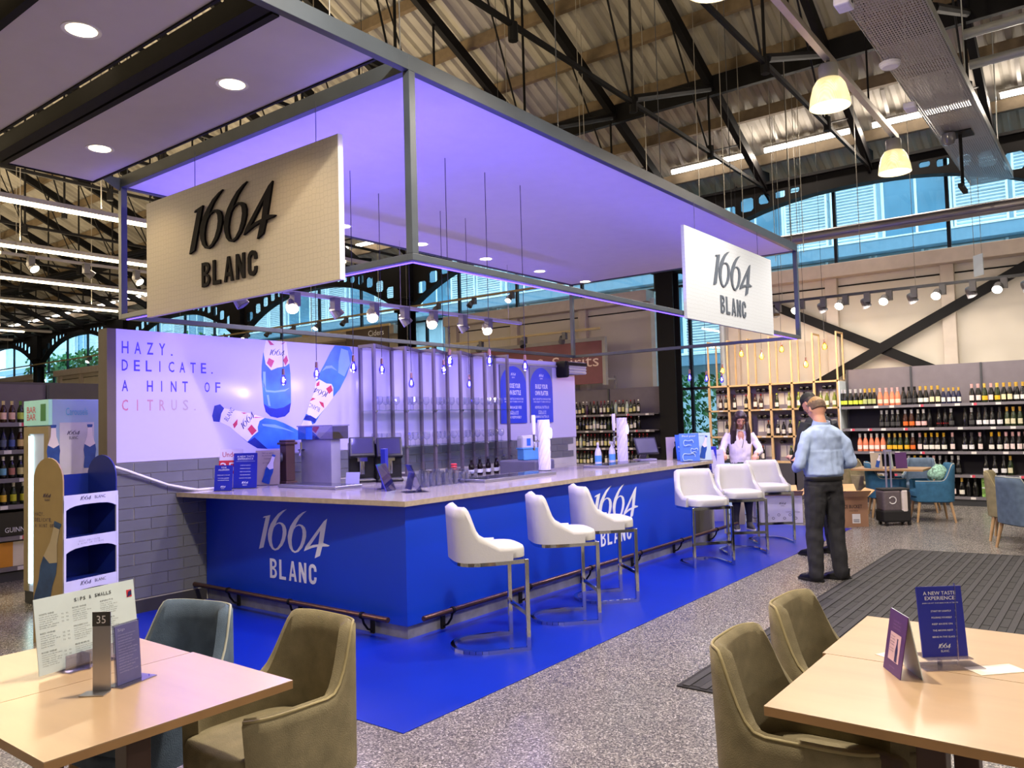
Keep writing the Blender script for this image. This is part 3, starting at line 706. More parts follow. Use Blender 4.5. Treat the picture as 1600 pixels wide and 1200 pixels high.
BOT = {"A":[[697,2528],[664,2392],[644,2255],[640,2150],[652,2014],[662,1868],[686,1784],[746,1736],[827,1719],[923,1734],[981,1782],[1002,1868],[1005,2020],[1001,2193],[984,2333],[955,2528]],"Al":[[697,2528],[668,2403],[693,2278],[760,2217],[836,2246],[938,2266],[990,2301],[978,2365],[955,2528]],"Ar":[[[719,2527],[746,2527],[801,2485],[751,2480]],[[881,2498],[938,2527],[929,2514],[903,2500]],[[705,2289],[733,2345],[799,2319],[760,2243]],[[907,2330],[953,2384],[974,2327],[938,2272]]],"Ad":[[662,1868],[686,1784],[746,1736],[827,1719],[923,1734],[981,1782],[1002,1879],[911,1831],[810,1815],[735,1826]],"B":[[1608,2527],[1546,2450],[1458,2309],[1371,2182],[1335,2114],[1312,2002],[1248,1880],[1199,1759],[1157,1693],[1130,1639],[1162,1600],[1264,1637],[1319,1658],[1376,1735],[1477,1835],[1564,1937],[1668,2030],[1776,2194],[1839,2336],[1864,2455],[1828,2523],[1753,2528]],"Bl":[[1335,2114],[1384,2138],[1482,2095],[1553,2091],[1578,2051],[1572,1937],[1477,1835],[1377,1746],[1327,1702],[1199,1759],[1248,1880],[1312,2002]],"Br":[[[1342,2092],[1384,2121],[1383,2070],[1341,2058]],[[1474,2038],[1546,2079],[1569,2017],[1515,1977]],[[1249,1896],[1284,1935],[1331,1924],[1283,1907]],[[1373,1897],[1435,1880],[1445,1818],[1406,1846]]],"Bd":[[1198,1742],[1164,1699],[1265,1681],[1312,1652],[1334,1702],[1253,1742]],"Bw":[[1160,1691],[1130,1639],[1162,1600],[1210,1621],[1278,1642],[1262,1679]],"C":[[208,1822],[366,1796],[529,1764],[673,1721],[808,1699],[909,1665],[1011,1620],[1102,1575],[1195,1539],[1207,1484],[1061,1478],[880,1485],[879,1400],[704,1402],[583,1412],[466,1479],[363,1563],[273,1636],[162,1688],[179,1777]],"Cl":[[208,1822],[366,1796],[529,1764],[673,1721],[611,1691],[587,1629],[592,1583],[526,1538],[466,1484],[363,1563],[273,1636],[162,1688],[179,1777]],"Cr":[[[394,1781],[470,1775],[429,1765]],[[301,1661],[355,1715],[353,1660],[318,1620]],[[540,1723],[660,1724],[564,1733]],[[468,1611],[515,1657],[576,1593],[520,1546]]],"Cd":[[103,1847],[164,1862],[208,1822],[174,1768],[156,1688],[91,1694],[77,1749]],"Ca":[[466,1479],[549,1527],[704,1402],[583,1412]]}
PBLUE = mat('print_blue', (62, 118, 226), 0.25, noise=0.3, nscale=5); PDEEP = mat('print_deep_blue', (34, 48, 140), 0.25, noise=0.2)
PWHT = mat('print_label_white', (226, 218, 232), 0.25); PRED = mat('print_red', (196, 62, 82), 0.25); PINK = mat('print_ink', (44, 36, 84), 0.3)
PSKY = mat('print_light_blue', (132, 176, 244), 0.25)
M = frame((0, 2.70, 0), (1, 0, 0), (0, 0, 1))
mm = lambda P: [(a / 1000, b / 1000) for a, b in P]
def flat(name, polys, m, d, par=bw):
    mb = MB()
    for P in polys: mb.prism(mm(P), d, M)
    return mb.build(name, m, par)
for k in 'ABC':
    bp = flat('bottle_print', [BOT[k]], PBLUE, 0.001)
    flat('label_print', [BOT[k + 'l']], PWHT, 0.0016, bp)
    flat('diamond_print', BOT[k + 'r'], PRED, 0.0022, bp)
    for q, m_ in (('d', PDEEP), ('a', PDEEP), ('w', PWHT)):
        if k + q in BOT: flat('shade_print' if q != 'w' else 'cap_print', [BOT[k + q]], m_, 0.0018, bp)
    if k == 'A':
        numerals(MB(), M, 0.742, 2.37, 0.19, 0.0024).build('numeral_print', PINK, bp)
        flat('gleam_print', [[[652, 2110], [690, 1990], [800, 1985], [930, 2000], [990, 2040], [935, 2020], [800, 2003], [700, 2010]], [[660, 2200], [690, 2200], [690, 2030], [662, 2040]], [[700, 1960], [725, 1960], [745, 1840], [720, 1850]]], PSKY, 0.0019, bp)
    if k == 'B':
        numerals(MB(), frame((1.487, 2.70, 1.935), (-.96, 0, .27), (-.27, 0, -.96)), 0, -0.07, 0.2, 0.0024).build('numeral_print', PINK, bp)
        text(MB(), 'BLANC', frame((1.37, 2.70, 1.775), (-.92, 0, .39), (-.39, 0, -.92)), 0, -0.05, 0.15, 0.05, 0.0024).build('lettering_print', PINK, bp)
        flat('gleam_print', [[[1700, 2500], [1800, 2480], [1830, 2330], [1740, 2180], [1650, 2220], [1660, 2350]], [[1420, 2230], [1480, 2290], [1560, 2300], [1640, 2240], [1560, 2270], [1480, 2260]]], PSKY, 0.0019, bp)
    if k == 'C':
        numerals(MB(), frame((0.41, 2.70, 1.62), (.72, 0, .69), (-.69, 0, .72)), 0, -0.02, 0.2, 0.0024).build('numeral_print', PINK, bp)
        text(MB(), 'BLANC', frame((0.245, 2.70, 1.69), (.55, 0, .83), (-.83, 0, .55)), 0, 0, 0.14, 0.05, 0.0024).build('lettering_print', PINK, bp)
        flat('gleam_print', [[[640, 1660], [800, 1650], [950, 1600], [1050, 1560], [900, 1600], [780, 1620], [650, 1640]]], PSKY, 0.0019, bp)
HAZ = mat('print_violet', (58, 40, 176), 0.3)
for s_, x, y, w, h, m_ in (('HAZY.', -0.801, 2.315, 0.53, 0.11, HAZ), ('DELICATE.', -0.801, 2.16, 0.94, 0.1, HAZ), ('A HINT OF', -0.801, 1.977, 0.985, 0.1, HAZ)):
    spaced(MB(), s_, M, x, y, w, h, 0.001, 0.012).build('lettering', m_, bw)
for i, ch in enumerate('CITRUS.'):
    c = [(186, 116, 138), (188, 122, 136), (180, 132, 146), (176, 142, 150), (170, 150, 152), (168, 152, 150), (168, 152, 150)][i]
    spaced(MB(), ch, M, -0.801 + i * 0.115, 1.803, 0.07, 0.1, 0.001, 0.012).build('lettering', mat('print_citrus%d' % i, c, 0.3), bw)
MBLU = mat('menu_blue', (32, 62, 196), 0.35); MGRY = mat('menu_grey', (120, 122, 140), 0.4)
for i, (x0, x1, tx) in enumerate(((4.57, 5.19, ('CHOOSE YOUR', 'OWN BOTTLE')), (5.29, 5.87, ('BUILD YOUR', 'OWN PLATTER')))):
    t = T('menu_board', 'blue wall menu board headed %s' % ' '.join(tx).lower(), 'menu board', (0, 2.68, 0), 0, 'wall menu boards')
    MB().box(x0, -0.002, 1.59, x1, 0.018, 2.43).build('board', MGRY, t)
    M2 = frame((0, -0.002, 0), (1, 0, 0), (0, 0, 1)); cx = (x0 + x1) / 2; hw = (x1 - x0) / 2
    MB().prism([(x0, 1.59), (x1, 1.59)] + [(cx + hw * math.cos(a * math.pi / 14), 2.13 + 0.29 * math.sin(a * math.pi / 14)) for a in range(15)], 0.001, M2).build('blue_print', MBLU, t)
    mb = MB(); numerals(mb, M2, cx - 0.06, 2.28, 0.12); text(mb, 'BLANC', M2, cx - 0.035, 2.245, 0.07, 0.022)
    text(mb, tx[0], M2, cx - 0.16, 2.1, 0.32, 0.07, bold=0.02); text(mb, tx[1], M2, cx - 0.17, 2.0, 0.34, 0.07, bold=0.02)
    for z, w, h, tt in ((1.93, 0.46, 0.028, 'SELECT ANY BOTTLE OF WINE IN STORE'), (1.885, 0.44, 0.028, 'AND ENJOY IT HERE WITH US'), (1.8, 0.36, 0.04, 'CORKAGE FEE' if not i else 'INDIVIDUAL PLATTER £10'), (1.745, 0.2, 0.026, 'STILL £10'), (1.715, 0.2, 0.026, 'SPARKLING £15'), (1.66, 0.34, 0.036, 'DRINK RESPONSIBLY' if not i else 'SHARING PLATTER £15')):
        text(mb, tt, M2, cx - w / 2, z, w, h)
    mb.build('lettering', LETW, t)
t = T('roller_heater', 'black capped grey ribbed unit fixed to the end of the bar wall', 'heater', (6.0, 2.5, 2.28))
MB().box(0.0, 0, 0, 0.1, 0.2, 0.26).build('end_cap', BLACK, t, bevel=0.03)
MB().box(0.1, 0.02, 0.06, 0.6, 0.2, 0.25).build('body', mat('ribbed_grey', (176, 176, 182), 0.4), t)
for k in range(4): MB().box(0.1, 0.005, 0.07 + k * 0.045, 0.6, 0.02, 0.1 + k * 0.045).build('rib', PALE, t, bevel=0.004)
MB().box(0.02, -0.01, 0.19, 0.6, 0.03, 0.24).build('top_strip', BLACK, t)
t = tag(MB().box(4.42, 2.672, 2.445, 6.05, 2.70, 2.475).build('picture_rail', PALE), 'thin pale rail over the blue wall menu boards', 'rail')
for i, x in enumerate((5.3,)):
    t = T('wall_socket', 'white wall socket on the grey tiles behind the bar', 'socket', (5.3, 2.69, 1.13))
    MB().box(-0.045, 0, -0.045, 0.045, 0.012, 0.045).build('plate', WHITE, t, bevel=0.004)
    MB().box(-0.02, -0.002, -0.01, 0.02, 0.0, 0.02).build('switch', DARK, t)
tag(MB().box(5.47, 2.69, 1.06, 5.6, 2.70, 1.12).build('sticker', mat('sticker_blue', (60, 140, 220), 0.4)), 'small blue sticker on the grey tiles behind the bar', 'sticker')

# ------------------------------------------------------------------ floor coverings
MATB = mat('blue_vinyl', (9, 40, 164), 0.3, noise=0.05, nscale=2, spec=0.4)
vm = struct('floor_vinyl', MB().prism([(-1.295, -1.266), (7.41, -1.24), (7.41, 2.69), (-1.0, 2.69), (-1.295, 1.6)], 0.004), MATB)
RIB = mat('ribbed_mat_light', (58, 57, 60), 0.9, bump=0.4, bscale=120); RIBD = mat('ribbed_mat_dark', (30, 29, 32), 0.9, bump=0.4, bscale=120)
RIBT = mat('ribbed_mat_tread', (38, 37, 40), 0.8, noise=0.25, nscale=6)
em = T('entrance_mat', 'large dark grey ribbed entrance mat on the terrazzo', 'mat', (0, 0, 0))
MB().prism([(0.14, -2.12), (0.14, -6.4), (6.35, -6.4), (5.85, -2.12)], 0.008).build('backing', RIBD, em)
for k in range(38):
    y = -2.15 - k * 0.11
    MB().box(0.16, y - 0.045, 0.008, 5.82 + (-2.12 - y) * 0.117, y, 0.014).build('rib', RIB, em)
    if k < 34:
        mb = MB()
        for j in range(19): mb.box(0.18 + j * 0.3, y - 0.104, 0.008, 0.18 + j * 0.3 + 0.29, y - 0.051, 0.0105)
        o = mb.build('tread_row', RIBT, em); o['kind'] = 'stuff'
# ------------------------------------------------------------------ lamps, ducts and trays over the aisle
BELL = bpy.data.materials.new('bell_acrylic'); BELL.use_nodes = True
_n = BELL.node_tree; _p = _n.nodes['Principled BSDF']; _o = _n.nodes['Material Output']
_t = _n.nodes.new('ShaderNodeBsdfTransparent'); _x = _n.nodes.new('ShaderNodeMixShader'); _x.inputs[0].default_value = 0.72
_w = _n.nodes.new('ShaderNodeTexWave'); _w.inputs['Scale'].default_value = 30; _w.inputs['Distortion'].default_value = 0.5
_c = _n.nodes.new('ShaderNodeTexCoord'); _r = _n.nodes.new('ShaderNodeValToRGB')
_r.color_ramp.elements[0].color = lin((246, 224, 164)) + (1,); _r.color_ramp.elements[1].color = lin((255, 240, 196)) + (1,)
_n.links.new(_c.outputs['Object'], _w.inputs['Vector']); _n.links.new(_w.outputs['Fac'], _r.inputs['Fac']); _n.links.new(_r.outputs['Color'], _p.inputs['Base Color'])
_n.links.new(_r.outputs['Color'], _p.inputs['Emission Color']); _p.inputs['Emission Strength'].default_value = 0.55; _p.inputs['Roughness'].default_value = 0.2
BELL.cycles.emission_sampling = 'NONE'
_n.links.new(_t.outputs[0], _x.inputs[1]); _n.links.new(_p.outputs[0], _x.inputs[2]); _n.links.new(_x.outputs[0], _o.inputs[0])
BULBW = emit('lamp_core', (255, 244, 214), 3.0)
CANG = mat('lamp_canister_grey', (150, 150, 146), 0.5)
bs = MB().lathe([(0.085, 0.30), (0.12, 0.285), (0.16, 0.22), (0.192, 0.1), (0.205, 0.0), (0.211, 0.0), (0.198, 0.1), (0.166, 0.225), (0.125, 0.29), (0.085, 0.305)], 28).mesh('shade', [BELL])
bc = MB().lathe([(0.09, 0.29), (0.1, 0.3), (0.1, 0.44), (0.094, 0.455), (0.05, 0.46)], 20).mesh('canister', [CANG])
bk = MB().lathe([(0.02, 0.29), (0.05, 0.24), (0.055, 0.19), (0.03, 0.14), (0.0, 0.13)], 14).mesh('bulb', [BULBW])
for i, (x, n) in enumerate(((-1.55, 'first along the rail behind the camera side'), (1.43, 'cut off at the top of the view'), (4.47, 'large in the middle of the rail'), (7.5, 'by the window end of the rail'))):
    if i == 0: continue
    t = T('bell_lamp', 'ribbed glowing bell pendant lamp, %s' % n, 'pendant lamp', (x, -2.0, 4.88), 0, 'bell pendant lamps')
    for nm, me in (('shade', bs), ('canister', bc), ('bulb', bk)): link(nm, me, t).data.polygons.foreach_set('use_smooth', [True] * len(me.polygons))
    MB().cyl((0, 0, 0.46), (0, 0, 0.5), 0.02, n=8).build('stem', DARK, t)
t = T('lamp_rail', 'long pale metal trunking that carries the bell lamps', 'rail', (0, -2.0, 5.38))
MB().box(-3.0, -0.035, 0, 7.7, 0.035, 0.07).build('trunking', mat('galvanised_trunking', (168, 160, 150), 0.4, 0.5), t)
for x in (0.2, 3.2, 6.2): MB().cyl((x, 0, 0.07), (x, 0, zr(x) + 0.3 - 5.38), 0.012, n=6).build('hanger_rod', BLACK, t)


def perforated():
    m = bpy.data.materials.new('perforated_steel'); m.use_nodes = True; nt = m.node_tree; b = nt.nodes['Principled BSDF']; o = nt.nodes['Material Output']
    tc = nt.nodes.new('ShaderNodeTexCoord'); mp = nt.nodes.new('ShaderNodeMapping'); mp.inputs['Scale'].default_value = (20, 38, 38)
    v = nt.nodes.new('ShaderNodeTexVoronoi'); v.inputs['Scale'].default_value = 1; v.inputs['Randomness'].default_value = 0.0
    lt = nt.nodes.new('ShaderNodeMath'); lt.operation = 'LESS_THAN'; lt.inputs[1].default_value = 0.30
    nt.links.new(tc.outputs['Object'], mp.inputs[0]); nt.links.new(mp.outputs[0], v.inputs['Vector']); nt.links.new(v.outputs['Distance'], lt.inputs[0])
    t = nt.nodes.new('ShaderNodeBsdfTransparent'); x = nt.nodes.new('ShaderNodeMixShader')
    nt.links.new(lt.outputs[0], x.inputs[0]); nt.links.new(b.outputs[0], x.inputs[1]); nt.links.new(t.outputs[0], x.inputs[2]); nt.links.new(x.outputs[0], o.inputs[0])
    b.inputs['Base Color'].default_value = lin((150, 146, 150)) + (1,); b.inputs['Metallic'].default_value = 0.7; b.inputs['Roughness'].default_value = 0.4
    return m


PERF = perforated()
GALV = mat('galvanised_steel', (176, 180, 180), 0.35, 0.7, noise=0.1)
t = T('perforated_tray', 'wide perforated steel service tray hung high over the entrance mat', 'service tray', (0, -2.78, 5.35))
MB().box(0.5, -0.30, 0, 10.9, 0.30, 0.004).build('perforated_sheet', PERF, t)
for s in (-1, 1): MB().box(0.5, 0.30 * s - 0.006, 0, 10.9, 0.30 * s + 0.006, 0.11).build('side_rail', GALV, t)
for x in (3.0, 6.0, 9.0):
    for s in (-1, 1): MB().cyl((x, 0.3 * s, 0.1), (x, 0.3 * s, zr(x) + 0.3 - 5.35), 0.008, n=5).build('hanger_rod', GALV, t)
t = tag(MB().tube([(9.78, 0.6, 4.68), (9.78, -4.2, 4.68)], 0.1, 12).build('round_perforated_duct', PERF, smooth=40), 'long round perforated steel duct before the clerestory windows', 'duct')
SMOKE = mat('white_plastic', (206, 204, 214), 0.5)
for i, (x, y, n) in enumerate(((4.9, -2.52, 'middle of the perforated tray'), (3.2, -2.5, 'near end of the perforated tray'), (6.3, -2.45, 'edge of the perforated tray'))):
    if i == 0:
        t = T('smoke_detector', 'round white smoke detector under the %s' % n, 'smoke detector', (x, y, 5.34))
        MB().lathe([(0.0, -0.045), (0.08, -0.04), (0.1, -0.02), (0.1, 0.0)], 20).build('body', SMOKE, t, smooth=40); MB().cyl((0, 0, 0.0), (0, 0, 0.012), 0.11, n=20).build('base_plate', SMOKE, t)
    else:
        t = T('wifi_box', 'small white box fixed to the %s' % n, 'box', (x, y, 5.33))
        MB().box(-0.1, -0.07, -0.06, 0.1, 0.07, 0.02).build('case', SMOKE, t, bevel=0.02); MB().box(-0.02, -0.075, -0.03, 0.02, -0.07, -0.01).build('vent', DARK, t)
t = T('camera_bracket', 'dome camera on a black drop pole under the perforated tray', 'camera', (7.9, -2.75, 5.35))
MB().cyl((0, 0, 0), (0, 0, -0.75), 0.022, n=8).box(-0.15, -0.15, -0.02, 0.15, 0.15, 0.0).build('pole', BLACK, t)
MB().box(-0.22, -0.03, -0.78, 0.22, 0.03, -0.73).build('cross_bar', BLACK, t)
MB().lathe([(0.0, -0.16), (0.06, -0.14), (0.09, -0.07), (0.09, 0.0)], 16, (-0.14, 0.12, -0.02)).build('dome', mat('camera_dome', (96, 96, 104), 0.2), t, smooth=40)
for i, (y, z) in enumerate(((-3.45, 5.85), (-3.45, 5.62))):
    tag(MB().cyl((5.9 + i * 0.35, -3.1, z), (5.9 + i * 0.35, -8, z), 0.055, n=12).build('steel_conduit', GALV, smooth=40), 'round galvanised pipe beside the perforated tray, the %s one' % ('upper', 'lower')[i], 'pipe')
t = T('clear_hanging_panel', 'small clear panel hanging by wires before the cream wall', 'panel', (10.25, -2.60, 3.9))
MB().box(-0.12, -0.005, -0.17, 0.12, 0.005, 0.17, Matrix.Rotation(R(40), 4, 'Z')).build('sheet', mat('frosted_panel', (206, 220, 228), 0.3), t)
for y in (-0.06, 0.06): MB().cyl((y * 1.2, y, 0.16), (y * 1.2, y, 1.4), 0.004, n=4).build('wire', WIRE, t)

# blue filament bulbs on long cords over the counter
COPP = mat('copper_socket', (132, 100, 96), 0.3, 0.8)
BGLASS = glass('blue_bulb_glass', (112, 96, 255), 0.16)
FILB = emit('blue_filament', (176, 180, 255), 22.0)
WGLASS = glass('amber_bulb_glass', (255, 222, 150), 0.10)
FILW = emit('amber_filament', (255, 196, 92), 14.0)
cordm = mat('black_cord', (24, 22, 30), 0.6)
bulbp = [(0.013, 0.0), (0.016, -0.015), (0.03, -0.05), (0.032, -0.075), (0.024, -0.1), (0.0, -0.11)]
bg = MB().lathe(bulbp, 14).mesh('bulb', [BGLASS]); bgw = MB().lathe([(r * 1.5, z * 1.25) for r, z in bulbp], 14).mesh('bulb', [WGLASS])
fb = MB().lathe([(0.0, -0.02), (0.012, -0.03), (0.014, -0.075), (0.0, -0.085)], 8).mesh('filament', [FILB]); fw = MB().lathe([(0.0, -0.02), (0.03, -0.05), (0.03, -0.1), (0.0, -0.12)], 8).mesh('filament', [FILW])
sk = MB().lathe([(0.006, 0.06), (0.014, 0.055), (0.016, 0.0), (0.012, -0.006)], 12).mesh('socket', [COPP])
def pendant(x, y, z, top, label, blue, group):
    t = T('pendant_bulb', label, 'bulb', (x, y, z), 0, group)
    link('bulb', bg if blue else bgw, t); link('filament', fb if blue else fw, t); link('socket', sk, t)
    MB().cyl((0, 0, 0.07), (0, 0, top - z), 0.0035, n=5).build('cord', cordm, t)
BL = [(0.66, 2.36, 2.15, 'before the upright printed bottle'), (0.79, 2.0, 2.2, 'before the tilted printed bottle'), (0.9, 1.58, 2.24, 'beside the first post of the glass rack'),
      (1.25, 0.64, 2.25, 'first over the long counter'), (1.84, 0.64, 2.28, 'second over the long counter'), (2.43, 0.64, 2.25, 'third over the long counter'),
      (6.42, 0.64, 2.24, 'before the dark iron column'), (7.01, 0.64, 2.24, 'beside the wine rack pole'), (7.58, 0.64, 2.24, 'before the wine rack')]
for x, y, z, n in BL: pendant(x, y, z, 4.12, 'blue glowing filament bulb on a long cord, %s' % n, True, 'blue filament bulbs')
for x, z, n in ((1.62, 2.27, 'first'), (2.06, 2.13, 'second'), (2.6, 2.3, 'third'), (3.05, 2.14, 'fourth')):
    pendant(x, 1.95, z, 4.12, 'small blue filament bulb close to the glass rack, %s along it' % n, True, 'blue bulbs by the glass rack')
for x, y, z in [q[:3] for q in BL[:6]] + [(1.62, 1.95, 2.27), (2.6, 1.95, 2.3), (3.6, 1.5, 2.25)]: point('bulb_light', (x, y, z - 0.16), 6.5, (150, 138, 255), 0.04)

# ------------------------------------------------------------------ glass rack
RACK = mat('rack_bronze_grey', (108, 99, 110), 0.4, 0.3)
SHELFG = glass('green_edge_glass', (236, 248, 242), 0.06)
GL = glass('drinking_glass', (246, 248, 255), 0.1, 0.03)
rk = T('glass_rack', 'tall bronze grey rack of six upright frames before the printed wall', 'rack', (0, 0, 0))
FXS = [1.935 + 0.4945 * k for k in range(6)]
fr = MB(); w = 0.035
fr.box(-w / 2, 2.40, 1.0, w / 2, 2.40 + w, 2.545).box(-w / 2, 2.66 - w, 1.0, w / 2, 2.66, 2.545).box(-w / 2, 2.40 + w, 2.51, w / 2, 2.66 - w, 2.545).box(-w / 2, 2.40 + w, 1.0, w / 2, 2.66 - w, 1.035)
frm = fr.mesh('upright_frame', [RACK])
for x in FXS:
    o = link('upright_frame', frm, rk); o.location = (x, 0, 0)
for a, b in zip(FXS, FXS[1:]): MB().bar((a + 0.02, 2.418, 2.528), (b - 0.02, 2.642, 2.528), 0.035, 0.033).build('top_bar', RACK, rk)
for z in (1.36, 1.785):
    MB().box(1.94, 2.37, z - 0.008, 4.44, 2.655, z).build('glass_shelf', SHELFG, rk)
    for x in FXS: MB().cyl((x, 2.395, z - 0.012), (x, 2.38, z - 0.012), 0.012, n=8).build('clamp', CHROME, rk)
gm_ = MB().lathe([(0.0, 0.002), (0.034, 0.004), (0.034, 0.0), (0.005, 0.008), (0.005, 0.06), (0.03, 0.075), (0.043, 0.1), (0.042, 0.13), (0.036, 0.16)], 14).mesh('stem_glass', [GL])
k = 0
for lv, z in (('lower', 1.36), ('upper', 1.785)):
    n = 0
    for bay in range(5):
        for dx, dy in ((0.1, 0.06), (0.25, 0.13), (0.25, 0.05), (0.39, 0.08), (0.17, 0.2)):
            o = link('stem_glass', gm_); o.location = (FXS[bay] + dx + rnd.uniform(-.02, .02), 2.39 + dy, z + 0.0005)
            tag(o, 'stemmed beer glass on the %s glass shelf, %s bay of the rack, %s in it' % (lv, ORD[bay], ORD[n % 5]), 'glass', 'stemmed glasses on the glass rack'); n += 1
tag(MB().box(1.52, 2.1, 0.9, 6.1, 2.69, 0.94).build('back_worktop', TOP), 'grey back worktop under the glass rack', 'worktop')
tag(MB().box(1.52, 2.14, 0.0, 6.1, 2.69, 0.9).build('back_cabinet', DARK), 'dark low cabinet behind the bar under the back worktop', 'cabinet')

# ------------------------------------------------------------------ things on the bar
TAPW = mat('white_quilted_ceramic', (226, 222, 240), 0.2, bump=0.0)
def quilt(n=20, m_=22, r=0.066, h=0.585):
    vs = []; fs = []
    for i in range(m_ + 1):
        for j in range(n):
            a = 2 * math.pi * (j + 0.5 * (i % 2)) / n; rr = r + (0.005 if (j + i // 2) % 2 else -0.003)
            vs.append((rr * math.cos(a), rr * math.sin(a), h * i / m_))
    for i in range(m_):
        for j in range(n): fs.append((i * n + j, i * n + (j + 1) % n, (i + 1) * n + (j + 1) % n, (i + 1) * n + j))
    fs += [tuple(range(n - 1, -1, -1)), tuple(m_ * n + j for j in range(n))]
    return MB().add(vs, fs)
for i, (x, y) in enumerate(((3.17, 0.95), (4.97, 0.96))):
    t = T('beer_tap', 'white quilted beer tap column, %s' % ('before the blue wall menu boards', 'before the red wine shelves')[i], 'beer tap', (x, y, 1.041), 0, 'white beer taps')
    quilt().build('column', TAPW, t); MB().cyl((0, 0, 0), (0, 0, 0.012), 0.072, n=20).build('base_ring', DARK, t)
    MB().cyl((0.03, -0.062, 0.43), (0.034, -0.074, 0.43), 0.062, n=20).build('badge', emit('tap_badge', (236, 240, 250), 0.6), t)
    MB().tube([(-0.06, 0.02, 0.34), (-0.13, 0.04, 0.34), (-0.14, 0.04, 0.30), (-0.14, 0.04, 0.24)], 0.012, 8).build('spout', CHROME, t, smooth=40)
    MB().cyl((-0.14, 0.04, 0.34), (-0.14, 0.04, 0.43), 0.012, n=8).build('lever', DARK, t)
    MB().lathe([(0.016, 0.42), (0.02, 0.45), (0.025, 0.62), (0.02, 0.64)], 8, (-0.14, 0.04, 0)).build('handle', TAPW, t, smooth=40)
def dtray(label, x0, y0, x1, y1):
    t = T('drip_tray', label, 'drip tray', (x0, y0, 1.041))
    MB().box(0, 0, 0, x1 - x0, y1 - y0, 0.028).build('pan', INOX, t, bevel=0.004)
    mb = MB(); 
    for k in range(int((x1 - x0) / 0.05)): mb.box(0.02 + k * 0.05, 0.02, 0.028, 0.05 + k * 0.05, y1 - y0 - 0.02, 0.031)
    mb.build('grid', CHROME, t)['kind'] = 'stuff'
dtray('steel drip tray before the first white tap', 1.55, 0.50, 2.75, 0.84)
dtray('steel drip tray before the second white tap', 3.75, 0.45, 4.75, 0.80)
dtray('steel drip tray under the tap on the short counter end', 0.46, 1.35, 0.78, 2.2)
SILV = mat('satin_silver_box', (172, 170, 196), 0.35, 0.6)
t = T('beer_cooler', 'satin steel cooler box with a side tap on the counter', 'cooler', (0.94, 1.98, 1.041))
MB().box(0, 0, 0, 0.12, 0.48, 0.445).build('case', SILV, t, bevel=0.005)
MB().tube([(0.0, 0.44, 0.34), (-0.07, 0.40, 0.34), (-0.09, 0.38, 0.28)], 0.012, 8).tube([(-0.05, 0.41, 0.33), (-0.05, 0.41, 0.42)], 0.01, 6).tube([(-0.04, 0.47, 0.34), (-0.06, 0.33, 0.34)], 0.009, 6).build('tap', CHROME, t)
WOODB = mat('dark_bronze_wood', (82, 58, 52), 0.4)
t = T('wooden_tap', 'dark bronze beer font with a round white badge beside the steel cooler', 'beer font', (0.80, 2.50, 1.041))
MB().box(-0.07, -0.07, 0, 0.07, 0.07, 0.03).box(-0.055, -0.055, 0.03, 0.055, 0.055, 0.40).build('column', WOODB, t, bevel=0.008)
MB().box(-0.075, -0.075, 0.40, 0.075, 0.075, 0.425).box(-0.06, -0.06, 0.425, 0.06, 0.06, 0.45).build('cap', WOODB, t, bevel=0.01)
MB().cyl((-0.09, 0.035, 0.27), (-0.055, 0.02, 0.27), 0.05, n=18).build('badge_ring', DARK, t); MB().cyl((-0.094, 0.037, 0.27), (-0.09, 0.035, 0.27), 0.042, n=18).build('badge', WHITE, t)
CLEARP = glass('clear_plastic', (214, 214, 232), 0.18)
t = T('clear_tub', 'clear plastic tub of cocoa coloured powder on the steel cooler', 'tub', (0.92, 1.93, 1.488))
MB().box(0, 0, 0, 0.2, 0.55, 0.003).box(0, 0, 0, 0.003, 0.55, 0.13).box(0.197, 0, 0, 0.2, 0.55, 0.13).box(0, 0, 0, 0.2, 0.003, 0.13).box(0, 0.547, 0, 0.2, 0.55, 0.13).build('tub', CLEARP, t)
MB().box(-0.01, -0.01, 0.13, 0.21, 0.56, 0.142).build('lid', mat('tub_lid', (120, 116, 150), 0.4), t)
MB().prism([(0.02, 0.004), (0.29, 0.004), (0.22, 0.07), (0.1, 0.07)], 0.16, frame((0.02, 0.02, 0), (0, 1, 0), (0, 0, 1))).build('powder', mat('cocoa_powder', (84, 58, 56), 0.9), t)
MB().box(-0.002, 0.32, 0.0, 0.0, 0.42, 0.13).build('sticker', PBLUE, t)
BLKP = mat('black_plastic', (20, 20, 24), 0.35)
SCR = mat('dark_screen', (58, 56, 84), 0.12)
for i, (x, y, s) in enumerate(((1.27, 1.90, 1.0), (1.44, 1.68, 0.97))):
    t = T('coffee_machine', 'black coffee machine with a tilted touch screen, %s' % ('beside the steel cooler', 'behind the menu holder')[i], 'coffee machine', (x, y, 1.041), R(-38), 'touch screen coffee machines')
    MB().box(-0.13, 0.0, 0, 0.13, 0.22, 0.40 * s).box(-0.13, -0.16, 0, 0.13, 0.0, 0.03).build('body', BLKP, t, bevel=0.01)
    Mx = Matrix.Translation((0, -0.06, 0.34 * s)) @ Matrix.Rotation(R(-28), 4, 'X')
    MB().box(-0.13, -0.03, -0.1, 0.13, 0.03, 0.12, Mx).build('screen_housing', BLKP, t, bevel=0.01); MB().box(-0.105, -0.033, -0.07, 0.105, -0.03, 0.1, Mx).build('screen', SCR, t)
    MB().cyl((0, -0.07, 0.08), (0, -0.07, 0.23), 0.03, n=14).box(-0.05, -0.1, 0.21, 0.05, 0, 0.25).build('spout', CHROME, t, smooth=40)
    MB().box(-0.11, -0.15, 0.03, 0.11, -0.01, 0.036).build('drip_grid', INOX, t)


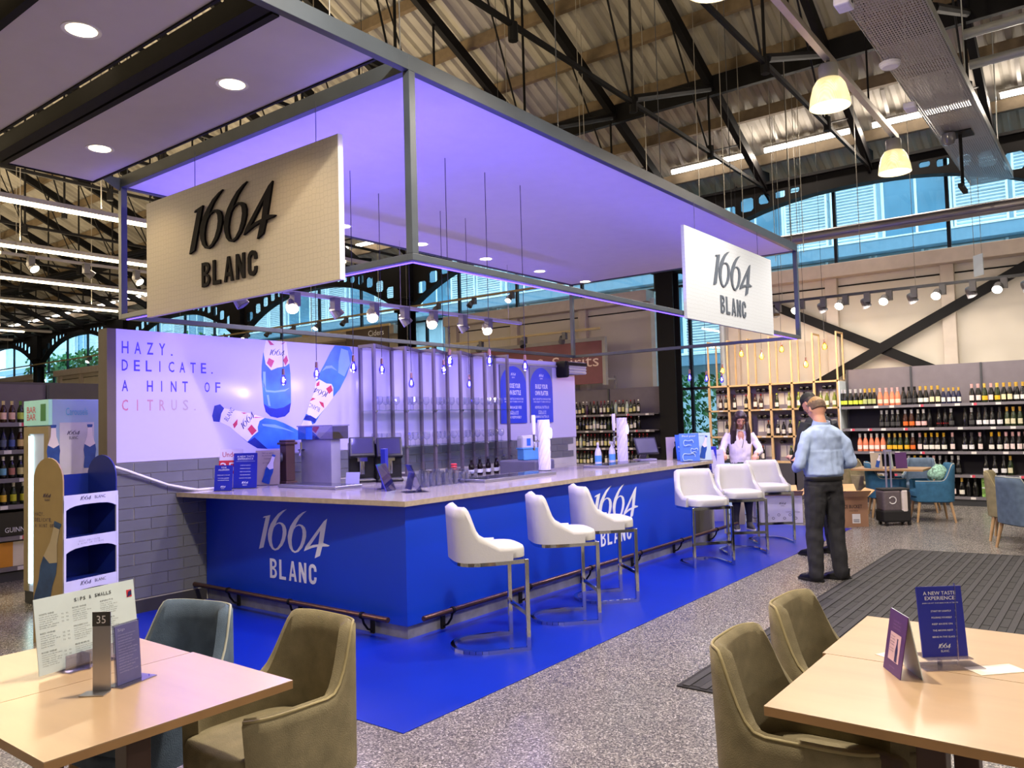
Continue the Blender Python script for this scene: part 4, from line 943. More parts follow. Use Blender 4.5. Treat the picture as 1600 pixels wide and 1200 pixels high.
def leaflet(name, label, cat, x, y, z, w, h, face, mp, tilt=8, lines=(), logo=True, ink=LETW, par=None, group=None):
    """printed card in a stand: face = direction it looks, in degrees"""
    t = T(name, label, cat, (x, y, z), R(face + 90), group)
    Mx = Matrix.Rotation(R(-tilt), 4, 'X')
    MB().box(-w / 2, 0, 0.004, w / 2, 0.004, h, Mx).build('card', mp, t)
    MB().box(-w / 2, 0.0045, 0.0, w / 2, 0.0065, h * 0.98, Mx).box(-w / 2, -0.03, 0, w / 2, 0.06, 0.0035).build('clear_stand', CLEARP, t)
    M2 = Mx @ frame((0, -0.0005, 0), (1, 0, 0), (0, 0, 1)); mb = MB()
    for tx, yy, hh, ww in lines: text(mb, tx, M2, -w * ww / 2, h * yy, w * ww, h * hh, 0.0006)
    if logo: numerals(mb, M2, -w * 0.14, h * 0.13, w * 0.28, 0.0006); text(mb, 'BLANC', M2, -w * 0.09, h * 0.08, w * 0.18, h * 0.03, 0.0006)
    if mb.v: mb.build('lettering', ink, t)
    return t
CARDB = mat('card_blue', (30, 40, 150), 0.35); CARDK = mat('card_kraft', (170, 156, 140), 0.6); CARDP = mat('card_purple', (78, 42, 96), 0.4)
TASTE = (('A NEW TASTE', 0.88, 0.05, 0.72), ('EXPERIENCE', 0.81, 0.05, 0.66), ('JOIN US AT THE BAR FOR A TASTE', 0.755, 0.018, 0.8), ('START BY LIGHTLY', 0.64, 0.024, 0.45), ('POURING YOURSELF', 0.55, 0.024, 0.45), ('KEEP AN EYE ON', 0.46, 0.024, 0.45), ('THE AROMA NEXT', 0.37, 0.024, 0.45), ('SERVE IN THE GLASS', 0.28, 0.024, 0.5))
leaflet('menu_card', 'larger dark blue A NEW TASTE EXPERIENCE card on the counter end', 'menu card', 0.25, 2.43, 1.041, 0.23, 0.34, 215, CARDB, 6, TASTE)
leaflet('menu_card', 'smaller blue YOUR ALLERGEN card at the end of the counter', 'menu card', -0.03, 2.36, 1.041, 0.17, 0.24, 215, CARDB, 8, (('YOUR', 0.88, 0.06, 0.3), ('ALLERGEN', 0.79, 0.06, 0.6), ('PLEASE ASK AT THE BAR', 0.6, 0.03, 0.7), ('FOR OUR ALLERGEN', 0.48, 0.03, 0.6), ('INFORMATION', 0.4, 0.03, 0.6)))
t = leaflet('age_sign', 'white sign with red lettering about age checks, half hidden by blue cards', 'sign', 0.2, 2.6, 1.041, 0.26, 0.38, 215, mat('sign_white', (214, 206, 226), 0.5), 4, (('Under', 0.8, 0.13, 0.62),), False, mat('sign_red', (170, 40, 60), 0.5))
MB().box(-0.12, -0.0012, 0.14, 0.12, 0.0, 0.27, Matrix.Rotation(R(-4), 4, 'X')).build('red_panel', mat('sign_red_panel', (196, 52, 70), 0.5), t)
text(MB(), '25', Matrix.Rotation(R(-4), 4, 'X') @ frame((0, -0.0012, 0), (1, 0, 0), (0, 0, 1)), -0.1, 0.16, 0.14, 0.09, 0.0008).build('lettering', LETW, t)
def bottle_outline(s): return [(a * s, b * s) for a, b in ((-.13, 0), (.13, 0), (.14, .04), (.12, .25), (.14, .42), (.12, .55), (.06, .74), (.05, .95), (.06, .96), (.06, 1), (-.06, 1), (-.06, .96), (-.05, .95), (-.06, .74), (-.12, .55), (-.14, .42), (-.12, .25), (-.14, .04))]
def card_bottle(t, cx, cz, s, ang, y=-0.0012, Mx=Matrix()):
    M2 = Mx @ frame((cx, y, cz), (math.cos(R(ang)), 0, math.sin(R(ang))), (-math.sin(R(ang)), 0, math.cos(R(ang))))
    MB().prism(bottle_outline(s), 0.0006, M2).build('bottle_print', mat('card_bottle_blue', (40, 78, 160), 0.3, noise=0.25, nscale=8), t)
    MB().prism([(a * s, b * s) for a, b in ((-.12, .55), (-.06, .74), (-.05, .93), (.05, .93), (.06, .74), (.12, .55), (.0, .48))], 0.0009, M2).build('label_print', PWHT, t)
t = leaflet('bottle_card', 'kraft coloured card with a blue bottle picture beside the bronze font', 'card', 0.59, 2.55, 1.041, 0.25, 0.35, 215, CARDK, 4, (('TRY A NEW', 0.9, 0.035, 0.5), ('FLAVOUR', 0.83, 0.035, 0.45), ('TODAY', 0.74, 0.04, 0.32), ('AT THE BAR', 0.62, 0.03, 0.4)), False, PINK)
card_bottle(t, -0.02, 0.02, 0.3, -18)
t = T('menu_holder', 'tall dark blue menu holder seen edge on near the counter corner', 'menu holder', (0.72, 0.98, 1.041), R(30))
MB().box(-0.05, -0.02, 0, 0.05, 0.02, 0.36).build('card', CARDB, t, bevel=0.003); MB().box(-0.07, -0.05, 0, 0.07, 0.05, 0.004).build('foot', CLEARP, t)
t = T('tent_card', 'blue tent card leaning in a clear stand at the counter corner', 'tent card', (0.60, 0.78, 1.041), R(20))
MB().box(-0.09, -0.004, 0, 0.09, 0.004, 0.25, Matrix.Rotation(R(-22), 4, 'X')).build('card', mat('tent_blue', (70, 70, 190), 0.3), t); MB().box(-0.09, -0.008, 0, 0.09, -0.0045, 0.25, Matrix.Rotation(R(-22), 4, 'X')).build('clear_cover', CLEARP, t)
t = T('clear_stand', 'empty clear acrylic easel stand at the counter corner', 'stand', (0.62, 0.45, 1.041), R(60))
MB().box(-0.1, -0.003, 0, 0.1, 0.003, 0.25, Matrix.Rotation(R(-22), 4, 'X')).box(-0.1, -0.06, 0, 0.1, 0.14, 0.004).build('sheet', CLEARP, t); MB().box(-0.1, 0.1, 0, 0.1, 0.104, 0.14, Matrix.Rotation(R(14), 4, 'X')).build('back_leg', CLEARP, t)
t = T('mini_card', 'small grey card in a clear stand before the first coffee machine', 'card', (0.98, 1.72, 1.041), R(-60))
MB().box(-0.07, 0, 0, 0.07, 0.004, 0.12, Matrix.Rotation(R(-14), 4, 'X')).build('card', mat('mini_card_grey', (150, 150, 190), 0.4), t); MB().box(-0.075, -0.02, 0, 0.075, 0.05, 0.004).build('foot', CLEARP, t)
# clutter of glasses and bottles behind the corner
tum = MB().lathe([(0.0, 0.004), (0.028, 0.004), (0.03, 0.0), (0.036, 0.12), (0.034, 0.12), (0.027, 0.008), (0.0, 0.008)], 12).mesh('tumbler', [GL])
q = random.Random(11)
for i in range(26):
    o = link('tumbler', tum); o.location = (0.98 + 0.083 * (i % 9) + q.uniform(-.008, .008), 0.72 + 0.1 * (i // 9) + q.uniform(-.01, .01), 1.0405); o.scale = (1, 1, 0.8 + 0.5 * q.random())
    tag(o, 'clear tumbler in the cluster behind the counter corner, %s in its %s row' % (ORD[i % 9], ORD[i // 9]), 'glass', 'tumblers behind the counter corner')
def bottle_meshes(kind):
    P = {'wine': [(0, 0), (.036, 0), (.038, .01), (.038, .19), (.03, .215), (.0145, .24), (.0145, .30)],
         'burg': [(0, 0), (.038, 0), (.04, .01), (.04, .16), (.032, .2), (.016, .235), (.0145, .30)],
         'champ': [(0, 0), (.042, 0), (.044, .01), (.044, .15), (.034, .2), (.018, .25), (.0155, .31)],
         'beer': [(0, 0), (.029, 0), (.031, .008), (.031, .12), (.024, .15), (.014, .175), (.0135, .22)],
         'dark': [(0, 0), (.03, 0), (.032, .008), (.032, .11), (.026, .14), (.014, .16), (.0135, .205)]}[kind]
    return MB().lathe(P, 12)
# ------------------------------------------------------------------ bar stools
LEA = mat('white_leather', (190, 189, 190), 0.42, noise=0.02, bump=0.08, bscale=90)
def sup(a, rx, ry, e): 
    c, s = math.cos(a), math.sin(a)
    return rx * math.copysign(abs(c) ** e, c), ry * math.copysign(abs(s) ** e, s)
def smooth(a, b, x): 
    t = max(0, min(1, (x - a) / (b - a))); return t * t * (3 - 2 * t)
def shell(rx, ry, e, z0, hfun, th, a0, a1, n, lean, rows=6, narrow=-0.35):
    """curved upholstered wall round a seat that faces +y; hfun(angle off the back in degrees) gives its top"""
    mb = MB(); vs = []; ring = 2 * rows + 3; fs = []
    for i in range(n + 1):
        a = a0 + (a1 - a0) * i / n; off = abs(math.degrees(a) - 270); h = hfun(off)
        prof = []
        for k in range(rows + 1):
            f = k / rows; z = z0 + (h - 0.4 * th - z0) * f
            prof.append((1 + lean * f * (h - z0), 0.0, z))
        tip = 1 + lean * (h - z0); prof.append((tip, th * 0.5, h))
        for k in range(rows, -1, -1):
            f = k / rows; z = z0 + (h - 0.4 * th - z0) * f
            prof.append((1 + lean * f * (h - z0), th, z))
        for sc, inn, z in prof:
            x, y = sup(a, rx * (1 + (sc - 1) * narrow) - inn, ry * sc - inn, e); vs.append((x, y, z))
    for i in range(n):
        for k in range(ring):
            k2 = (k + 1) % ring; fs.append((i * ring + k, (i + 1) * ring + k, (i + 1) * ring + k2, i * ring + k2))
    fs += [tuple(range(ring)), tuple(n * ring + k for k in range(ring - 1, -1, -1))]
    return mb.add(vs, fs)
def cushion(rx, ry, e, z0, z1, n=28, bulge=0.012, front=None):
    mb = MB(); P = []
    for s, z in ((0.94, z0), (1.0, z0 + 0.012), (1.0, z1 - 0.025), (0.97, z1 - 0.006), (0.9, z1), (0.5, z1 + bulge), (0.0, z1 + bulge)):
        P.append((s, z))
    vs = []; fs = []
    for s, z in P:
        for k in range(n):
            x, y = sup(2 * math.pi * k / n, rx * s, ry * s, e); vs.append((x, y, z))
    for i in range(len(P) - 1):
        for k in range(n): fs.append((i * n + k, i * n + (k + 1) % n, (i + 1) * n + (k + 1) % n, (i + 1) * n + k))
    fs.append(tuple(range(n - 1, -1, -1)))
    return mb.add(vs, fs)
def stool_h(off):
    return 0.735 + 0.285 * (1 - smooth(48, 82, off)) + 0.075 * (1 - smooth(84, 92, off)) * smooth(46, 80, off) - 0.0
def make_stool(label):
    t = T('bar_stool', label, 'bar stool', (0, 0, 0), 0, 'white bar stools')
    o = cushion(0.225, 0.235, 0.5, 0.635, 0.725).build('seat', LEA, t, smooth=50); o.location = (0, 0.02, 0)
    shell(0.262, 0.262, 0.55, 0.635, stool_h, 0.055, R(270 - 106), R(270 + 106), 44, 0.16).build('backrest', LEA, t, smooth=60)
    fl = MB()
    def strap(pts, w=0.012, h=0.03, closed=False):
        for a, b in zip(pts, pts[1:] + ([pts[0]] if closed else [])): fl.bar(a, b, w, h)
    ring = [(*sup(R(a), 0.245, 0.245, 0.55), 0.622) for a in range(180, 361, 12)]
    strap([(0.228, 0.235, 0.622), (-0.228, 0.235, 0.622)] + ring); fl.bar(ring[-1], (0.228, 0.235, 0.622), 0.012, 0.03)
    fl.build('seat_ring', CHROME, t)
    base = [(-0.228, 0.235, 0.012)] + [(-0.228 * math.cos(R(a)), -0.06 - 0.2 * math.sin(R(a)), 0.012) for a in range(0, 181, 12)] + [(0.228, 0.235, 0.012)]
    fl = MB()
    for a, b in zip(base, base[1:]): fl.bar(a, b, 0.03, 0.024)
    fl.build('base_loop', CHROME, t)
    for s in (-1, 1): MB().box(0.228 * s - 0.013, 0.218, 0, 0.228 * s + 0.013, 0.248, 0.637).build('leg', CHROME, t, bevel=0.002)
    MB().box(-0.215, 0.226, 0.235, 0.215, 0.24, 0.265).build('foot_bar', CHROME, t)
    return t
ST = [((0.41, -0.74), -36.2, 'nearest the bar corner, seen from behind'), ((1.34, -0.78), -42.1, 'second from the bar corner, seen from behind'), ((2.14, -0.68), -41.5, 'third from the bar corner, before the numerals'),
      ((3.83, -0.77), -128.9, 'first of the three turned to the room'), ((4.72, -0.80), -140, 'middle of the three turned to the room'), ((5.64, -0.81), -139, 'last one, before the woman')]
st0 = None
for (x, y), f, n in ST:
    lx, ly = x - 0.235 * math.cos(R(f)), y - 0.235 * math.sin(R(f))
    lab = 'white leather bar stool on chrome legs, %s' % n
    if st0 is None: st0 = make_stool(lab); st0.location = (lx, ly, 0.004); st0.rotation_euler = (0, 0, R(f - 90))
    else: dup(st0, (lx, ly, 0.004), R(f - 90), lab)

# ------------------------------------------------------------------ upholstered tub chairs and wooden tables
def fabric(name, rgb): return mat(name, rgb, 0.85, noise=0.16, nscale=14, bump=0.25, bscale=260, spec=0.2)
OLIVE = fabric('olive_velour', (128, 119, 94)); BLUEG = fabric('slate_blue_velour', (88, 104, 124)); TEAL = fabric('teal_leather', (52, 96, 128))
PIPO = mat('olive_piping', (150, 138, 100), 0.7); PIPB = mat('pale_piping', (166, 168, 160), 0.6)
LEGW = mat('pale_oak_leg', (176, 142, 104), 0.5, noise=0.12, nscale=12)
def chair_h(off): return 0.60 + 0.24 * (1 - smooth(44, 84, off))
def make_chair(label, fab, pip, group):
    t = T('tub_chair', label, 'chair', (0, 0, 0), 0, group)
    shell(0.275, 0.275, 0.52, 0.30, chair_h, 0.05, R(270 - 138), R(270 + 138), 52, 0.22, 8, -1.15).build('backrest', fab, t, smooth=60)
    o = cushion(0.232, 0.25, 0.5, 0.36, 0.455, bulge=0.02).build('seat', fab, t, smooth=50); o.location = (0, 0.03, 0)
    cushion(0.262, 0.262, 0.52, 0.285, 0.36).build('seat_base', fab, t, smooth=50)
    pts = []
    for i in range(53):
        a = R(270 - 138) + R(276) * i / 52; off = abs(math.degrees(a) - 270); h = chair_h(off)
        x, y = sup(a, 0.275 * (1 - 1.15 * 0.22 * (h - 0.3)) - 0.008, 0.275 * (1 + 0.22 * (h - 0.3)) - 0.008, 0.52); pts.append((x, y, h - 0.008))
    MB().tube(pts, 0.0055, 6).build('piping', pip, t, smooth=60)
    for sx in (-1, 1):
        for sy in (-1, 1): MB().cyl((0.2 * sx, 0.2 * sy, 0.30), (0.25 * sx, 0.25 * sy, 0.0), 0.023, 0.014, 10).build('leg', LEGW, t, smooth=40)
    return t
olive0 = make_chair('olive tub chair pushed up to the table with the number stand', OLIVE, PIPO, 'olive tub chairs'); olive0.location = (-2.38, -1.66, 0); olive0.rotation_euler = (0, 0, R(88))
slate0 = make_chair('slate blue tub chair across the table with the number stand', BLUEG, PIPB, 'blue tub chairs'); slate0.location = (-2.52, -1.04, 0); slate0.rotation_euler = (0, 0, R(104))
dup(olive0, (-1.52, -3.45, 0), R(182), 'olive tub chair in front at the table with the purple card')
dup(olive0, (-0.86, -3.42, 0), R(178), 'olive tub chair behind its twin at the table with the purple card')
teal0 = make_chair('teal tub chair with a bag on it at the far table', TEAL, PIPB, 'blue tub chairs'); teal0.location = (8.75, -2.02, 0); teal0.rotation_euler = (0, 0, R(22))
dup(teal0, (9.05, -1.35, 0), R(200), 'teal tub chair seen through under the far table')
dup(slate0, (9.95, -1.65, 0), R(95), 'slate tub chair on the shelf side of the far table')
dup(olive0, (8.35, -0.75, 0), R(-70), 'olive tub chair behind the man in the blue shirt')
dup(olive0, (9.6, -0.85, 0), R(150), 'olive tub chair on the far corner of the distant table')
dup(slate0, (6.52, -3.42, 0), R(222), 'slate blue tub chair at the edge beyond the entrance mat')
dup(olive0, (7.25, -3.2, 0), R(180), 'olive tub chair behind the slate one beyond the entrance mat')
BEECH = mat('beech_laminate', (176, 148, 116), 0.28, noise=0.06, nscale=3)
_nt = BEECH.node_tree; _nz = [x for x in _nt.nodes if x.type == 'TEX_NOISE'][0]; _mp = _nt.nodes.new('ShaderNodeMapping'); _mp.inputs['Scale'].default_value = (4, 0.6, 4)
_tc = [x for x in _nt.nodes if x.type == 'TEX_COORD'][0]; _nt.links.new(_tc.outputs['Object'], _mp.inputs[0]); _nt.links.new(_mp.outputs[0], _nz.inputs['Vector'])
EDGEW = mat('table_edge_band', (164, 126, 84), 0.4, noise=0.1)
def table(label, x0, y0, x1, y1, ped=True):
    t = T('cafe_table', label, 'table', ((x0 + x1) / 2, (y0 + y1) / 2, 0), 0, 'beech cafe tables')
    w, d = (x1 - x0) / 2, (y1 - y0) / 2
    MB().box(-w, -d, 0.747, w, d, 0.75).build('top_laminate', BEECH, t)
    MB().box(-w, -d, 0.722, w, d, 0.747).build('table_top', EDGEW, t, bevel=0.001)
    MB().box(-0.04, -0.04, 0.02, 0.04, 0.04, 0.70).build('pedestal', mat('dark_brown_steel', (72, 50, 44), 0.45), t, bevel=0.004)
    MB().box(-w * 0.42, -d * 0.42, 0.0, w * 0.42, d * 0.42, 0.02).build('foot_plate', DARK, t, bevel=0.006)
    MB().box(-0.2, -0.05, 0.70, 0.2, 0.05, 0.722).build('bracket', BLACK, t)
    return t
table('beech cafe table carrying the number stand, near half of the pair', -3.345, -2.035, -2.555, -1.412)
table('beech cafe table under the menu sheet, far half of the pair', -3.345, -1.408, -2.565, -0.80)
table('beech cafe table carrying the purple tent card, near half', -1.93, -4.22, -1.305, -3.44)
table('beech cafe table under the loose papers, far half', -1.301, -4.22, -0.67, -3.425)
tt = table('distant beech table with menus by the sparkling wine shelves', 8.6, -1.95, 9.25, -0.95)
table('beech table cut off beyond the slate chair and the entrance mat', 6.85, -4.6, 7.5, -3.86)

# on the near tables
MENU = mat('menu_sheet_white', (190, 204, 210), 0.4)
t = T('menu_sheet', 'large white printed menu sheet in a clear stand', 'menu', (-2.855, -1.235, 0.751), R(10))
Mx = Matrix.Translation((0, 0, 0.012)) @ Matrix.Rotation(R(-8), 4, 'X')
MB().box(-0.2, 0, 0, 0.2, 0.003, 0.265, Mx).build('sheet', MENU, t)
M2 = Mx @ frame((0, -0.0004, 0), (1, 0, 0), (0, 0, 1)); mb = MB()
spaced(mb, 'SIPS & SMALLS', M2, -0.05, 0.228, 0.15, 0.013, 0.0005, 0.02, 0.8)
q = random.Random(5)
for cx in (-0.185, -0.06, 0.05):
    for blk in range(3):
        z = 0.205 - blk * 0.066
        text(mb, ('WHITE WINE', 'RED WINE', 'ROSE WINE', 'PROSECCO', 'BEERS', 'SPIRITS', 'SNACKS', 'MIXERS', 'COFFEE')[(blk + int((cx + .2) * 20)) % 9], M2, cx, z, 0.055, 0.0055, 0.0005)
        for k in range(6): text(mb, ('house pour by the glass', 'crisp and dry', 'soft and fruity', 'bottle to share')[q.randrange(4)], M2, cx, z - 0.009 - k * 0.0075, 0.045 + 0.03 * q.random(), 0.0042, 0.0005)
        if cx < -0.1:
            for k in range(3): text(mb, '7.5', M2, cx + 0.082, z - 0.012 - k * 0.013, 0.008, 0.005, 0.0005); text(mb, '9.5', M2, cx + 0.1, z - 0.012 - k * 0.013, 0.008, 0.005, 0.0005)
mb.build('lettering', mat('menu_ink', (70, 78, 80), 0.6), t)
MB().box(0.165, -0.0008, 0.2, 0.187, 0.0, 0.228, Mx).build('corner_logo', mat('logo_red', (190, 40, 52), 0.5), t); MB().prism([(0, 0), (0.02, 0.006), (0.02, 0.024), (0.006, 0.02)], 0.0005, M2 @ Matrix.Translation((0.166, 0.201, 0.001))).build('corner_mark', PINK, t)
MB().box(0.162, -0.0008, 0.0, 0.2, 0.0, 0.07, Mx).build('green_panel', mat('menu_green', (124, 158, 92), 0.5), t)
MB().box(-0.11, -0.035, 0, 0.08, 0.05, 0.004).box(-0.11, -0.012, 0, 0.08, -0.009, 0.06).box(-0.11, 0.012, 0, 0.08, 0.015, 0.06).box(-0.045, -0.05, 0, -0.04, 0.05, 0.06).build('clear_stand', CLEARP, t)
t = T('number_stand', 'steel table number stand marked 35', 'number stand', (-2.985, -1.585, 0.751), R(-52))
MB().box(-0.03, 0, 0.002, 0.03, 0.003, 0.262).build('upright', INOX, t); MB().box(-0.05, -0.05, 0, 0.03, 0.0, 0.003).build('foot', INOX, t)
MB().box(-0.03, -0.0012, 0.215, 0.03, 0, 0.262).build('number_plate', mat('plate_charcoal', (54, 54, 56), 0.5), t)
text(MB(), '35', frame((0, -0.0014, 0), (1, 0, 0), (0, 0, 1)), -0.015, 0.224, 0.03, 0.026, 0.0006).build('numeral', LETW, t)
t = T('drinks_card', 'violet drinks list card in a clear holder behind the number stand', 'menu card', (-2.885, -1.575, 0.751), R(16))
MB().box(-0.05, 0, 0.004, 0.05, 0.003, 0.2, Matrix.Rotation(R(-4), 4, 'X')).build('card', mat('drinks_card_violet', (88, 88, 142), 0.3, noise=0.15, nscale=12), t)
M2 = Matrix.Rotation(R(-4), 4, 'X') @ frame((0, -0.0004, 0), (1, 0, 0), (0, 0, 1)); mb = MB()
for k in range(14): text(mb, ('half bottles and small pours', 'sparkling and still', 'served until late')[k % 3], M2, -0.04, 0.165 - k * 0.0095, 0.05 + 0.03 * q.random(), 0.005, 0.0005)
text(mb, 'Sip', M2, -0.04, 0.178, 0.03, 0.012, 0.0005); mb.build('lettering', mat('card_pale_ink', (150, 150, 190), 0.5), t)
MB().box(-0.055, 0.004, 0, 0.055, 0.007, 0.205, Matrix.Rotation(R(-4), 4, 'X')).box(-0.06, -0.03, 0, 0.09, 0.04, 0.003).build('clear_holder', CLEARP, t)
t = T('tent_card', 'purple tent card with a dark bottle picture on the near table', 'tent card', (-1.40, -3.71, 0.751), R(213))
for s in (-1, 1): MB().box(-0.07, -0.0015, 0, 0.07, 0.0015, 0.2, Matrix.Translation((0, 0.035 * s, 0)) @ Matrix.Rotation(R(10 * s), 4, 'X')).build('card', CARDP if s < 0 else MENU, t)
M2 = Matrix.Translation((0, -0.035, 0)) @ Matrix.Rotation(R(-10), 4, 'X') @ frame((0, -0.0017, 0), (1, 0, 0), (0, 0, 1))
MB().prism([(-0.042, 0.04), (0.042, 0.04), (0.042, 0.13), (-0.042, 0.13)], 0.0004, M2).build('pink_panel', mat('card_pink', (206, 172, 176), 0.5), t)
MB().prism([(a * 0.075 + 0.018, b * 0.075 + 0.042) for a, b in bottle_outline(1)], 0.0007, M2).build('bottle_print', PINK, t)
mb = MB()
for k, s_ in enumerate(('Treat yourself', 'with a sparkling', 'bottle to share', 'this evening')): text(mb, s_, M2, -0.038, 0.115 - k * 0.009, 0.034, 0.006, 0.0007)
for k, s_ in enumerate(('ask at the bar', 'for our list')): text(mb, s_, M2, -0.038, 0.076 - k * 0.008, 0.034, 0.005, 0.0007)
mb.build('lettering', PINK, t)
mb = MB()
for k, s_ in enumerate(('LOVELY', 'SPARKLING WINES', 'CHOSEN FOR YOU')): text(mb, s_, M2, -0.03, 0.165 - k * 0.011, 0.06, 0.006, 0.0007)
text(mb, 'PLEASE ENJOY', M2, -0.022, 0.018, 0.044, 0.005, 0.0007); mb.build('lettering', mat('card_lilac_ink', (140, 104, 150), 0.5), t)
t = leaflet('menu_card', 'dark blue A NEW TASTE EXPERIENCE card in a clear stand on the near table', 'menu card', -1.23, -3.81, 0.775, 0.155, 0.235, 219, CARDB, 6, TASTE)
MB().box(-0.1, -0.06, -0.024, 0.1, 0.03, -0.0205).box(-0.03, -0.02, -0.024, -0.024, 0.0, 0.0).build('clear_foot', CLEARP, t); MB().box(0.01, -0.055, -0.01, 0.013, -0.05, 0.26).build('stand_rib', CLEARP, t)
PAPER = mat('white_paper', (226, 216, 200), 0.7)
for i, (x, y, w, h, r, n) in enumerate(((-1.20, -3.95, 0.17, 0.085, 46, 'receipt lying beside the blue card'), (-1.2, -3.64, 0.1, 0.07, 60, 'slip lying behind the purple tent card'))):
    t = tag(MB().box(-w / 2, -h / 2, 0, w / 2, h / 2, 0.0012, Matrix.Translation((x, y, 0.7505)) @ Matrix.Rotation(R(r - 90), 4, 'Z')).build('paper_slip', PAPER), 'loose white paper %s' % n, 'paper')
t = T('tote_bag', 'green and white patterned bag slumped on the teal chair', 'bag', (8.78, -2.12, 0.49))
q = random.Random(9); vs = []; fs = []
for i in range(9):
    for j in range(16):
        a = 2 * math.pi * j / 16; k = math.sin(math.pi * (i + .35) / 9); r = 0.17 * k * (1 + 0.16 * q.random())
        vs.append((r * math.cos(a) * 1.1, r * math.sin(a) * 0.8, 0.32 * i / 8 + 0.02 * q.random()))
for i in range(8):
    for j in range(16): fs.append((i * 16 + j, i * 16 + (j + 1) % 16, (i + 1) * 16 + (j + 1) % 16, (i + 1) * 16 + j))
fs += [tuple(range(15, -1, -1)), tuple(8 * 16 + j for j in range(16))]
MB().add(vs, fs).build('cloth', mat('green_print_cloth', (120, 156, 140), 0.9, noise=0.75, nscale=30), t, smooth=60)
MB().tube([(-0.12, 0, 0.2), (-0.2, 0.03, 0.1), (-0.24, 0.02, -0.03), (-0.16, 0.05, -0.06), (-0.1, 0.02, 0.06)], 0.008, 6).build('strap', mat('tan_strap', (170, 130, 84), 0.7), t)
for i, (x, y, mt, lab) in enumerate(((8.72, -1.3, CARDK, 'kraft menu card with a blue bottle on the distant table'), (8.8, -1.5, MENU, 'white folded menu seen edge on at the distant table'), (8.85, -1.62, CARDP, 'dark purple menu card on the distant table'))):
    t = leaflet('menu_card', lab, 'menu card', x, y, 0.751, 0.17, 0.24, 215 if i != 1 else 270, mt, 6, (), False)
    if i == 0: card_bottle(t, 0.0, 0.02, 0.2, -14)
t = T('wire_stand', 'black looped wire stand rising at the edge of the view', 'stand', (7.15, -3.96, 0.751))
for k in range(3): MB().tube([(0.13 * math.cos(R(a)) * (1 - 0.2 * k), 0.05 * k + 0.02, 0.2 + 0.19 * math.sin(R(a)) + 0.02 * k) for a in range(0, 360, 18)], 0.012, 6, True).build('loop', BLACK, t, smooth=60)
MB().lathe([(0.12, 0), (0.12, 0.012), (0.0, 0.014)], 16).build('foot', BLACK, t)

# ------------------------------------------------------------------ more on the bar top
q = random.Random(17)
for i in range(11):
    k = ('dark', 'beer', 'wine')[i % 3]; me_ = bottle_meshes('dark' if i < 7 else k); o = link('bottle', me_.mesh('bottle', [mat('syrup_dark', (26, 18, 20), 0.15) if i < 8 else GL])); o.location = (3.45 + 0.085 * i, 2.3 + 0.06 * (i % 2), 0.9405)
    tag(o, 'small %s bottle on the back worktop under the glass rack, %s along' % ('dark' if i < 8 else 'clear', ORD[i]), 'bottle', 'bottles under the glass rack')
    MB().lathe([(0.0335, 0.03), (0.0335, 0.075)], 10).build('label', LETW, o); MB().lathe([(0.0, 0.222), (0.017, 0.222), (0.017, 0.2)], 8).build('cap', DARK, o)
t = T('cocktail_shaker', 'red ringed stirrer jug standing among the tumblers', 'jug', (1.62, 0.95, 1.041))
MB().lathe([(0.0, 0.0), (0.03, 0.0), (0.034, 0.05), (0.03, 0.08)], 12).build('jug', INOX, t, smooth=50)
for k_ in range(4): MB().tube([(0.022 * math.cos(R(a)), 0.022 * math.sin(R(a)), 0.09 + 0.025 * k_) for a in range(0, 360, 30)], 0.011, 6, True).build('ring', mat('stirrer_red', (206, 50, 64), 0.4), t, smooth=60)
t = T('till', 'dark touch screen till on the bar near the second white tap', 'till', (5.28, 0.80, 1.041), R(-28))
MB().box(-0.13, -0.1, 0, 0.13, 0.1, 0.03).build('base', mat('till_silver', (150, 146, 164), 0.4), t, bevel=0.01)
MB().bar((0.0, 0.06, 0.02), (-0.0, -0.02, 0.2), 0.1, 0.02).build('arm', mat('till_silver', (150, 146, 164), 0.4), t)
Mx = Matrix.Translation((0, -0.04, 0.2)) @ Matrix.Rotation(R(-24), 4, 'X')
MB().box(-0.17, -0.012, -0.12, 0.17, 0.012, 0.12, Mx).build('screen_housing', BLKP, t, bevel=0.006); MB().box(-0.15, -0.014, -0.1, 0.15, -0.012, 0.1, Mx).build('screen', mat('till_screen', (112, 112, 116), 0.15), t)
PBRD = mat('poster_blue', (84, 124, 216), 0.35); PICE = mat('poster_ice', (182, 206, 226), 0.35)
for i, (x, y, mt, lab) in enumerate(((5.19, 0.30, PBRD, 'blue poster board with white splash swirls at the end of the bar'), (5.46, 0.06 + 0.20, PICE, 'pale poster board with a blue bottle at the end of the bar'))):
    t = leaflet('poster_board', lab, 'poster', x, y - 0.2, 1.041, 0.28, 0.36, 235, mt, 3, (('Find your', 0.86, 0.08, 0.7),) if not i else (('1664 BLANC', 0.88, 0.04, 0.4),), False, LETW if not i else PINK)
    if i: card_bottle(t, 0.0, 0.03, 0.3, -14)
    else:
        for c, r0, z in ((-0.02, 0.07, 0.24), (0.06, 0.05, 0.14), (-0.02, 0.09, 0.06)): MB().tube([(c + r0 * math.cos(R(a)), -0.004, z + r0 * 0.55 * math.sin(R(a) * 1.0) + 0.012 * math.sin(R(3 * a))) for a in range(0, 320, 16)], 0.005, 5).build('swirl_print', PICE, t)
leaflet('menu_card', 'blue allergen card beside the poster boards at the end of the bar', 'menu card', 5.46, -0.02 + 0.35, 1.041, 0.17, 0.34, 235, mat('card_mid_blue', (50, 92, 200), 0.35), 8, (('YOUR', 0.6, 0.06, 0.4), ('ALLERGENS', 0.5, 0.06, 0.7), ('PLEASE ASK US', 0.35, 0.03, 0.6)))
SPRW = mat('spray_white', (214, 212, 226), 0.4)
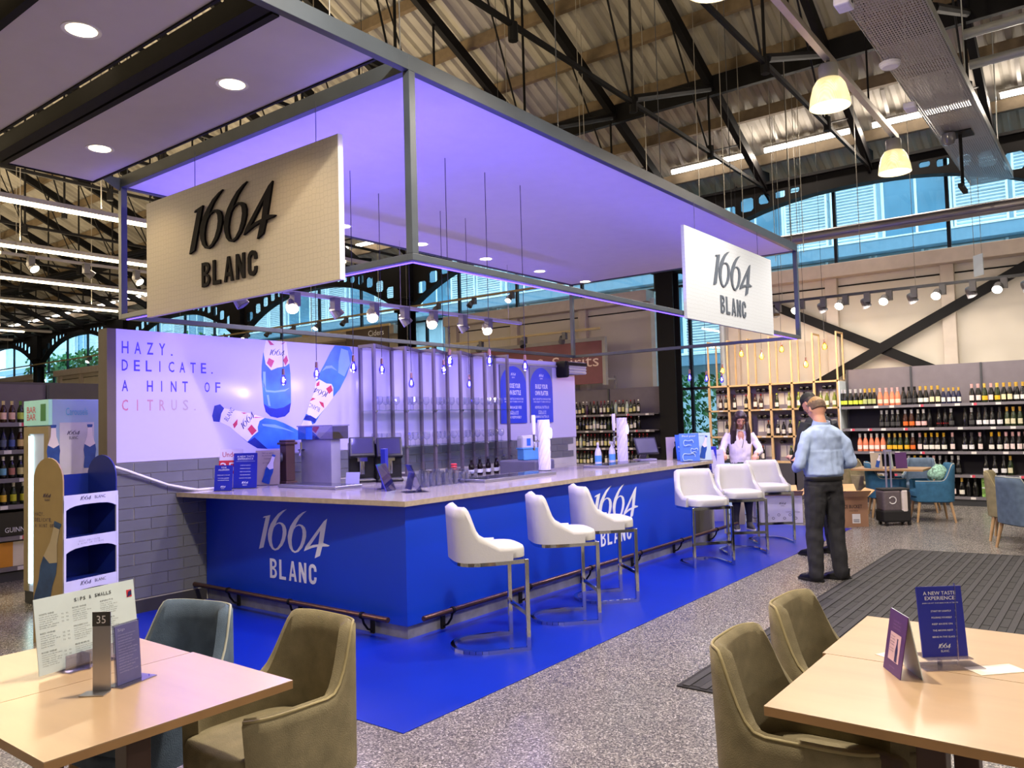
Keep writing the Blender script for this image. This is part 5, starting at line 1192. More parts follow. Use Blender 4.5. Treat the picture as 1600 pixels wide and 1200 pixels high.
for i, (x, y, n) in enumerate(((4.5, 1.05, 'beside the first steel tray'), (4.9, 1.08, 'beside the second white tap'))):
    t = T('spray_bottle', 'white trigger spray bottle with a blue label, %s' % n, 'spray bottle', (x, y, 1.041), R(30 + 40 * i), 'spray bottles')
    MB().lathe([(0.0, 0), (0.042, 0.0), (0.044, 0.01), (0.044, 0.14), (0.03, 0.19), (0.014, 0.215), (0.014, 0.24)], 14).build('body', SPRW, t, smooth=50)
    MB().box(-0.07, -0.014, 0.24, 0.04, 0.014, 0.275).box(-0.05, -0.008, 0.2, -0.036, 0.008, 0.245).build('trigger', SPRW, t, bevel=0.005)
    MB().lathe([(0.0447, 0.03), (0.0447, 0.11)], 14).build('label', mat('spray_label', (90, 160, 220), 0.4), t, smooth=50)
t = T('towel_dispenser', 'white and grey tissue dispenser behind the first white tap', 'dispenser', (4.52, 2.2, 0.941), R(-25))
MB().box(-0.13, -0.1, 0, 0.13, 0.1, 0.3).build('body', PALE, t, bevel=0.03); MB().box(-0.12, -0.11, 0.28, 0.12, 0.09, 0.48).build('cover', SPRW, t, bevel=0.04); MB().box(-0.06, -0.113, 0.34, 0.0, -0.108, 0.44).build('sticker', PBLUE, t)
t = T('blue_tub', 'light blue plastic tub on a grey crate behind the first white tap', 'tub', (3.95, 1.75, 1.12), R(-25))
MB().box(-0.12, -0.09, 0, 0.12, 0.09, 0.15).build('tub', mat('light_blue_plastic', (92, 160, 216), 0.4), t, bevel=0.012); MB().box(-0.13, -0.1, 0.14, 0.13, 0.1, 0.155).build('rim', mat('light_blue_plastic', (92, 160, 216), 0.4), t, bevel=0.004)
tag(MB().box(3.78, 1.72 - 0.2, 0.0, 4.2, 2.1, 1.119).build('grey_crate', mat('grey_crate_plastic', (110, 108, 128), 0.5), bevel=0.02), 'grey plastic crate under the light blue tub', 'crate')
# ------------------------------------------------------------------ shelving and bottles
TAGW = mat('price_tag_white', (214, 210, 208), 0.5); TAGR = mat('price_tag_red', (206, 70, 92), 0.5)
STRIP = mat('shelf_edge_grey', (112, 108, 116), 0.45); SHBK = mat('shelf_back_dark', (40, 36, 46), 0.7); SHTOP = mat('shelf_back_top', (112, 104, 112), 0.7)
MBT = {k: None for k in ('wine', 'burg', 'champ', 'beer', 'dark')}
BPROF = {'wine': ([(0, 0), (.036, 0), (.038, .01), (.038, .19), (.03, .215), (.0145, .24), (.0145, .27)], .0385, (.05, .15), .0155, .225, .305),
         'burg': ([(0, 0), (.038, 0), (.04, .01), (.04, .15), (.032, .195), (.016, .235), (.0145, .27)], .0405, (.04, .12), .0158, .235, .30),
         'champ': ([(0, 0), (.042, 0), (.044, .01), (.044, .15), (.034, .2), (.019, .25), (.0165, .29)], .0445, (.04, .11), .0215, .215, .315),
         'beer': ([(0, 0), (.029, 0), (.031, .008), (.031, .12), (.024, .15), (.014, .175), (.0135, .2)], .0315, (.035, .105), .0148, .185, .225)}
GLC = {'black': (14, 14, 16), 'green': (30, 44, 22), 'amber': (52, 22, 12), 'rose': (222, 128, 96), 'clear': (170, 186, 170), 'navy': (22, 26, 60), 'yellowgreen': (110, 126, 50), 'plum': (60, 20, 56)}
_bm = {}
def bottle(kind, gl, lab, foil, loc, label, group, shape='rect', scale=1.0):
    prof, lr, (l0, l1), fr_, f0, f1 = BPROF[kind]
    key = (kind, gl)
    if key not in _bm: 
        me = MB().lathe(prof, 12).mesh('bottle', [mat('bottle_' + gl, GLC[gl], 0.12, noise=0.05, spec=0.6)]); me.polygons.foreach_set('use_smooth', [True] * len(me.polygons)); _bm[key] = me
    o = link('bottle', _bm[key]); o.location = loc; o.rotation_euler = (0, 0, rnd.uniform(-.25, .25)); o.scale = (scale, scale, scale)
    tag(o, label, 'bottle', group)
    if lab:
        k2 = (kind, lab, shape)
        if k2 not in _bm:
            a = {'rect': 1.15, 'shield': .85, 'band': 3.14}[shape]; z0, z1 = (l0, l1) if shape != 'band' else (l0 + .015, l0 + .04)
            if shape == 'shield': z1 += 0.015
            me = MB().lathe([(lr, z0), (lr, z1)], 8, a0=math.pi - a, a1=math.pi + a).mesh('label', [mat('label_%d_%d_%d' % lab, lab, 0.5, noise=0.1, nscale=60)]); _bm[k2] = me
        link('label', _bm[k2], o)
    if foil:
        k3 = (kind, foil)
        if k3 not in _bm:
            _bm[k3] = MB().lathe([(fr_, f0), (fr_ * .9, (f0 + f1) / 2), (fr_, f1 - .012), (fr_, f1), (0, f1)], 10).mesh('foil', [mat('foil_%d_%d_%d' % foil, foil, 0.35, 0.3)])
        link('foil', _bm[k3], o)
    return o
def gondola(name, label, cat, x, y0, y1, top, shelves, depth=0.45, bays=2, M=None):
    """shelving that faces -x at x, from y0 to y1"""
    t = T(name, label, cat)
    if M: t.matrix_world = M
    MB().box(x + depth, y0, 0.0, x + depth + 0.05, y1, shelves[0] + 0.01).build('back_panel', SHBK, t); MB().box(x + depth, y0, shelves[0] + 0.01, x + depth + 0.05, y1, top).build('top_panel', SHTOP, t)
    for i, z in enumerate(shelves):
        MB().box(x + 0.01, y0, z, x + depth, y1, z + 0.02).build('shelf', mat('shelf_board_grey', (88, 84, 92), 0.5), t)
        MB().box(x - 0.01, y0, z - 0.025, x + 0.01, y1, z + 0.022).build('price_strip', STRIP, t)
        y = y0 + 0.12
        while y < y1 - 0.1:
            rd = rnd.random() < 0.28
            MB().box(x - 0.014, y, z - 0.022, x - 0.01, y + (0.045 if rd else 0.075), z + 0.018).build('price_tag', TAGR if rd else TAGW, t)
            if rd: MB().box(x - 0.014, y + 0.045, z - 0.022, x - 0.01, y + 0.07, z + 0.018).build('price_tag', TAGW, t)
            y += 0.22 + 0.26 * rnd.random()
    MB().box(x + 0.02, y0, 0.0, x + depth, y1, 0.10).build('plinth', DARK, t)
    for y in [y0 + (y1 - y0) * k / bays for k in range(bays + 1)]: MB().box(x + depth - 0.03, y - 0.015, 0, x + depth, y + 0.015, top).build('upright', DARK, t)
    return t
SH = (1.70, 1.30, 0.89, 0.50, 0.135)
gondola('wine_shelving', 'long grey shelving of sparkling wine along the cream wall', 'shelving', 10.9, -4.6, -0.24, 2.41, SH, 0.45, 4)
tag(MB().box(10.9, -0.215, 0, 11.35, -0.198, 2.2).build('end_board', JAMB), 'pale end board between the wine rack and the grey shelving', 'board')
GOLD = (214, 172, 74); SILVER = (196, 196, 200); PNK = (226, 178, 178); BLK = (20, 20, 22); WHT = (226, 222, 214); YEL_ = (226, 176, 40); CRM = (232, 216, 172); LIME = (190, 206, 70); ORG = (226, 108, 40); RED = (190, 36, 40)
D = {'prosecco with silver top': ('champ', 'black', LIME, SILVER, 'rect'), 'dark prosecco with gold top': ('champ', 'black', (170, 180, 120), GOLD, 'shield'), 'rose fizz': ('champ', 'rose', (244, 206, 184), PNK, 'rect'), 'all black': ('champ', 'black', (70, 70, 74), BLK, 'rect'),
     'cream labelled champagne': ('champ', 'black', WHT, GOLD, 'rect'), 'shield labelled champagne': ('champ', 'black', CRM, GOLD, 'shield'), 'small gold topped': ('champ', 'navy', WHT, GOLD, 'shield'), 'pink topped champagne': ('champ', 'black', (226, 206, 204), PNK, 'shield'),
     'yellow labelled champagne': ('champ', 'green', YEL_, (236, 196, 90), 'rect'), 'orange labelled aperitif': ('champ', 'amber', ORG, SILVER, 'rect'), 'white topped': ('champ', 'black', PNK, WHT, 'rect'), 'plain dark': ('champ', 'black', None, BLK, 'rect'), 'red striped': ('champ', 'black', RED, BLK, 'band'),
     'dark silver topped': ('champ', 'black', (60, 60, 62), SILVER, 'rect'), 'large white labelled': ('champ', 'black', (220, 220, 226), (60, 58, 64), 'rect'), 'oval labelled gold topped': ('champ', 'green', (206, 200, 170), GOLD, 'shield'), 'gold topped white labelled': ('champ', 'black', WHT, YEL_, 'rect'), 'rose cava with white top': ('champ', 'rose', (240, 226, 220), WHT, 'rect')}
r1 = [(-.203, 0), (-.293, 0), (-.382, 0), (-.47, 0), (-.558, 0), (-.634, 1), (-.71, 1), (-.79, 1), (-.881, 2), (-.986, 2), (-1.081, 2), (-1.174, 2), (-1.265, 3), (-1.355, 3), (-1.445, 3), (-1.535, 4), (-1.62, 4), (-1.715, 5), (-1.805, 5), (-1.89, 6), (-1.97, 6), (-2.045, 6), (-2.12, 6), (-2.316, 7), (-2.409, 7), (-2.501, 8), (-2.593, 7), (-2.684, 8), (-2.774, 5), (-2.86, 5), (-2.951, 4), (-3.04, 4), (-3.13, 4)]
n1 = ['prosecco with silver top', 'dark prosecco with gold top', 'rose fizz', 'all black', 'cream labelled champagne', 'shield labelled champagne', 'small gold topped', 'pink topped champagne', 'yellow labelled champagne']
rows = [(0, [(y - 0.03 if i < 1 else y, n1[k]) for i, (y, k) in enumerate(r1)])]
def lst(ys, ks): return list(zip(ys, ks))
rows.append((1, lst([-.892, -.98, -1.07, -1.16, -1.277, -1.379, -1.48, -1.57, -1.66, -1.808, -1.90, -1.992, -2.2, -2.295, -2.398, -2.499, -2.591, -2.699, -2.80, -2.89, -2.98, -3.08], ['dark silver topped'] * 4 + ['orange labelled aperitif'] * 2 + ['white topped'] * 2 + ['plain dark', 'red striped', 'red striped', 'dark silver topped', 'plain dark', 'dark silver topped'] + ['large white labelled'] * 4 + ['oval labelled gold topped'] * 3 + ['plain dark'])))
rows.append((2, lst([-.507, -.605, -.702, -.799, -.894, -1.0, -1.09, -1.18, -1.28, -1.381, -1.49, -1.582, -1.672, -1.765, -1.86, -1.993, -2.174, -2.277, -2.398, -2.564, -2.672, -2.771, -2.86, -2.95, -3.04], ['rose cava with white top'] * 5 + ['yellow labelled champagne'] * 4 + ['orange labelled aperitif', 'pink topped champagne'] + ['gold topped white labelled'] * 4 + ['pink topped champagne', 'large white labelled', 'large white labelled', 'pink topped champagne', 'gold topped white labelled', 'gold topped white labelled'] + ['pink topped champagne'] * 4)))
rows.append((3, lst([-1.21, -1.302, -1.394, -1.494, -1.594, -1.693, -1.785, -1.88, -1.97, -2.065, -2.465, -2.591, -2.717, -2.81], ['oval labelled gold topped', 'orange labelled aperitif', 'gold topped white labelled', 'oval labelled gold topped', 'dark silver topped', 'pink topped champagne', 'dark silver topped', 'large white labelled', 'dark silver topped', 'dark silver topped'] + ['large white labelled'] * 3 + ['oval labelled gold topped'])))
rows.append((4, lst([-1.75, -1.868, -1.974, -2.098, -2.192, -2.295], ['pink topped champagne', 'pink topped champagne', 'pink topped champagne', 'cream labelled champagne', 'plain dark', 'plain dark'])))
SN = ('top', 'second', 'third', 'fourth', 'bottom')
for si, L in rows:
    for i, (y, n) in enumerate(L):
        k, g, lb, f, shp = D[n]
        sc = 0.86 if n.startswith('small') else 1.0
        bottle(k, g, lb, f, (10.97 + (0.0 if i % 2 else 0.015), y, SH[si] + 0.0205), '%s bottle, %s sparkling shelf, %s from the rack' % (n, SN[si], ORD[i]), 'bottles on the sparkling wine shelving', shp, sc)
        if si in (0, 2) and i % 3 == 0 and n not in ('plain dark',):
            bottle(k, g, None, f, (11.09, y + 0.02, SH[si] + 0.0205), '%s bottle ranked behind, %s sparkling shelf, behind the %s one' % (n, SN[si], ORD[i]), 'bottles on the sparkling wine shelving', shp, sc)
for i, y in enumerate((-2.44, -2.57)):
    t = T('gift_carton', 'green patterned carton on the bottom sparkling shelf, %s one' % ('nearer', 'further')[i], 'carton', (10.97, y, SH[4] + 0.021))
    MB().box(0, -0.055, 0, 0.11, 0.055, 0.31).build('box', mat('green_leaf_print', (126, 170, 84), 0.6, noise=0.7, nscale=22), t); MB().box(-0.001, -0.05, 0.14, 0, 0.05, 0.16).build('band', LETW, t)

# open timber wine rack
PINE = mat('pine_timber', (204, 172, 126), 0.55, noise=0.14, nscale=7)
RKB = mat('rack_back_grey', (176, 172, 182), 0.7)
wr = T('wine_rack', 'open pine wine rack with tall slim posts by the window slot', 'wine rack')
PY = [2.36, 1.95, 1.53, 1.10, 0.68, 0.27, -0.16]
for y in PY:
    MB().box(11.0, y - 0.02, 0, 11.04, y + 0.02, 2.24).build('post', PINE, wr)
    MB().box(11.01, y - 0.014, 2.24, 11.04, y + 0.014, 3.1).build('tall_post', PINE, wr); MB().box(11.42, y - 0.014, 2.24, 11.45, y + 0.014, 3.1).build('tall_post', PINE, wr)
    MB().box(11.01, y - 0.014, 3.1, 11.45, y + 0.014, 3.13).build('top_rail', PINE, wr)
RZ = (2.21, 1.715, 1.19, 0.70)
for z in RZ: MB().box(11.0, -0.18, z - 0.02, 11.42, 2.38, z + 0.012).build('shelf', PINE, wr)
MB().box(11.42, -0.18, 0.0, 11.45, 2.38, 2.2).build('back_panel', RKB, wr)
MB().box(11.0, -0.18, 0.0, 11.4, 2.38, 0.68).build('base_cupboard', mat('rack_base_dark', (60, 58, 66), 0.6), wr)
for j in range(6): 
    for z in RZ[1:3]: MB().box(10.994, PY[j + 1] + 0.12, z - 0.018, 11.0, PY[j + 1] + 0.2, z + 0.01).build('price_tag', TAGW, wr)
q = random.Random(21)
nb = 0
for c, z in enumerate(RZ[1:]):
    for j in range(6):
        white = j >= 3
        y0, y1 = PY[j + 1] + 0.06, PY[j] - 0.06
        for i, f in enumerate((0.1, 0.42, 0.9)):
            if q.random() < 0.2: continue
            g = q.choice(['green', 'yellowgreen', 'black']) if white else q.choice(['black', 'black', 'amber'])
            lb = q.choice([WHT, (222, 218, 206), CRM]); fo = q.choice([LIME, SILVER, BLK]) if white else q.choice([RED, (180, 80, 40), BLK, (90, 30, 50)])
            bottle(q.choice(['wine', 'burg']), g, lb, fo, (11.09 + 0.05 * (i % 2), y1 + (y0 - y1) * f, z + 0.0125), '%s bottle upright in pine rack, %s column, %s tier, %s in cell' % ('white wine' if white else 'red wine', ORD[j], ('upper', 'middle', 'lower')[c], ORD[i]), 'bottles in the pine wine rack'); nb += 1
        t = T('wine_case', 'grey wine case with two white labels, %s column of the %s rack tier' % (ORD[j], ('upper', 'middle', 'lower')[c]), 'wine case', (11.2, (y0 + y1) / 2, z + 0.0125), 0, 'wine cases in the pine rack')
        MB().box(0, -0.14, 0, 0.16, 0.14, 0.33).build('case', mat('case_grey', (144, 140, 152), 0.7), t); MB().box(-0.002, -0.12, 0.08, 0, -0.01, 0.3).box(-0.002, 0.01, 0.08, 0, 0.12, 0.3).build('label', mat('case_label', (226, 224, 210), 0.6), t)
        for s in (-1, 1):
            if c < 2 or s > 0:
                b = bottle('wine', 'black', None, LIME if white else (120, 40, 60), (11.06, (y0 + y1) / 2 + 0.055 * s, z + 0.385), '%s bottle lying in pine rack, %s column, %s tier, %s of pair' % ('white wine' if white else 'red wine', ORD[j], ('upper', 'middle', 'lower')[c], 'first' if s > 0 else 'second'), 'bottles lying in the pine wine rack')
                b.rotation_euler = (0, R(90), 0)
for i, (y, z, x) in enumerate(((1.41, 2.80, 10.4), (1.02, 2.72, 10.4), (0.64, 2.83, 10.4), (0.21, 2.52, 10.4), (-0.13, 2.82, 10.4), (1.8, 2.5, 10.4))):
    pendant(x, y, z + 0.06, zr(x) + 0.5, 'amber glowing globe bulb before the pine rack, %s in the row' % ('second', 'third', 'fourth', 'fifth', 'sixth', 'first')[i], False, 'amber globe bulbs')
for y in (1.4, 0.6, -0.1): point('amber_bulb_light', (10.3, y, 2.5), 9, (255, 190, 120), 0.1)

# red wine shelving and its maroon sign
gondola('wine_shelving', 'grey shelving of red wine behind the second white tap', 'shelving', 11.0, 3.62, 7.6, 2.3, (1.70, 1.345, 0.96, 0.58, 0.15), 0.4, 3)
for z in (1.70, 1.345): pass
q = random.Random(33)
for si, z in enumerate((1.70, 1.345, 0.96, 0.58)):
    y = 5.62; i = 0
    while y > (4.02 if si < 2 else 3.75):
        r = q.random()
        g = 'plum' if (si == 0 and i in (3, 7)) else ('clear' if r < 0.1 else 'green' if r < 0.3 else 'black')
        lb = None if q.random() < 0.18 else q.choice([WHT, CRM, (214, 210, 200), (206, 200, 130)])
        fo = q.choice([BLK, RED, (150, 30, 40), WHT, (60, 30, 40)])
        bottle('wine' if q.random() < .6 else 'burg', g, lb, fo, (11.07, y, z + 0.0205), '%s wine bottle on the %s red wine shelf, %s from the printed wall' % ({'black': 'dark', 'green': 'green glass', 'clear': 'clear glass', 'plum': 'plum wrapped'}[g], SN[si], ORD[i]), 'bottles on the red wine shelving')
        y -= 0.094; i += 1
MAR = mat('maroon_sign', (116, 50, 70), 0.45)
t = T('department_sign', 'wide maroon Wines and Spirits sign over the red wine shelving', 'sign', (11.0, 0, 0))
MB().box(0.0, 4.84, 2.42, 0.06, 8.7, 3.38).build('board', MAR, t); MB().box(-0.02, 4.76, 2.38, 0.08, 4.84, 3.46).box(-0.02, 4.84, 3.38, 0.08, 8.7, 3.46).build('frame', PALE, t)
text(MB(), 'Wines & Spirits', frame((-0.003, 0, 0), (0, -1, 0), (0, 0, 1)), -8.2, 2.72, 3.26, 0.36, 0.006).build('lettering', mat('sign_letter_pink', (236, 206, 204), 0.5), t)
MB().box(0.46, 4.8, 0, 0.5, 4.84, 2.6).box(0.06, 4.8, 2.5, 0.5, 4.84, 2.54).build('post', PALE, t)
BRN = mat('brown_sign', (62, 46, 40), 0.5)
t = T('department_sign', 'dark brown hanging sign reading Beers and Lagers, Ciders, Spirits', 'sign', (10.2, 0, 0))
MB().box(0.0, 10.85, 3.3, 0.05, 12.5, 4.22).build('board', BRN, t); MB().box(0.0, 12.52, 3.3, 0.05, 14.4, 3.95).build('board', BRN, t); MB().box(-0.01, 10.8, 4.22, 0.06, 14.4, 4.28).build('frame', YEL, t)
M2 = frame((-0.002, 0, 0), (0, -1, 0), (0, 0, 1)); mb = MB()
text(mb, 'Ciders', M2, -11.6, 4.0, 0.6, 0.15, 0.004); text(mb, 'Spirits', M2, -12.35, 3.42, 0.6, 0.16, 0.004); text(mb, 'Beers & Lagers', M2, -14.1, 3.66, 1.3, 0.16, 0.004)
mb.build('lettering', LETW, t)
for y in (11.2, 14.0): MB().cyl((0.02, y, 4.28), (0.02, y, zr(10.2) + 0.3), 0.01, n=5).build('hanger', WIRE, t)

# beer shelves at the far side of the fridge
BS = (1.735, 1.43, 1.115, 0.82, 0.475, 0.14)
MBEER = Matrix.Rotation(R(90), 4, 'Z')
gs = gondola('beer_shelving', 'tall grey shelving of bottled beer beside the lit fridge', 'shelving', 5.5, 0.1, 3.2, 2.21, BS, 0.45, 3, MBEER)
tag(MB().box(-3.2, 6.01, 2.0, 4.0, 6.08, 2.24).build('gondola_top', GREY), 'grey top board running on behind the beer shelving', 'board')
BEER = [[('amber', (226, 204, 178), (206, 190, 140)), ('amber', (236, 196, 176), (206, 190, 140)), ('amber', (236, 196, 176), (206, 190, 140)), ('green', (190, 214, 90), (90, 130, 40)), ('green', (180, 210, 80), (90, 130, 40))],
        [('amber', (226, 190, 50), BLK), ('navy', (90, 100, 130), BLK), ('navy', (70, 90, 160), BLK), ('amber', (220, 190, 120), SILVER), ('amber', (220, 190, 120), SILVER), ('amber', (220, 176, 110), SILVER)],
        [('black', (210, 120, 60), WHT), ('black', (110, 170, 200), WHT), ('black', (170, 110, 100), WHT), ('black', (206, 196, 130), WHT), ('black', (226, 190, 150), WHT)],
        [('black', (60, 60, 60), BLK), ('black', (220, 180, 50), BLK), ('green', (190, 190, 40), WHT), ('green', (190, 190, 40), WHT)]]
for si, L in enumerate(BEER):
    for i, (g, lb, f) in enumerate(L):
        b = bottle('beer', g, lb, f, (-0.79 + 0.087 * i if si < 3 else -0.8 + 0.1 * i, 5.585, BS[si] + 0.0205), '%s beer bottle on the %s beer shelf, %s before the fridge' % ({'amber': 'brown', 'green': 'green', 'navy': 'dark blue', 'black': 'black'}[g], SN[si], ORD[i]), 'bottles on the beer shelving', 'rect', 1.08); b.rotation_euler = (0, 0, R(70))
t = T('beer_case', 'black beer case with white capitals on the fifth beer shelf', 'beer case', (-0.8, 5.54, BS[4] + 0.021)); MB().box(0, 0, 0, 0.40, 0.3, 0.26).build('case', BLKP, t); text(MB(), 'GUINNESS', frame((0, -0.001, 0), (1, 0, 0), (0, 0, 1)), 0.1, 0.04, 0.29, 0.055, 0.001).build('lettering', LETW, t)
t = T('beer_case', 'orange and white beer case on the lowest beer shelf', 'beer case', (-0.86, 5.54, BS[5] + 0.021)); MB().box(0, 0, 0, 0.4, 0.3, 0.27).build('case', mat('case_white', (214, 206, 190), 0.6), t); MB().box(0.08, -0.002, 0.0, 0.24, 0, 0.27).build('orange_panel', mat('case_orange', (206, 140, 40), 0.6), t)

# lit drinks fridge with a printed side
t = T('drinks_fridge', 'tall lit drinks fridge with a poster of two blue bottles on its side', 'fridge', (-1.02, 3.62, 0))
MB().box(0.02, 0, 0.12, 0.46, 0.55, 1.94).build('cabinet', mat('fridge_side', (150, 178, 214), 0.4, noise=0.1, nscale=2), t, bevel=0.004)
MB().box(0.0, 0.0, 0.0, 0.46, 0.55, 0.12).build('plinth', DARK, t)
MB().box(-0.012, 0.0, 1.70, 0.02, 0.55, 1.94).build('header', emit('header_mint', (150, 204, 196), 0.25), t); MB().box(-0.014, 0.06, 1.74, -0.012, 0.17, 1.9).build('can_print', mat('can_green', (60, 140, 80), 0.5), t)
mb = MB(); text(mb, 'BAR', frame((-0.015, 0.47, 1.82), (0, -1, 0), (0, 0, 1)), 0, 0, 0.2, 0.06); mb.build('lettering', mat('fridge_red', (226, 70, 80), 0.5), t); text(MB(), 'BAR', frame((-0.015, 0.47, 1.75), (0, -1, 0), (0, 0, 1)), 0, 0, 0.2, 0.06).build('lettering', mat('fridge_red', (226, 70, 80), 0.5), t)
MB().box(-0.012, 0.0, 0.12, 0.02, 0.1, 1.69).box(-0.012, 0.45, 0.12, 0.02, 0.55, 1.69).box(-0.012, 0.1, 1.62, 0.02, 0.45, 1.69).build('door_frame', mat('fridge_frame', (156, 142, 112), 0.5), t)
MB().box(0.0, 0.1, 0.12, 0.015, 0.45, 1.62).build('door_glass', emit('fridge_glow', (170, 178, 200), 0.25), t)
MB().box(-0.02, 0.37, 0.2, -0.012, 0.42, 1.6).build('led_bar', emit('fridge_led', (220, 255, 240), 5.0), t)
Mf = frame((0, -0.001, 0), (1, 0, 0), (0, 0, 1))
MB().prism([(0.085, 1.2), (0.40, 1.2), (0.40, 1.72), (0.085, 1.72)], 0.001, Mf).build('poster', mat('fridge_poster', (196, 196, 214), 0.5), t)
mb = numerals(MB(), Mf, 0.15, 1.60, 0.12, 0.002); text(mb, 'BLANC', Mf, 0.17, 1.56, 0.08, 0.03, 0.002); mb.build('lettering', PINK, t)
text(MB(), 'Carousels', Mf, 0.14, 1.79, 0.2, 0.07, 0.002).build('lettering', mat('fridge_script', (90, 170, 214), 0.5), t)
for x in (-0.0, 0.33): card_bottle(t, x + 0.03, 1.28, 0.42, 0, -0.003)
# shop display stand for the beer
DBLU = mat('display_blue', (22, 40, 122), 0.35); DGLD = mat('display_gold', (164, 142, 96), 0.45)
u = Vector((0.94, 0.24, 0)).normalized(); t = T('display_stand', 'card display stand with gold and blue arched sides and white shelf fronts', 'display stand', (-1.52, 2.17, 0), math.atan2(u.y, u.x))
Wd, Dp = 0.49, 0.33
arch = [(0, 0), (Dp, 0), (Dp, 1.25)] + [(Dp / 2 + Dp / 2 * math.cos(R(a)), 1.25 + 0.18 * math.sin(R(a))) for a in range(15, 180, 15)] + [(0, 1.25)]
Ms = frame((0, 0, 0), (0, 1, 0), (0, 0, 1))
MB().prism(arch, 0.012, Ms).build('side_panel', DGLD, t); MB().prism(arch, 0.012, frame((Wd - 0.012, 0, 0), (0, 1, 0), (0, 0, 1))).build('side_panel', DBLU, t)
MB().prism(arch, 0.001, frame((Wd - 0.0001, 0, 0), (0, 1, 0), (0, 0, 1))).build('side_print', DGLD, t)
MB().box(0.012, Dp - 0.01, 0.1, Wd - 0.012, Dp, 1.28).build('back_panel', DBLU, t)
for i, z in enumerate((1.09, 0.76, 0.43, 0.1)):
    MB().box(0.012, 0.0, z, Wd - 0.012, Dp - 0.01, z + 0.02).build('shelf', DBLU, t)
    pol = [(0.0, z + 0.045), (0.0, z - 0.085)] + [(Wd * f, z - 0.085 + 0.05 * (1 - abs(2 * f - 1) ** 4)) for f in (0.04, 0.1, 0.2, 0.35, 0.5, 0.65, 0.8, 0.9, 0.96)] + [(Wd, z - 0.085), (Wd, z + 0.045)]
    hd = MB().prism(pol, 0.012, frame((0, 0.0, 0), (1, 0, 0), (0, 0, 1))).build('shelf_front', mat('display_white', (196, 196, 222), 0.4), t)
    mb = MB(); Mh = frame((0, -0.0125, 0), (1, 0, 0), (0, 0, 1))
    if i in (0, 2): numerals(mb, Mh, 0.14, z - 0.005, 0.1, 0.0008); text(mb, 'BLANC', Mh, 0.27, z + 0.002, 0.1, 0.024, 0.0008)
    else: spaced(mb, 'HAZY.DELICATE.', Mh, 0.13, z + 0.005, 0.2, 0.012, 0.0008); spaced(mb, 'A HINT OF CITRUS', Mh, 0.12, z - 0.015, 0.23, 0.012, 0.0008)
    mb.build('lettering', PINK, hd)
for x in (0.006, Wd - 0.012): MB().box(x - 0.006, -0.014, 0.0, x + 0.012, -0.0, 1.1).build('front_strip', mat('display_white', (196, 196, 222), 0.4), t)
Mg = frame((-0.001, 0, 0), (0, -1, 0), (0, 0, 1)); mb = numerals(MB(), Mg, -0.22, 1.12, 0.09, 0.0008); text(mb, 'BLANC', Mg, -0.2, 1.095, 0.06, 0.018, 0.0008)
for k, s_ in enumerate(('HAZY.', 'DELICATE.', 'A HINT OF')): spaced(mb, s_, Mg, -0.31, 0.98 - k * 0.045, (0.11, 0.2, 0.21)[k], 0.028, 0.0008)
mb.build('lettering', PINK, t)
Mb = frame((-0.0015, 0.24, 0.30), (0.0, -.94, -.28), (0, -.28, .94)); MB().prism(bottle_outline(0.66), 0.001, Mb).build('bottle_print', mat('stand_bottle_blue', (44, 78, 124), 0.35, noise=0.4, nscale=6), t)
MB().prism([(a * 0.66, b * 0.66) for a, b in ((-.12, .55), (-.06, .74), (-.05, .93), (.05, .93), (.06, .74), (.12, .55), (.0, .5))], 0.0014, Mb).build('label_print', mat('stand_label_cream', (190, 176, 146), 0.4), t)
t = tag(MB().tube([(-0.93, 2.66, 1.33), (-0.8, 2.64, 1.28), (-0.6, 2.66, 1.2), (-0.4, 2.66, 1.12), (-0.2, 2.66, 1.07), (-0.1, 2.66, 1.05), (0.2, 2.66, 1.05)], 0.012, 8).build('white_cable', WHITE, smooth=50), 'white cable draped along the grey tiles onto the counter', 'cable')
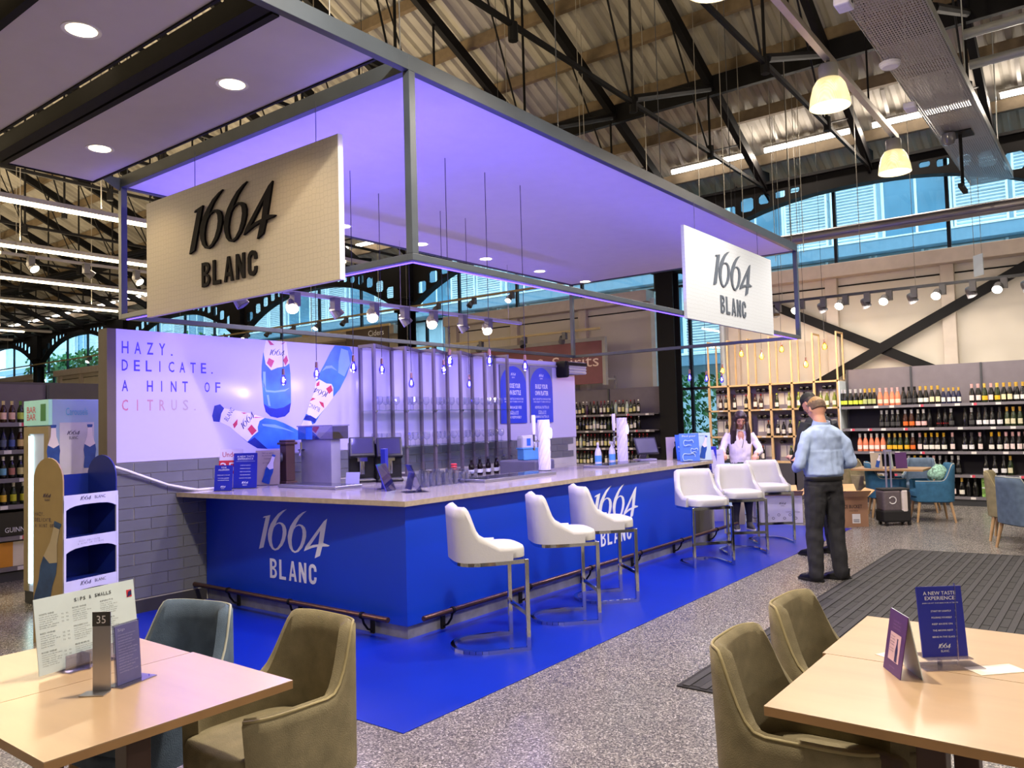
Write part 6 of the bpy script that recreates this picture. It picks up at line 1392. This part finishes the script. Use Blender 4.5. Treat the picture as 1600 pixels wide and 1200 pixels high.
# ------------------------------------------------------------------ people
from mathutils.kdtree import KDTree
class Body:
    """limbs and torso as lofted rings, fused into one skin; every ring carries the tag of what covers it there"""
    def __init__(s): s.mb = MB(); s.tags = []
    def loft(s, secs, tag_, n=20, sub=6):
        """secs: (x, y, z, rx, ry) rings lying across z"""
        out = []
        for a, b in zip(secs, secs[1:]):
            for k in range(sub): f = k / sub; out.append([p + (q_ - p) * f for p, q_ in zip(a, b)])
        out.append(list(secs[-1])); vs = []; fs = []
        for x, y, z, rx, ry in out:
            for k in range(n): vs.append((x + rx * math.cos(2 * math.pi * k / n), y + ry * math.sin(2 * math.pi * k / n), z))
        for i in range(len(out) - 1):
            for k in range(n): fs.append((i * n + k, i * n + (k + 1) % n, (i + 1) * n + (k + 1) % n, (i + 1) * n + k))
        fs += [tuple(range(n - 1, -1, -1)), tuple((len(out) - 1) * n + k for k in range(n))]
        s.mb.add(vs, fs); s.tags += [tag_] * len(vs); return s
    def limb(s, pts, tag_, n=12, sub=6):
        """pts: (x, y, z, r) along the limb"""
        P = []; Rr = []
        for a, b in zip(pts, pts[1:]):
            for k in range(sub): f = k / sub; P.append([a[i] + (b[i] - a[i]) * f for i in range(3)]); Rr.append(a[3] + (b[3] - a[3]) * f)
        P.append(pts[-1][:3]); Rr.append(pts[-1][3]); o = len(s.mb.v)
        s.mb.tube(P, Rr, n); s.tags += [tag_] * (len(s.mb.v) - o)
        o = len(s.mb.v); e = pts[-1]; s.ball(e[:3], (e[3] * .98,) * 3, tag_); return s
    def ball(s, c, r, tag_, n=12):
        o = len(s.mb.v)
        s.mb.lathe([(math.sin(math.pi * k / 8), -math.cos(math.pi * k / 8)) for k in range(9)], n, M=Matrix.Translation(c) @ Matrix.Diagonal((r[0], r[1], r[2], 1)))
        s.tags += [tag_] * (len(s.mb.v) - o); return s
    def hand(s, wr, d, up, side, tag_='skin', curl=0.5, k=1.0):
        d = Vector(d).normalized(); w = Vector(up).cross(d).normalized(); up = d.cross(w).normalized(); wr = Vector(wr)
        pc = wr + d * 0.05 * k
        for f in (-1, -.33, .33, 1): s.limb([(*(wr + w * f * 0.016 * k), 0.016 * k), (*(pc + w * f * 0.028 * k + d * .03 * k), 0.0135 * k)], tag_, 8, 4)
        for i, L in enumerate((0.066, 0.076, 0.072, 0.056)):
            f = (i - 1.5) / 1.5; a = pc + w * f * 0.029 * k + d * 0.03 * k; L *= k; pts = [(*a, 0.0095 * k)]; ang = 0.15
            for seg in (0.45, 0.32, 0.23):
                ang += curl * 0.9; a = a + (d * math.cos(ang) - up * math.sin(ang)) * L * seg; pts.append((*a, 0.0085 * k))
            s.limb(pts, tag_, 7, 3)
        a = wr + d * 0.02 * k + w * side * 0.024 * k; b = a + (d * .6 + w * side * .6 - up * .3).normalized() * 0.045 * k; c = b + (d * .85 - up * .5 - w * side * .1).normalized() * 0.032 * k
        s.limb([(*a, 0.013 * k), (*b, 0.0105 * k), (*c, 0.009 * k)], tag_, 7, 3); return s
    def head(s, c, k=1.0, tag_='skin', pitch=0.0):
        """c = centre of the skull; face towards +y, bowed by pitch"""
        M = Matrix.Translation(c) @ Matrix.Rotation(-pitch, 4, 'X'); o = len(s.mb.v)
        sub = Body()
        sub.loft([(0, -.005, .108 * k, .02 * k, .03 * k), (0, -.004, .095 * k, .05 * k, .065 * k), (0, -.004, .06 * k, .073 * k, .092 * k), (0, -.002, .02 * k, .077 * k, .098 * k), (0, .004, -.02 * k, .074 * k, .093 * k), (0, .014, -.06 * k, .064 * k, .08 * k), (0, .024, -.095 * k, .048 * k, .064 * k), (0, .034, -.118 * k, .03 * k, .042 * k), (0, .036, -.124 * k, .012 * k, .02 * k)], tag_, 20, 4)
        sub.limb([(0, .092 * k, .006 * k, .009 * k), (0, .108 * k, -.03 * k, .013 * k)], tag_, 8, 4); sub.ball((0, .1 * k, -.036 * k), (.017 * k, .014 * k, .01 * k), tag_)
        sub.ball((0, .084 * k, -.066 * k), (.024 * k, .012 * k, .011 * k), tag_); sub.ball((0, .076 * k, -.1 * k), (.022 * k, .016 * k, .017 * k), tag_)
        for sx in (-1, 1):
            sub.ball((sx * .078 * k, -.008, -.012 * k), (.009 * k, .02 * k, .032 * k), tag_); sub.ball((sx * .034 * k, .076 * k, .018 * k), (.022 * k, .014 * k, .008 * k), tag_); sub.ball((sx * .042 * k, .066 * k, -.03 * k), (.022 * k, .02 * k, .02 * k), tag_)
        s.mb.add([M @ Vector(v) for v in sub.mb.v], sub.mb.f); s.tags += sub.tags; return M
    def finish(s, name, mats, par, vox=0.008, smooth_=4, folds={}):
        me = s.mb.mesh('raw', []); o = bpy.data.objects.new('raw', me); COL.objects.link(o)
        r = o.modifiers.new('r', 'REMESH'); r.mode = 'VOXEL'; r.voxel_size = vox
        c = o.modifiers.new('s', 'SMOOTH'); c.iterations = smooth_; c.factor = 0.5
        bpy.context.view_layer.update()
        m2 = bpy.data.meshes.new_from_object(o.evaluated_get(bpy.context.evaluated_depsgraph_get())); m2.name = name
        from mathutils import noise as nz
        kd = KDTree(len(s.mb.v))
        for i, v in enumerate(s.mb.v): kd.insert(v, i)
        kd.balance(); keys = list(mats)
        nrm = [v.normal.copy() for v in m2.vertices]
        for v, nv in zip(m2.vertices, nrm):
            tg = s.tags[kd.find(v.co)[1]]
            if tg in folds:
                p = v.co; a = folds[tg]; d = nz.noise(Vector((p.x * 9 + p.z * 5, p.y * 9, p.z * 11))) + 0.6 * nz.noise(Vector((p.x * 22, p.y * 20 + p.z * 9, p.z * 13 + 4)))
                v.co = p + nv * (a * d)
        for k in keys: m2.materials.append(mats[k])
        m2.polygons.foreach_set('material_index', [keys.index(s.tags[kd.find(p.center)[1]]) for p in m2.polygons])
        m2.polygons.foreach_set('use_smooth', [True] * len(m2.polygons)); m2.update()
        bpy.data.objects.remove(o); bpy.data.meshes.remove(me)
        ob = bpy.data.objects.new(name, m2); COL.objects.link(ob); ob.parent = par
        return ob
SKIN = mat('skin', (206, 150, 126), 0.5, noise=0.06, nscale=20); SHIRT = mat('pale_blue_shirt', (164, 184, 224), 0.75, noise=0.06, nscale=9, bump=0.5, bscale=16)
TRS = mat('charcoal_trousers', (36, 36, 42), 0.8, noise=0.1, bump=0.4, bscale=14); NAVY = mat('navy_jacket', (22, 24, 40), 0.8, noise=0.1, bump=0.4, bscale=14)
SHOE = mat('black_shoe', (16, 16, 18), 0.3); BLOUSE = mat('white_blouse', (222, 212, 232), 0.7, bump=0.5, bscale=22); GREENC = mat('dark_green_cloth', (16, 62, 48), 0.8, bump=0.4, bscale=12)
HAIRD = mat('dark_brown_hair', (46, 30, 32), 0.5, noise=0.3, nscale=40); HAIRG = mat('sandy_thin_hair', (150, 116, 72), 0.6, noise=0.3, nscale=40); HAIRB = mat('short_grey_hair', (96, 76, 62), 0.7, noise=0.3, nscale=50)
EYE = mat('eye_dark', (30, 24, 26), 0.2); LIP = mat('lips', (176, 92, 92), 0.5)
def shoe(t, x, y, ang, m, sole=SHOE, L=0.29, name='shoe'):
    M = Matrix.Translation((x, y, 0.004)) @ Matrix.Rotation(ang, 4, 'Z')
    b = Body(); b.loft([(0, .03, .0, .042, .13), (0, .03, .02, .046, .138), (0, .02, .05, .043, .118), (0, -.02, .075, .04, .08), (0, -.055, .11, .04, .05)], 'a', 16, 4)
    b.mb.v = [tuple(M @ Vector(v)) for v in b.mb.v]; o = b.finish(name, {'a': m}, t, 0.007, 3)
    s = MB().lathe([(1.03, 0.0), (1.05, 0.02), (0.9, 0.022)], 20, M=M @ Matrix.Translation((0, .03, 0)) @ Matrix.Diagonal((.047, .139, 1, 1))); s.build('sole', sole, o)
    for k in range(3): MB().tube([M @ Vector((-.025, .06 - .028 * k, .055 + .012 * k)), M @ Vector((0, .062 - .028 * k, .066 + .012 * k)), M @ Vector((.025, .06 - .028 * k, .055 + .012 * k))], 0.004, 5).build('lace', sole if sole is not SHOE else SHOE, o)
def eyes(t, M, k=1.0):
    for sx in (-1, 1):
        MB().lathe([(math.sin(math.pi * i / 6), -math.cos(math.pi * i / 6)) for i in range(7)], 8, M=M @ Matrix.Translation((sx * .033 * k, .088 * k, .004 * k)) @ Matrix.Diagonal((.013 * k, .006 * k, .006 * k, 1))).build('eye', EYE, t)
        MB().tube([M @ Vector((sx * .014 * k, .095 * k, .026 * k)), M @ Vector((sx * .034 * k, .092 * k, .031 * k)), M @ Vector((sx * .054 * k, .078 * k, .026 * k))], 0.0035, 5).build('eyebrow', HAIRD, t)
    MB().lathe([(math.sin(math.pi * i / 6), -math.cos(math.pi * i / 6)) for i in range(7)], 8, M=M @ Matrix.Translation((0, .094 * k, -.066 * k)) @ Matrix.Diagonal((.023 * k, .006 * k, .008 * k, 1))).build('lips', LIP, t)
def torso(b, top, low, H=1.0, w=1.0, tuck=0.98):
    b.loft([(0, 0, .86 * H, .155 * w, .115), (0, -.005, .93 * H, .175 * w, .125), (0, -.005, tuck * H, .165 * w, .115)], low)
    b.loft([(0, -.004, tuck * H, .17 * w, .12), (0, .0, 1.1 * H, .172 * w, .12), (0, -.005, 1.25 * H, .185 * w, .125), (0, -.015, 1.38 * H, .195 * w, .118), (0, -.02, 1.45 * H, .165 * w, .095), (0, -.015, 1.5 * H, .085 * w, .07)], top)
# the man in the blue shirt, seen from behind, reading something in his hands
t = T('person', 'man in a pale blue shirt and charcoal trousers standing with his back turned', 'person', (3.70, -1.98, 0), R(48 - 90))
b = Body(); torso(b, 'shirt', 'trousers', 1.0, 1.08, 0.985); b.loft([(0, -.005, 1.0, .178, .125), (0, -.02, 1.025, .2, .142), (0, -.012, 1.1, .2, .135), (0, -.01, 1.25, .2, .13)], 'shirt')
b.limb([(0, -.01, 1.47, .062), (0, .03, 1.58, .056)], 'skin')
Mh = b.head((0, .06, 1.66), 1.02, 'skin', 0.5)
for s in (-1, 1):
    b.limb([(s * .15, -.02, 1.415, .058), (s * .215, -.045, 1.31, .06), (s * .275, -.05, 1.13, .056)], 'shirt'); b.limb([(s * .275, -.05, 1.13, .056), (s * .2, .14, 1.08, .046)], 'shirt'); b.limb([(s * .2, .14, 1.08, .036), (s * .11, .28, 1.13, .028)], 'skin')
    b.hand((s * .11, .28, 1.13), (-s * .5, .6, .35), (0, -.3, 1), -s, 'skin', .6)
    b.limb([(s * .085, 0, .9, .108), (s * .1, .0, .7, .098), (s * .115, .01, .5, .082), (s * .125, -.01, .28, .075), (s * .13, -.02, .07, .07)], 'trousers')
b.finish('body', {'shirt': SHIRT, 'trousers': TRS, 'skin': SKIN}, t, 0.0085, 4, {'shirt': 0.011, 'trousers': 0.008})
eyes(t, Mh, 1.02)
hb = Body(); hb.loft([(0, -.012, -.03, .079, .088), (0, -.012, .02, .081, .093), (0, -.01, .045, .079, .09)], 'low', 20); hb.loft([(0, -.006, .045, .08, .094), (0, -.004, .08, .066, .082), (0, -.003, .112, .03, .045)], 'top', 20)
hb.mb.v = [tuple(Mh @ Vector((v[0] * 1.02, v[1] * (1.02 if v[1] < 0.03 else .9), v[2] * 1.02))) for v in hb.mb.v]; hb.finish('hair', {'low': HAIRB, 'top': HAIRG}, t, 0.008, 3)
MB().lathe([(0.088, 0), (0.078, 0.05), (0.074, 0.05), (0.08, 0.0)], 20, M=Matrix.Translation((0, -.005, 1.49)) @ Matrix.Rotation(R(12), 4, 'X')).build('collar', SHIRT, t, smooth=50)
MB().lathe([(1, 0), (1.01, .003), (1.01, .035), (1, .038)], 28, M=Matrix.Translation((0, -.005, .965)) @ Matrix.Diagonal((.19, .133, 1, 1))).build('belt', mat('black_belt', (18, 18, 20), 0.4), t, smooth=50)
for s in (-1, 1): shoe(t, s * .135, .02, R(38 + 12 * s), SHOE)
for s in (-1, 1): MB().box(s * .09 - .055, -.134, .86, s * .09 + .055, -.128, .863).build('pocket_seam', mat('seam_dark', (22, 22, 26), 0.8), t)
# the man beyond him in navy and a black cap
t = T('person', 'man in a navy jacket and black cap, mostly hidden behind the blue shirt', 'person', (5.12, -1.52, 0), R(66 - 90))
b = Body(); torso(b, 'jacket', 'jacket', 1.06, 1.1)
b.limb([(0, -.01, 1.55, .062), (0, .04, 1.66, .056)], 'skin'); Mh = b.head((0, .09, 1.735), 1.02, 'skin', 0.6)
for s in (-1, 1):
    b.limb([(s * .2, -.02, 1.5, .072), (s * .29, -.02, 1.3, .066), (s * .3, .0, 1.17, .06), (s * .24, .14, 1.08, .05)], 'jacket'); b.limb([(s * .24, .14, 1.08, .04), (s * .14, .27, 1.1, .03)], 'skin'); b.hand((s * .14, .27, 1.1), (-s * .5, .6, .2), (0, -.3, 1), -s)
    b.limb([(s * .09, 0, .95, .11), (s * .11, .0, .72, .1), (s * .13, .01, .5, .085), (s * .15, -.01, .28, .078), (s * .16, -.02, .07, .072)], 'jacket')
b.finish('body', {'jacket': NAVY, 'skin': SKIN}, t, 0.0095, 4, {'jacket': 0.008}); eyes(t, Mh)
MB().lathe([(0.083, 0.02), (0.086, 0.04), (0.08, 0.085), (0.05, 0.118), (0.0, 0.128)], 20, M=Mh @ Matrix.Diagonal((1, 1.18, 1, 1))).build('cap', mat('black_cap', (14, 14, 16), 0.7), t, smooth=60)
MB().prism([(-.07, .07), (-.06, .13), (-.03, .165), (.03, .165), (.06, .13), (.07, .07)], 0.008, Mh @ Matrix.Translation((0, 0, 0.03)) @ Matrix.Rotation(R(-10), 4, 'X')).build('cap_peak', mat('black_cap', (14, 14, 16), 0.7), t)
MB().lathe([(0.081, -0.05), (0.084, 0.02), (0.084, 0.035)], 16, M=Mh @ Matrix.Translation((0, -.012, 0)) @ Matrix.Diagonal((1, 1.1, 1, 1)), a0=R(170), a1=R(370)).build('hair', HAIRD, t, smooth=60)
for s in (-1, 1): shoe(t, s * .16, .02, R(20 + 10 * s), SHOE)
# the woman behind the stools, looking down at leaflets
t = T('person', 'woman with long dark hair in a white blouse looking down at leaflets', 'person', (6.66, 0.02, 0), R(212 - 90))
b = Body(); torso(b, 'blouse', 'green', 0.945, 0.86, 1.0)
b.loft([(0, 0, .4, .2, .16), (0, 0, .62, .19, .15), (0, 0, .84, .165, .125), (0, -.005, .95, .145, .1)], 'green')
b.limb([(0, -.01, 1.39, .05), (0, .05, 1.49, .045)], 'skin'); Mh = b.head((0, .085, 1.565), .95, 'skin', 0.55)
b.ball((0, .075, 1.33), (.05, .035, .06), 'skin')
for s, wr, el in ((-1, (-.14, .34, 1.07), (-.26, .08, 1.11)), (1, (.30, .38, 1.10), (.27, .1, 1.13))):
    b.limb([(s * .15, -.01, 1.345, .055), (s * .21, .0, 1.24, .052), (*el, .045)], 'blouse'); b.limb([(*el, .047), (*[e + (w - e) * .72 for e, w in zip(el, wr)], .042)], 'blouse'); b.limb([(*[e + (w - e) * .7 for e, w in zip(el, wr)], .03), (*wr, .023)], 'skin')
    b.hand(wr, (-s * .35 if s < 0 else -.1, .8, -.45), (0, .4, .9), -s, 'skin', .55, .9)
for s in (-1, 1): b.limb([(s * .08, 0, .5, .085), (s * .085, .0, .35, .06), (s * .09, -.015, .22, .045), (s * .09, -.02, .07, .036)], 'legs')
b.finish('body', {'blouse': BLOUSE, 'green': GREENC, 'skin': SKIN, 'legs': mat('dark_tights', (30, 28, 40), 0.7)}, t, 0.0075, 4, {'blouse': 0.008, 'green': 0.005}); eyes(t, Mh, .95)
hb = Body(); hb.loft([(0, -.02, -.06, .082, .085), (0, -.018, .0, .085, .092), (0, -.012, .05, .083, .096), (0, -.006, .09, .062, .08), (0, -.004, .118, .02, .03)], 'h', 20)
for s in (-1, 1):
    for dx, dy, L in ((.085, -.02, .40), (.1, .0, .42), (.09, .03, .36), (.075, .05, .3), (.1, -.05, .38)):
        hb.limb([(s * .06, dy * .6 + .01, .07, .02), (s * .083, dy, -.02, .022), (s * (dx + .012), dy + .005, -.16, .028), (s * (dx + .018), dy + .0 - .02, -L * .8, .026), (s * (dx - .0), dy - .03, -L, .012)], 'h', 8, 4)
hb.mb.v = [tuple((Mh if v[2] > -.05 else Matrix.Translation((0, .075, 1.565))) @ Vector((v[0], v[1] if v[2] > -.05 else v[1] + .0, v[2]))) for v in hb.mb.v]
hb.finish('hair', {'h': HAIRD}, t, 0.008, 3)
MB().tube([(-.035, .09, 1.30), (-.02, .13, 1.22), (0, .135, 1.16)], 0.004, 5).build('necklace', HAIRD, t)
SOLE = mat('white_rubber_sole', (214, 210, 200), 0.6)
for s in (-1, 1): shoe(t, s * .095, .01, R(-8 * s), mat('charcoal_canvas', (48, 46, 54), 0.8), SOLE, .25, 'sneaker')

# ------------------------------------------------------------------ boxes, case and the rest of the promotion
CARD = mat('brown_cardboard', (150, 112, 84), 0.8, noise=0.06, nscale=4); CARDI = mat('cardboard_inside', (206, 166, 116), 0.8); LILB = mat('lilac_white_carton', (188, 184, 216), 0.6)
def carton(label, loc, rz, w, d, h, m, flaps=True):
    t = T('carton', label, 'carton', loc, R(rz)); k = 0.006
    MB().box(0, 0, 0, w, d, k).box(0, 0, k, w, k, h).box(0, d - k, k, w, d, h).box(0, k, k, k, d - k, h).box(w - k, k, k, w, d - k, h).build('box', m, t)
    if flaps:
        for a, p in ((R(-118), (0, 0, h)),): MB().box(0, -.0, 0, w, k, d * .5, Matrix.Translation(p) @ Matrix.Rotation(R(62), 4, 'X')).build('flap', CARDI, t)
        MB().box(0, 0, 0, w, k, d * .5, Matrix.Translation((0, d - k, h)) @ Matrix.Rotation(R(-50), 4, 'X')).build('flap', CARDI, t)
        MB().box(0, 0, 0, k, d, w * .25, Matrix.Translation((w - k, 0, h)) @ Matrix.Rotation(R(50), 4, 'Y')).build('flap', CARDI, t)
    return t
t = carton('brown open ICE BUCKET carton beside the wheeled case', (7.40, -0.90, 0.0), -58, 0.58, 0.42, 0.42, CARD)
Mf = frame((0, -0.001, 0), (1, 0, 0), (0, 0, 1)); mb = MB(); text(mb, 'ICE BUCKET', Mf, 0.24, 0.26, 0.26, 0.05, 0.001, .02); text(mb, 'ONE PIECE', Mf, 0.32, 0.215, 0.12, 0.018, 0.001); mb.build('lettering', mat('carton_ink', (60, 40, 34), 0.7), t)
MB().box(0.36, -0.003, 0.05, 0.47, 0, 0.18, ).build('label', TAGW, t); mb = MB()
for k in range(4): mb.box(0.375, -0.0045, 0.065 + k * 0.012, 0.455, -0.003, 0.07 + k * 0.012)
mb.build('label_print', INKG, t)['kind'] = 'stuff'
t = carton('lilac white carton with printed numerals and pictograms behind the stools', (7.42, 0.05, 0.004), -63, 0.6, 0.36, 0.40, LILB)
mb = numerals(MB(), Mf, 0.27, 0.27, 0.1, 0.001); text(mb, 'BLANC', Mf, 0.295, 0.245, 0.05, 0.018, 0.001)
for k in range(6): mb.tube([(0.1 + k * 0.08 + .018 * math.cos(R(a)), -0.001, 0.12 - .05 * (k % 2) + .018 * math.sin(R(a))) for a in range(0, 360, 40)], 0.003, 4, True)
text(mb, 'HANDLE WITH CARE', Mf, 0.36, 0.155, 0.2, 0.014, 0.001); mb.build('print', PINK, t)
t = carton('second lilac carton standing behind the printed one', (8.0, 0.38, 0.004), -63, 0.3, 0.3, 0.38, LILB); text(MB(), 'BLANC', Mf, 0.1, 0.2, 0.1, 0.03, 0.001).build('print', PINK, t)
t = carton('pale lilac carton of flat displays behind the woman', (7.2, 0.95, 0.004), -60, 0.45, 0.3, 0.24, LILB, False); MB().box(0.0, 0.0, 0.24, 0.45, 0.3, 0.25).build('lid', LILB, t); text(MB(), '1664', Mf, 0.1, 0.1, 0.12, 0.06, 0.001).build('print', PINK, t)
t = carton('tall narrow cream carton standing behind the middle stool', (7.12, 0.30, 0.004), -60, 0.12, 0.14, 0.42, mat('cream_carton', (206, 190, 160), 0.7), False); MB().box(0, 0, 0.42, 0.12, 0.2, 0.43).build('lid', mat('cream_carton', (206, 190, 160), 0.7), t); text(MB(), '1L', Mf, 0.04, 0.27, 0.03, 0.04, 0.001).build('print', INKG, t)
t = T('work_table', 'low white promotion table that carries the blue display boxes', 'table', (6.05, 0.35, 0))
MB().box(-0.35, -0.3, 0.80, 0.2, 0.5, 0.84).build('table_top', mat('pale_table_top', (196, 186, 170), 0.5), t, bevel=0.004)
for sx in (-0.3, 0.15):
    for sy in (-0.27, 0.45): MB().box(sx - .02, sy - .02, 0.004, sx + .02, sy + .02, 0.80).build('leg', PALE, t)
for i, (x, y, n) in enumerate(((5.92, 0.42, 'dark blue display box standing on the promotion table'), (6.02, 0.15, 'brighter blue display box in front of the woman'))):
    t = T('display_box', n, 'box', (x - .06, y + .04, 0.841), R(-60)); MB().box(-.1, -.04, 0, .1, .06, .36 - .06 * (i == 0)).build('box', CARDB if i == 0 else mat('display_box_blue', (40, 48, 190), 0.4), t); mb = MB()
    for k in range(6): text(mb, ('CHILLED', 'CRISP AND LIGHT', 'SERVE COLD')[k % 3], frame((0, -.0405, 0), (1, 0, 0), (0, 0, 1)), -.07, .25 - k * .03, .14, .014, .001)
    numerals(mb, frame((0, -.0405, 0), (1, 0, 0), (0, 0, 1)), -.03, .03, .06, .001); mb.build('lettering', LETW, t)
leaflet('bottle_card', 'lilac leaflet with a blue bottle in front of the woman', 'card', 5.98, 0.06, 0.841, 0.2, 0.32, 235, LILB, 6, (('HAZY', 0.75, 0.05, 0.5),), False, PINK)
t = leaflet('photo_card', 'pale card with a figure picture on the promotion table', 'card', 5.85, 0.62, 0.841, 0.26, 0.5, 225, mat('photo_card_cream', (206, 190, 180), 0.5), 4, (), False)
MB().prism([(-.06, .2), (.06, .2), (.05, .34), (.02, .38), (.03, .43), (0, .46), (-.03, .43), (-.02, .38), (-.05, .34)], .001, frame((0, -.03, 0), (1, 0, 0), (0, 0, 1))).build('picture_print', INK, t)
t = T('white_crate', 'pale blue crate with black cloth on it behind the third stool', 'crate', (8.4, 0.95, 0.0), R(-60)); MB().box(-.2, -.18, 0.004, .3, .2, .80).build('body', mat('pale_blue_carton', (176, 206, 220), 0.6), t, bevel=.01); MB().box(-.22, -.2, .80, .32, .22, .84).build('lid', mat('pale_blue_carton', (176, 206, 220), 0.6), t)
MB().lathe([(.25, 0), (.22, .03), (.12, .05), (0, .055)], 12, M=Matrix.Translation((.02, 0, .84)) @ Matrix.Diagonal((1, .7, 1, 1))).build('black_cloth', mat('black_cloth', (18, 18, 22), .9), t, smooth=60)
t = T('wheeled_case', 'black, grey and white wheeled case with its handle pulled up', 'suitcase', (8.06, -1.64, 0.0), R(-52))
GRYC = mat('case_grey_cloth', (92, 82, 86), 0.8, noise=.12, nscale=30); BLC = mat('case_black_cloth', (22, 20, 22), 0.8); WHC = mat('case_white_cloth', (206, 196, 192), 0.7)
MB().box(-.20, -.13, .05, .20, .13, .22).build('base', BLC, t, bevel=.025); MB().box(-.19, -.125, .20, .07, .125, .50).build('body', GRYC, t, bevel=.03); MB().box(.075, -.128, .18, .16, .128, .50).build('white_panel', WHC, t, bevel=.02); MB().box(.165, -.125, .18, .20, .125, .48).build('side_panel', BLC, t, bevel=.015)
MB().box(-.19, -.12, .49, .2, .12, .52).build('top', BLC, t, bevel=.02)
MB().tube([(-.06 + .05 * math.cos(R(a)), -.128, .36 + .05 * math.sin(R(a))) for a in range(-150, 151, 25)], .007, 5).build('badge', TAGW, t)
for x in (-.16, .16): MB().cyl((x, -.1, .03), (x + .03, -.1, .03), .03, n=12).cyl((x, .1, .03), (x + .03, .1, .03), .03, n=12).build('wheel', BLKP, t)
MB().box(-.035, .1, .5, -.015, .115, 1.03).box(.035, .1, .5, .055, .115, 1.03).build('handle_tube', mat('lilac_metal', (170, 168, 206), .3, .6), t); MB().box(-.045, .09, 1.03, .065, .125, 1.06).build('grip', mat('lilac_metal', (170, 168, 206), .3, .6), t)
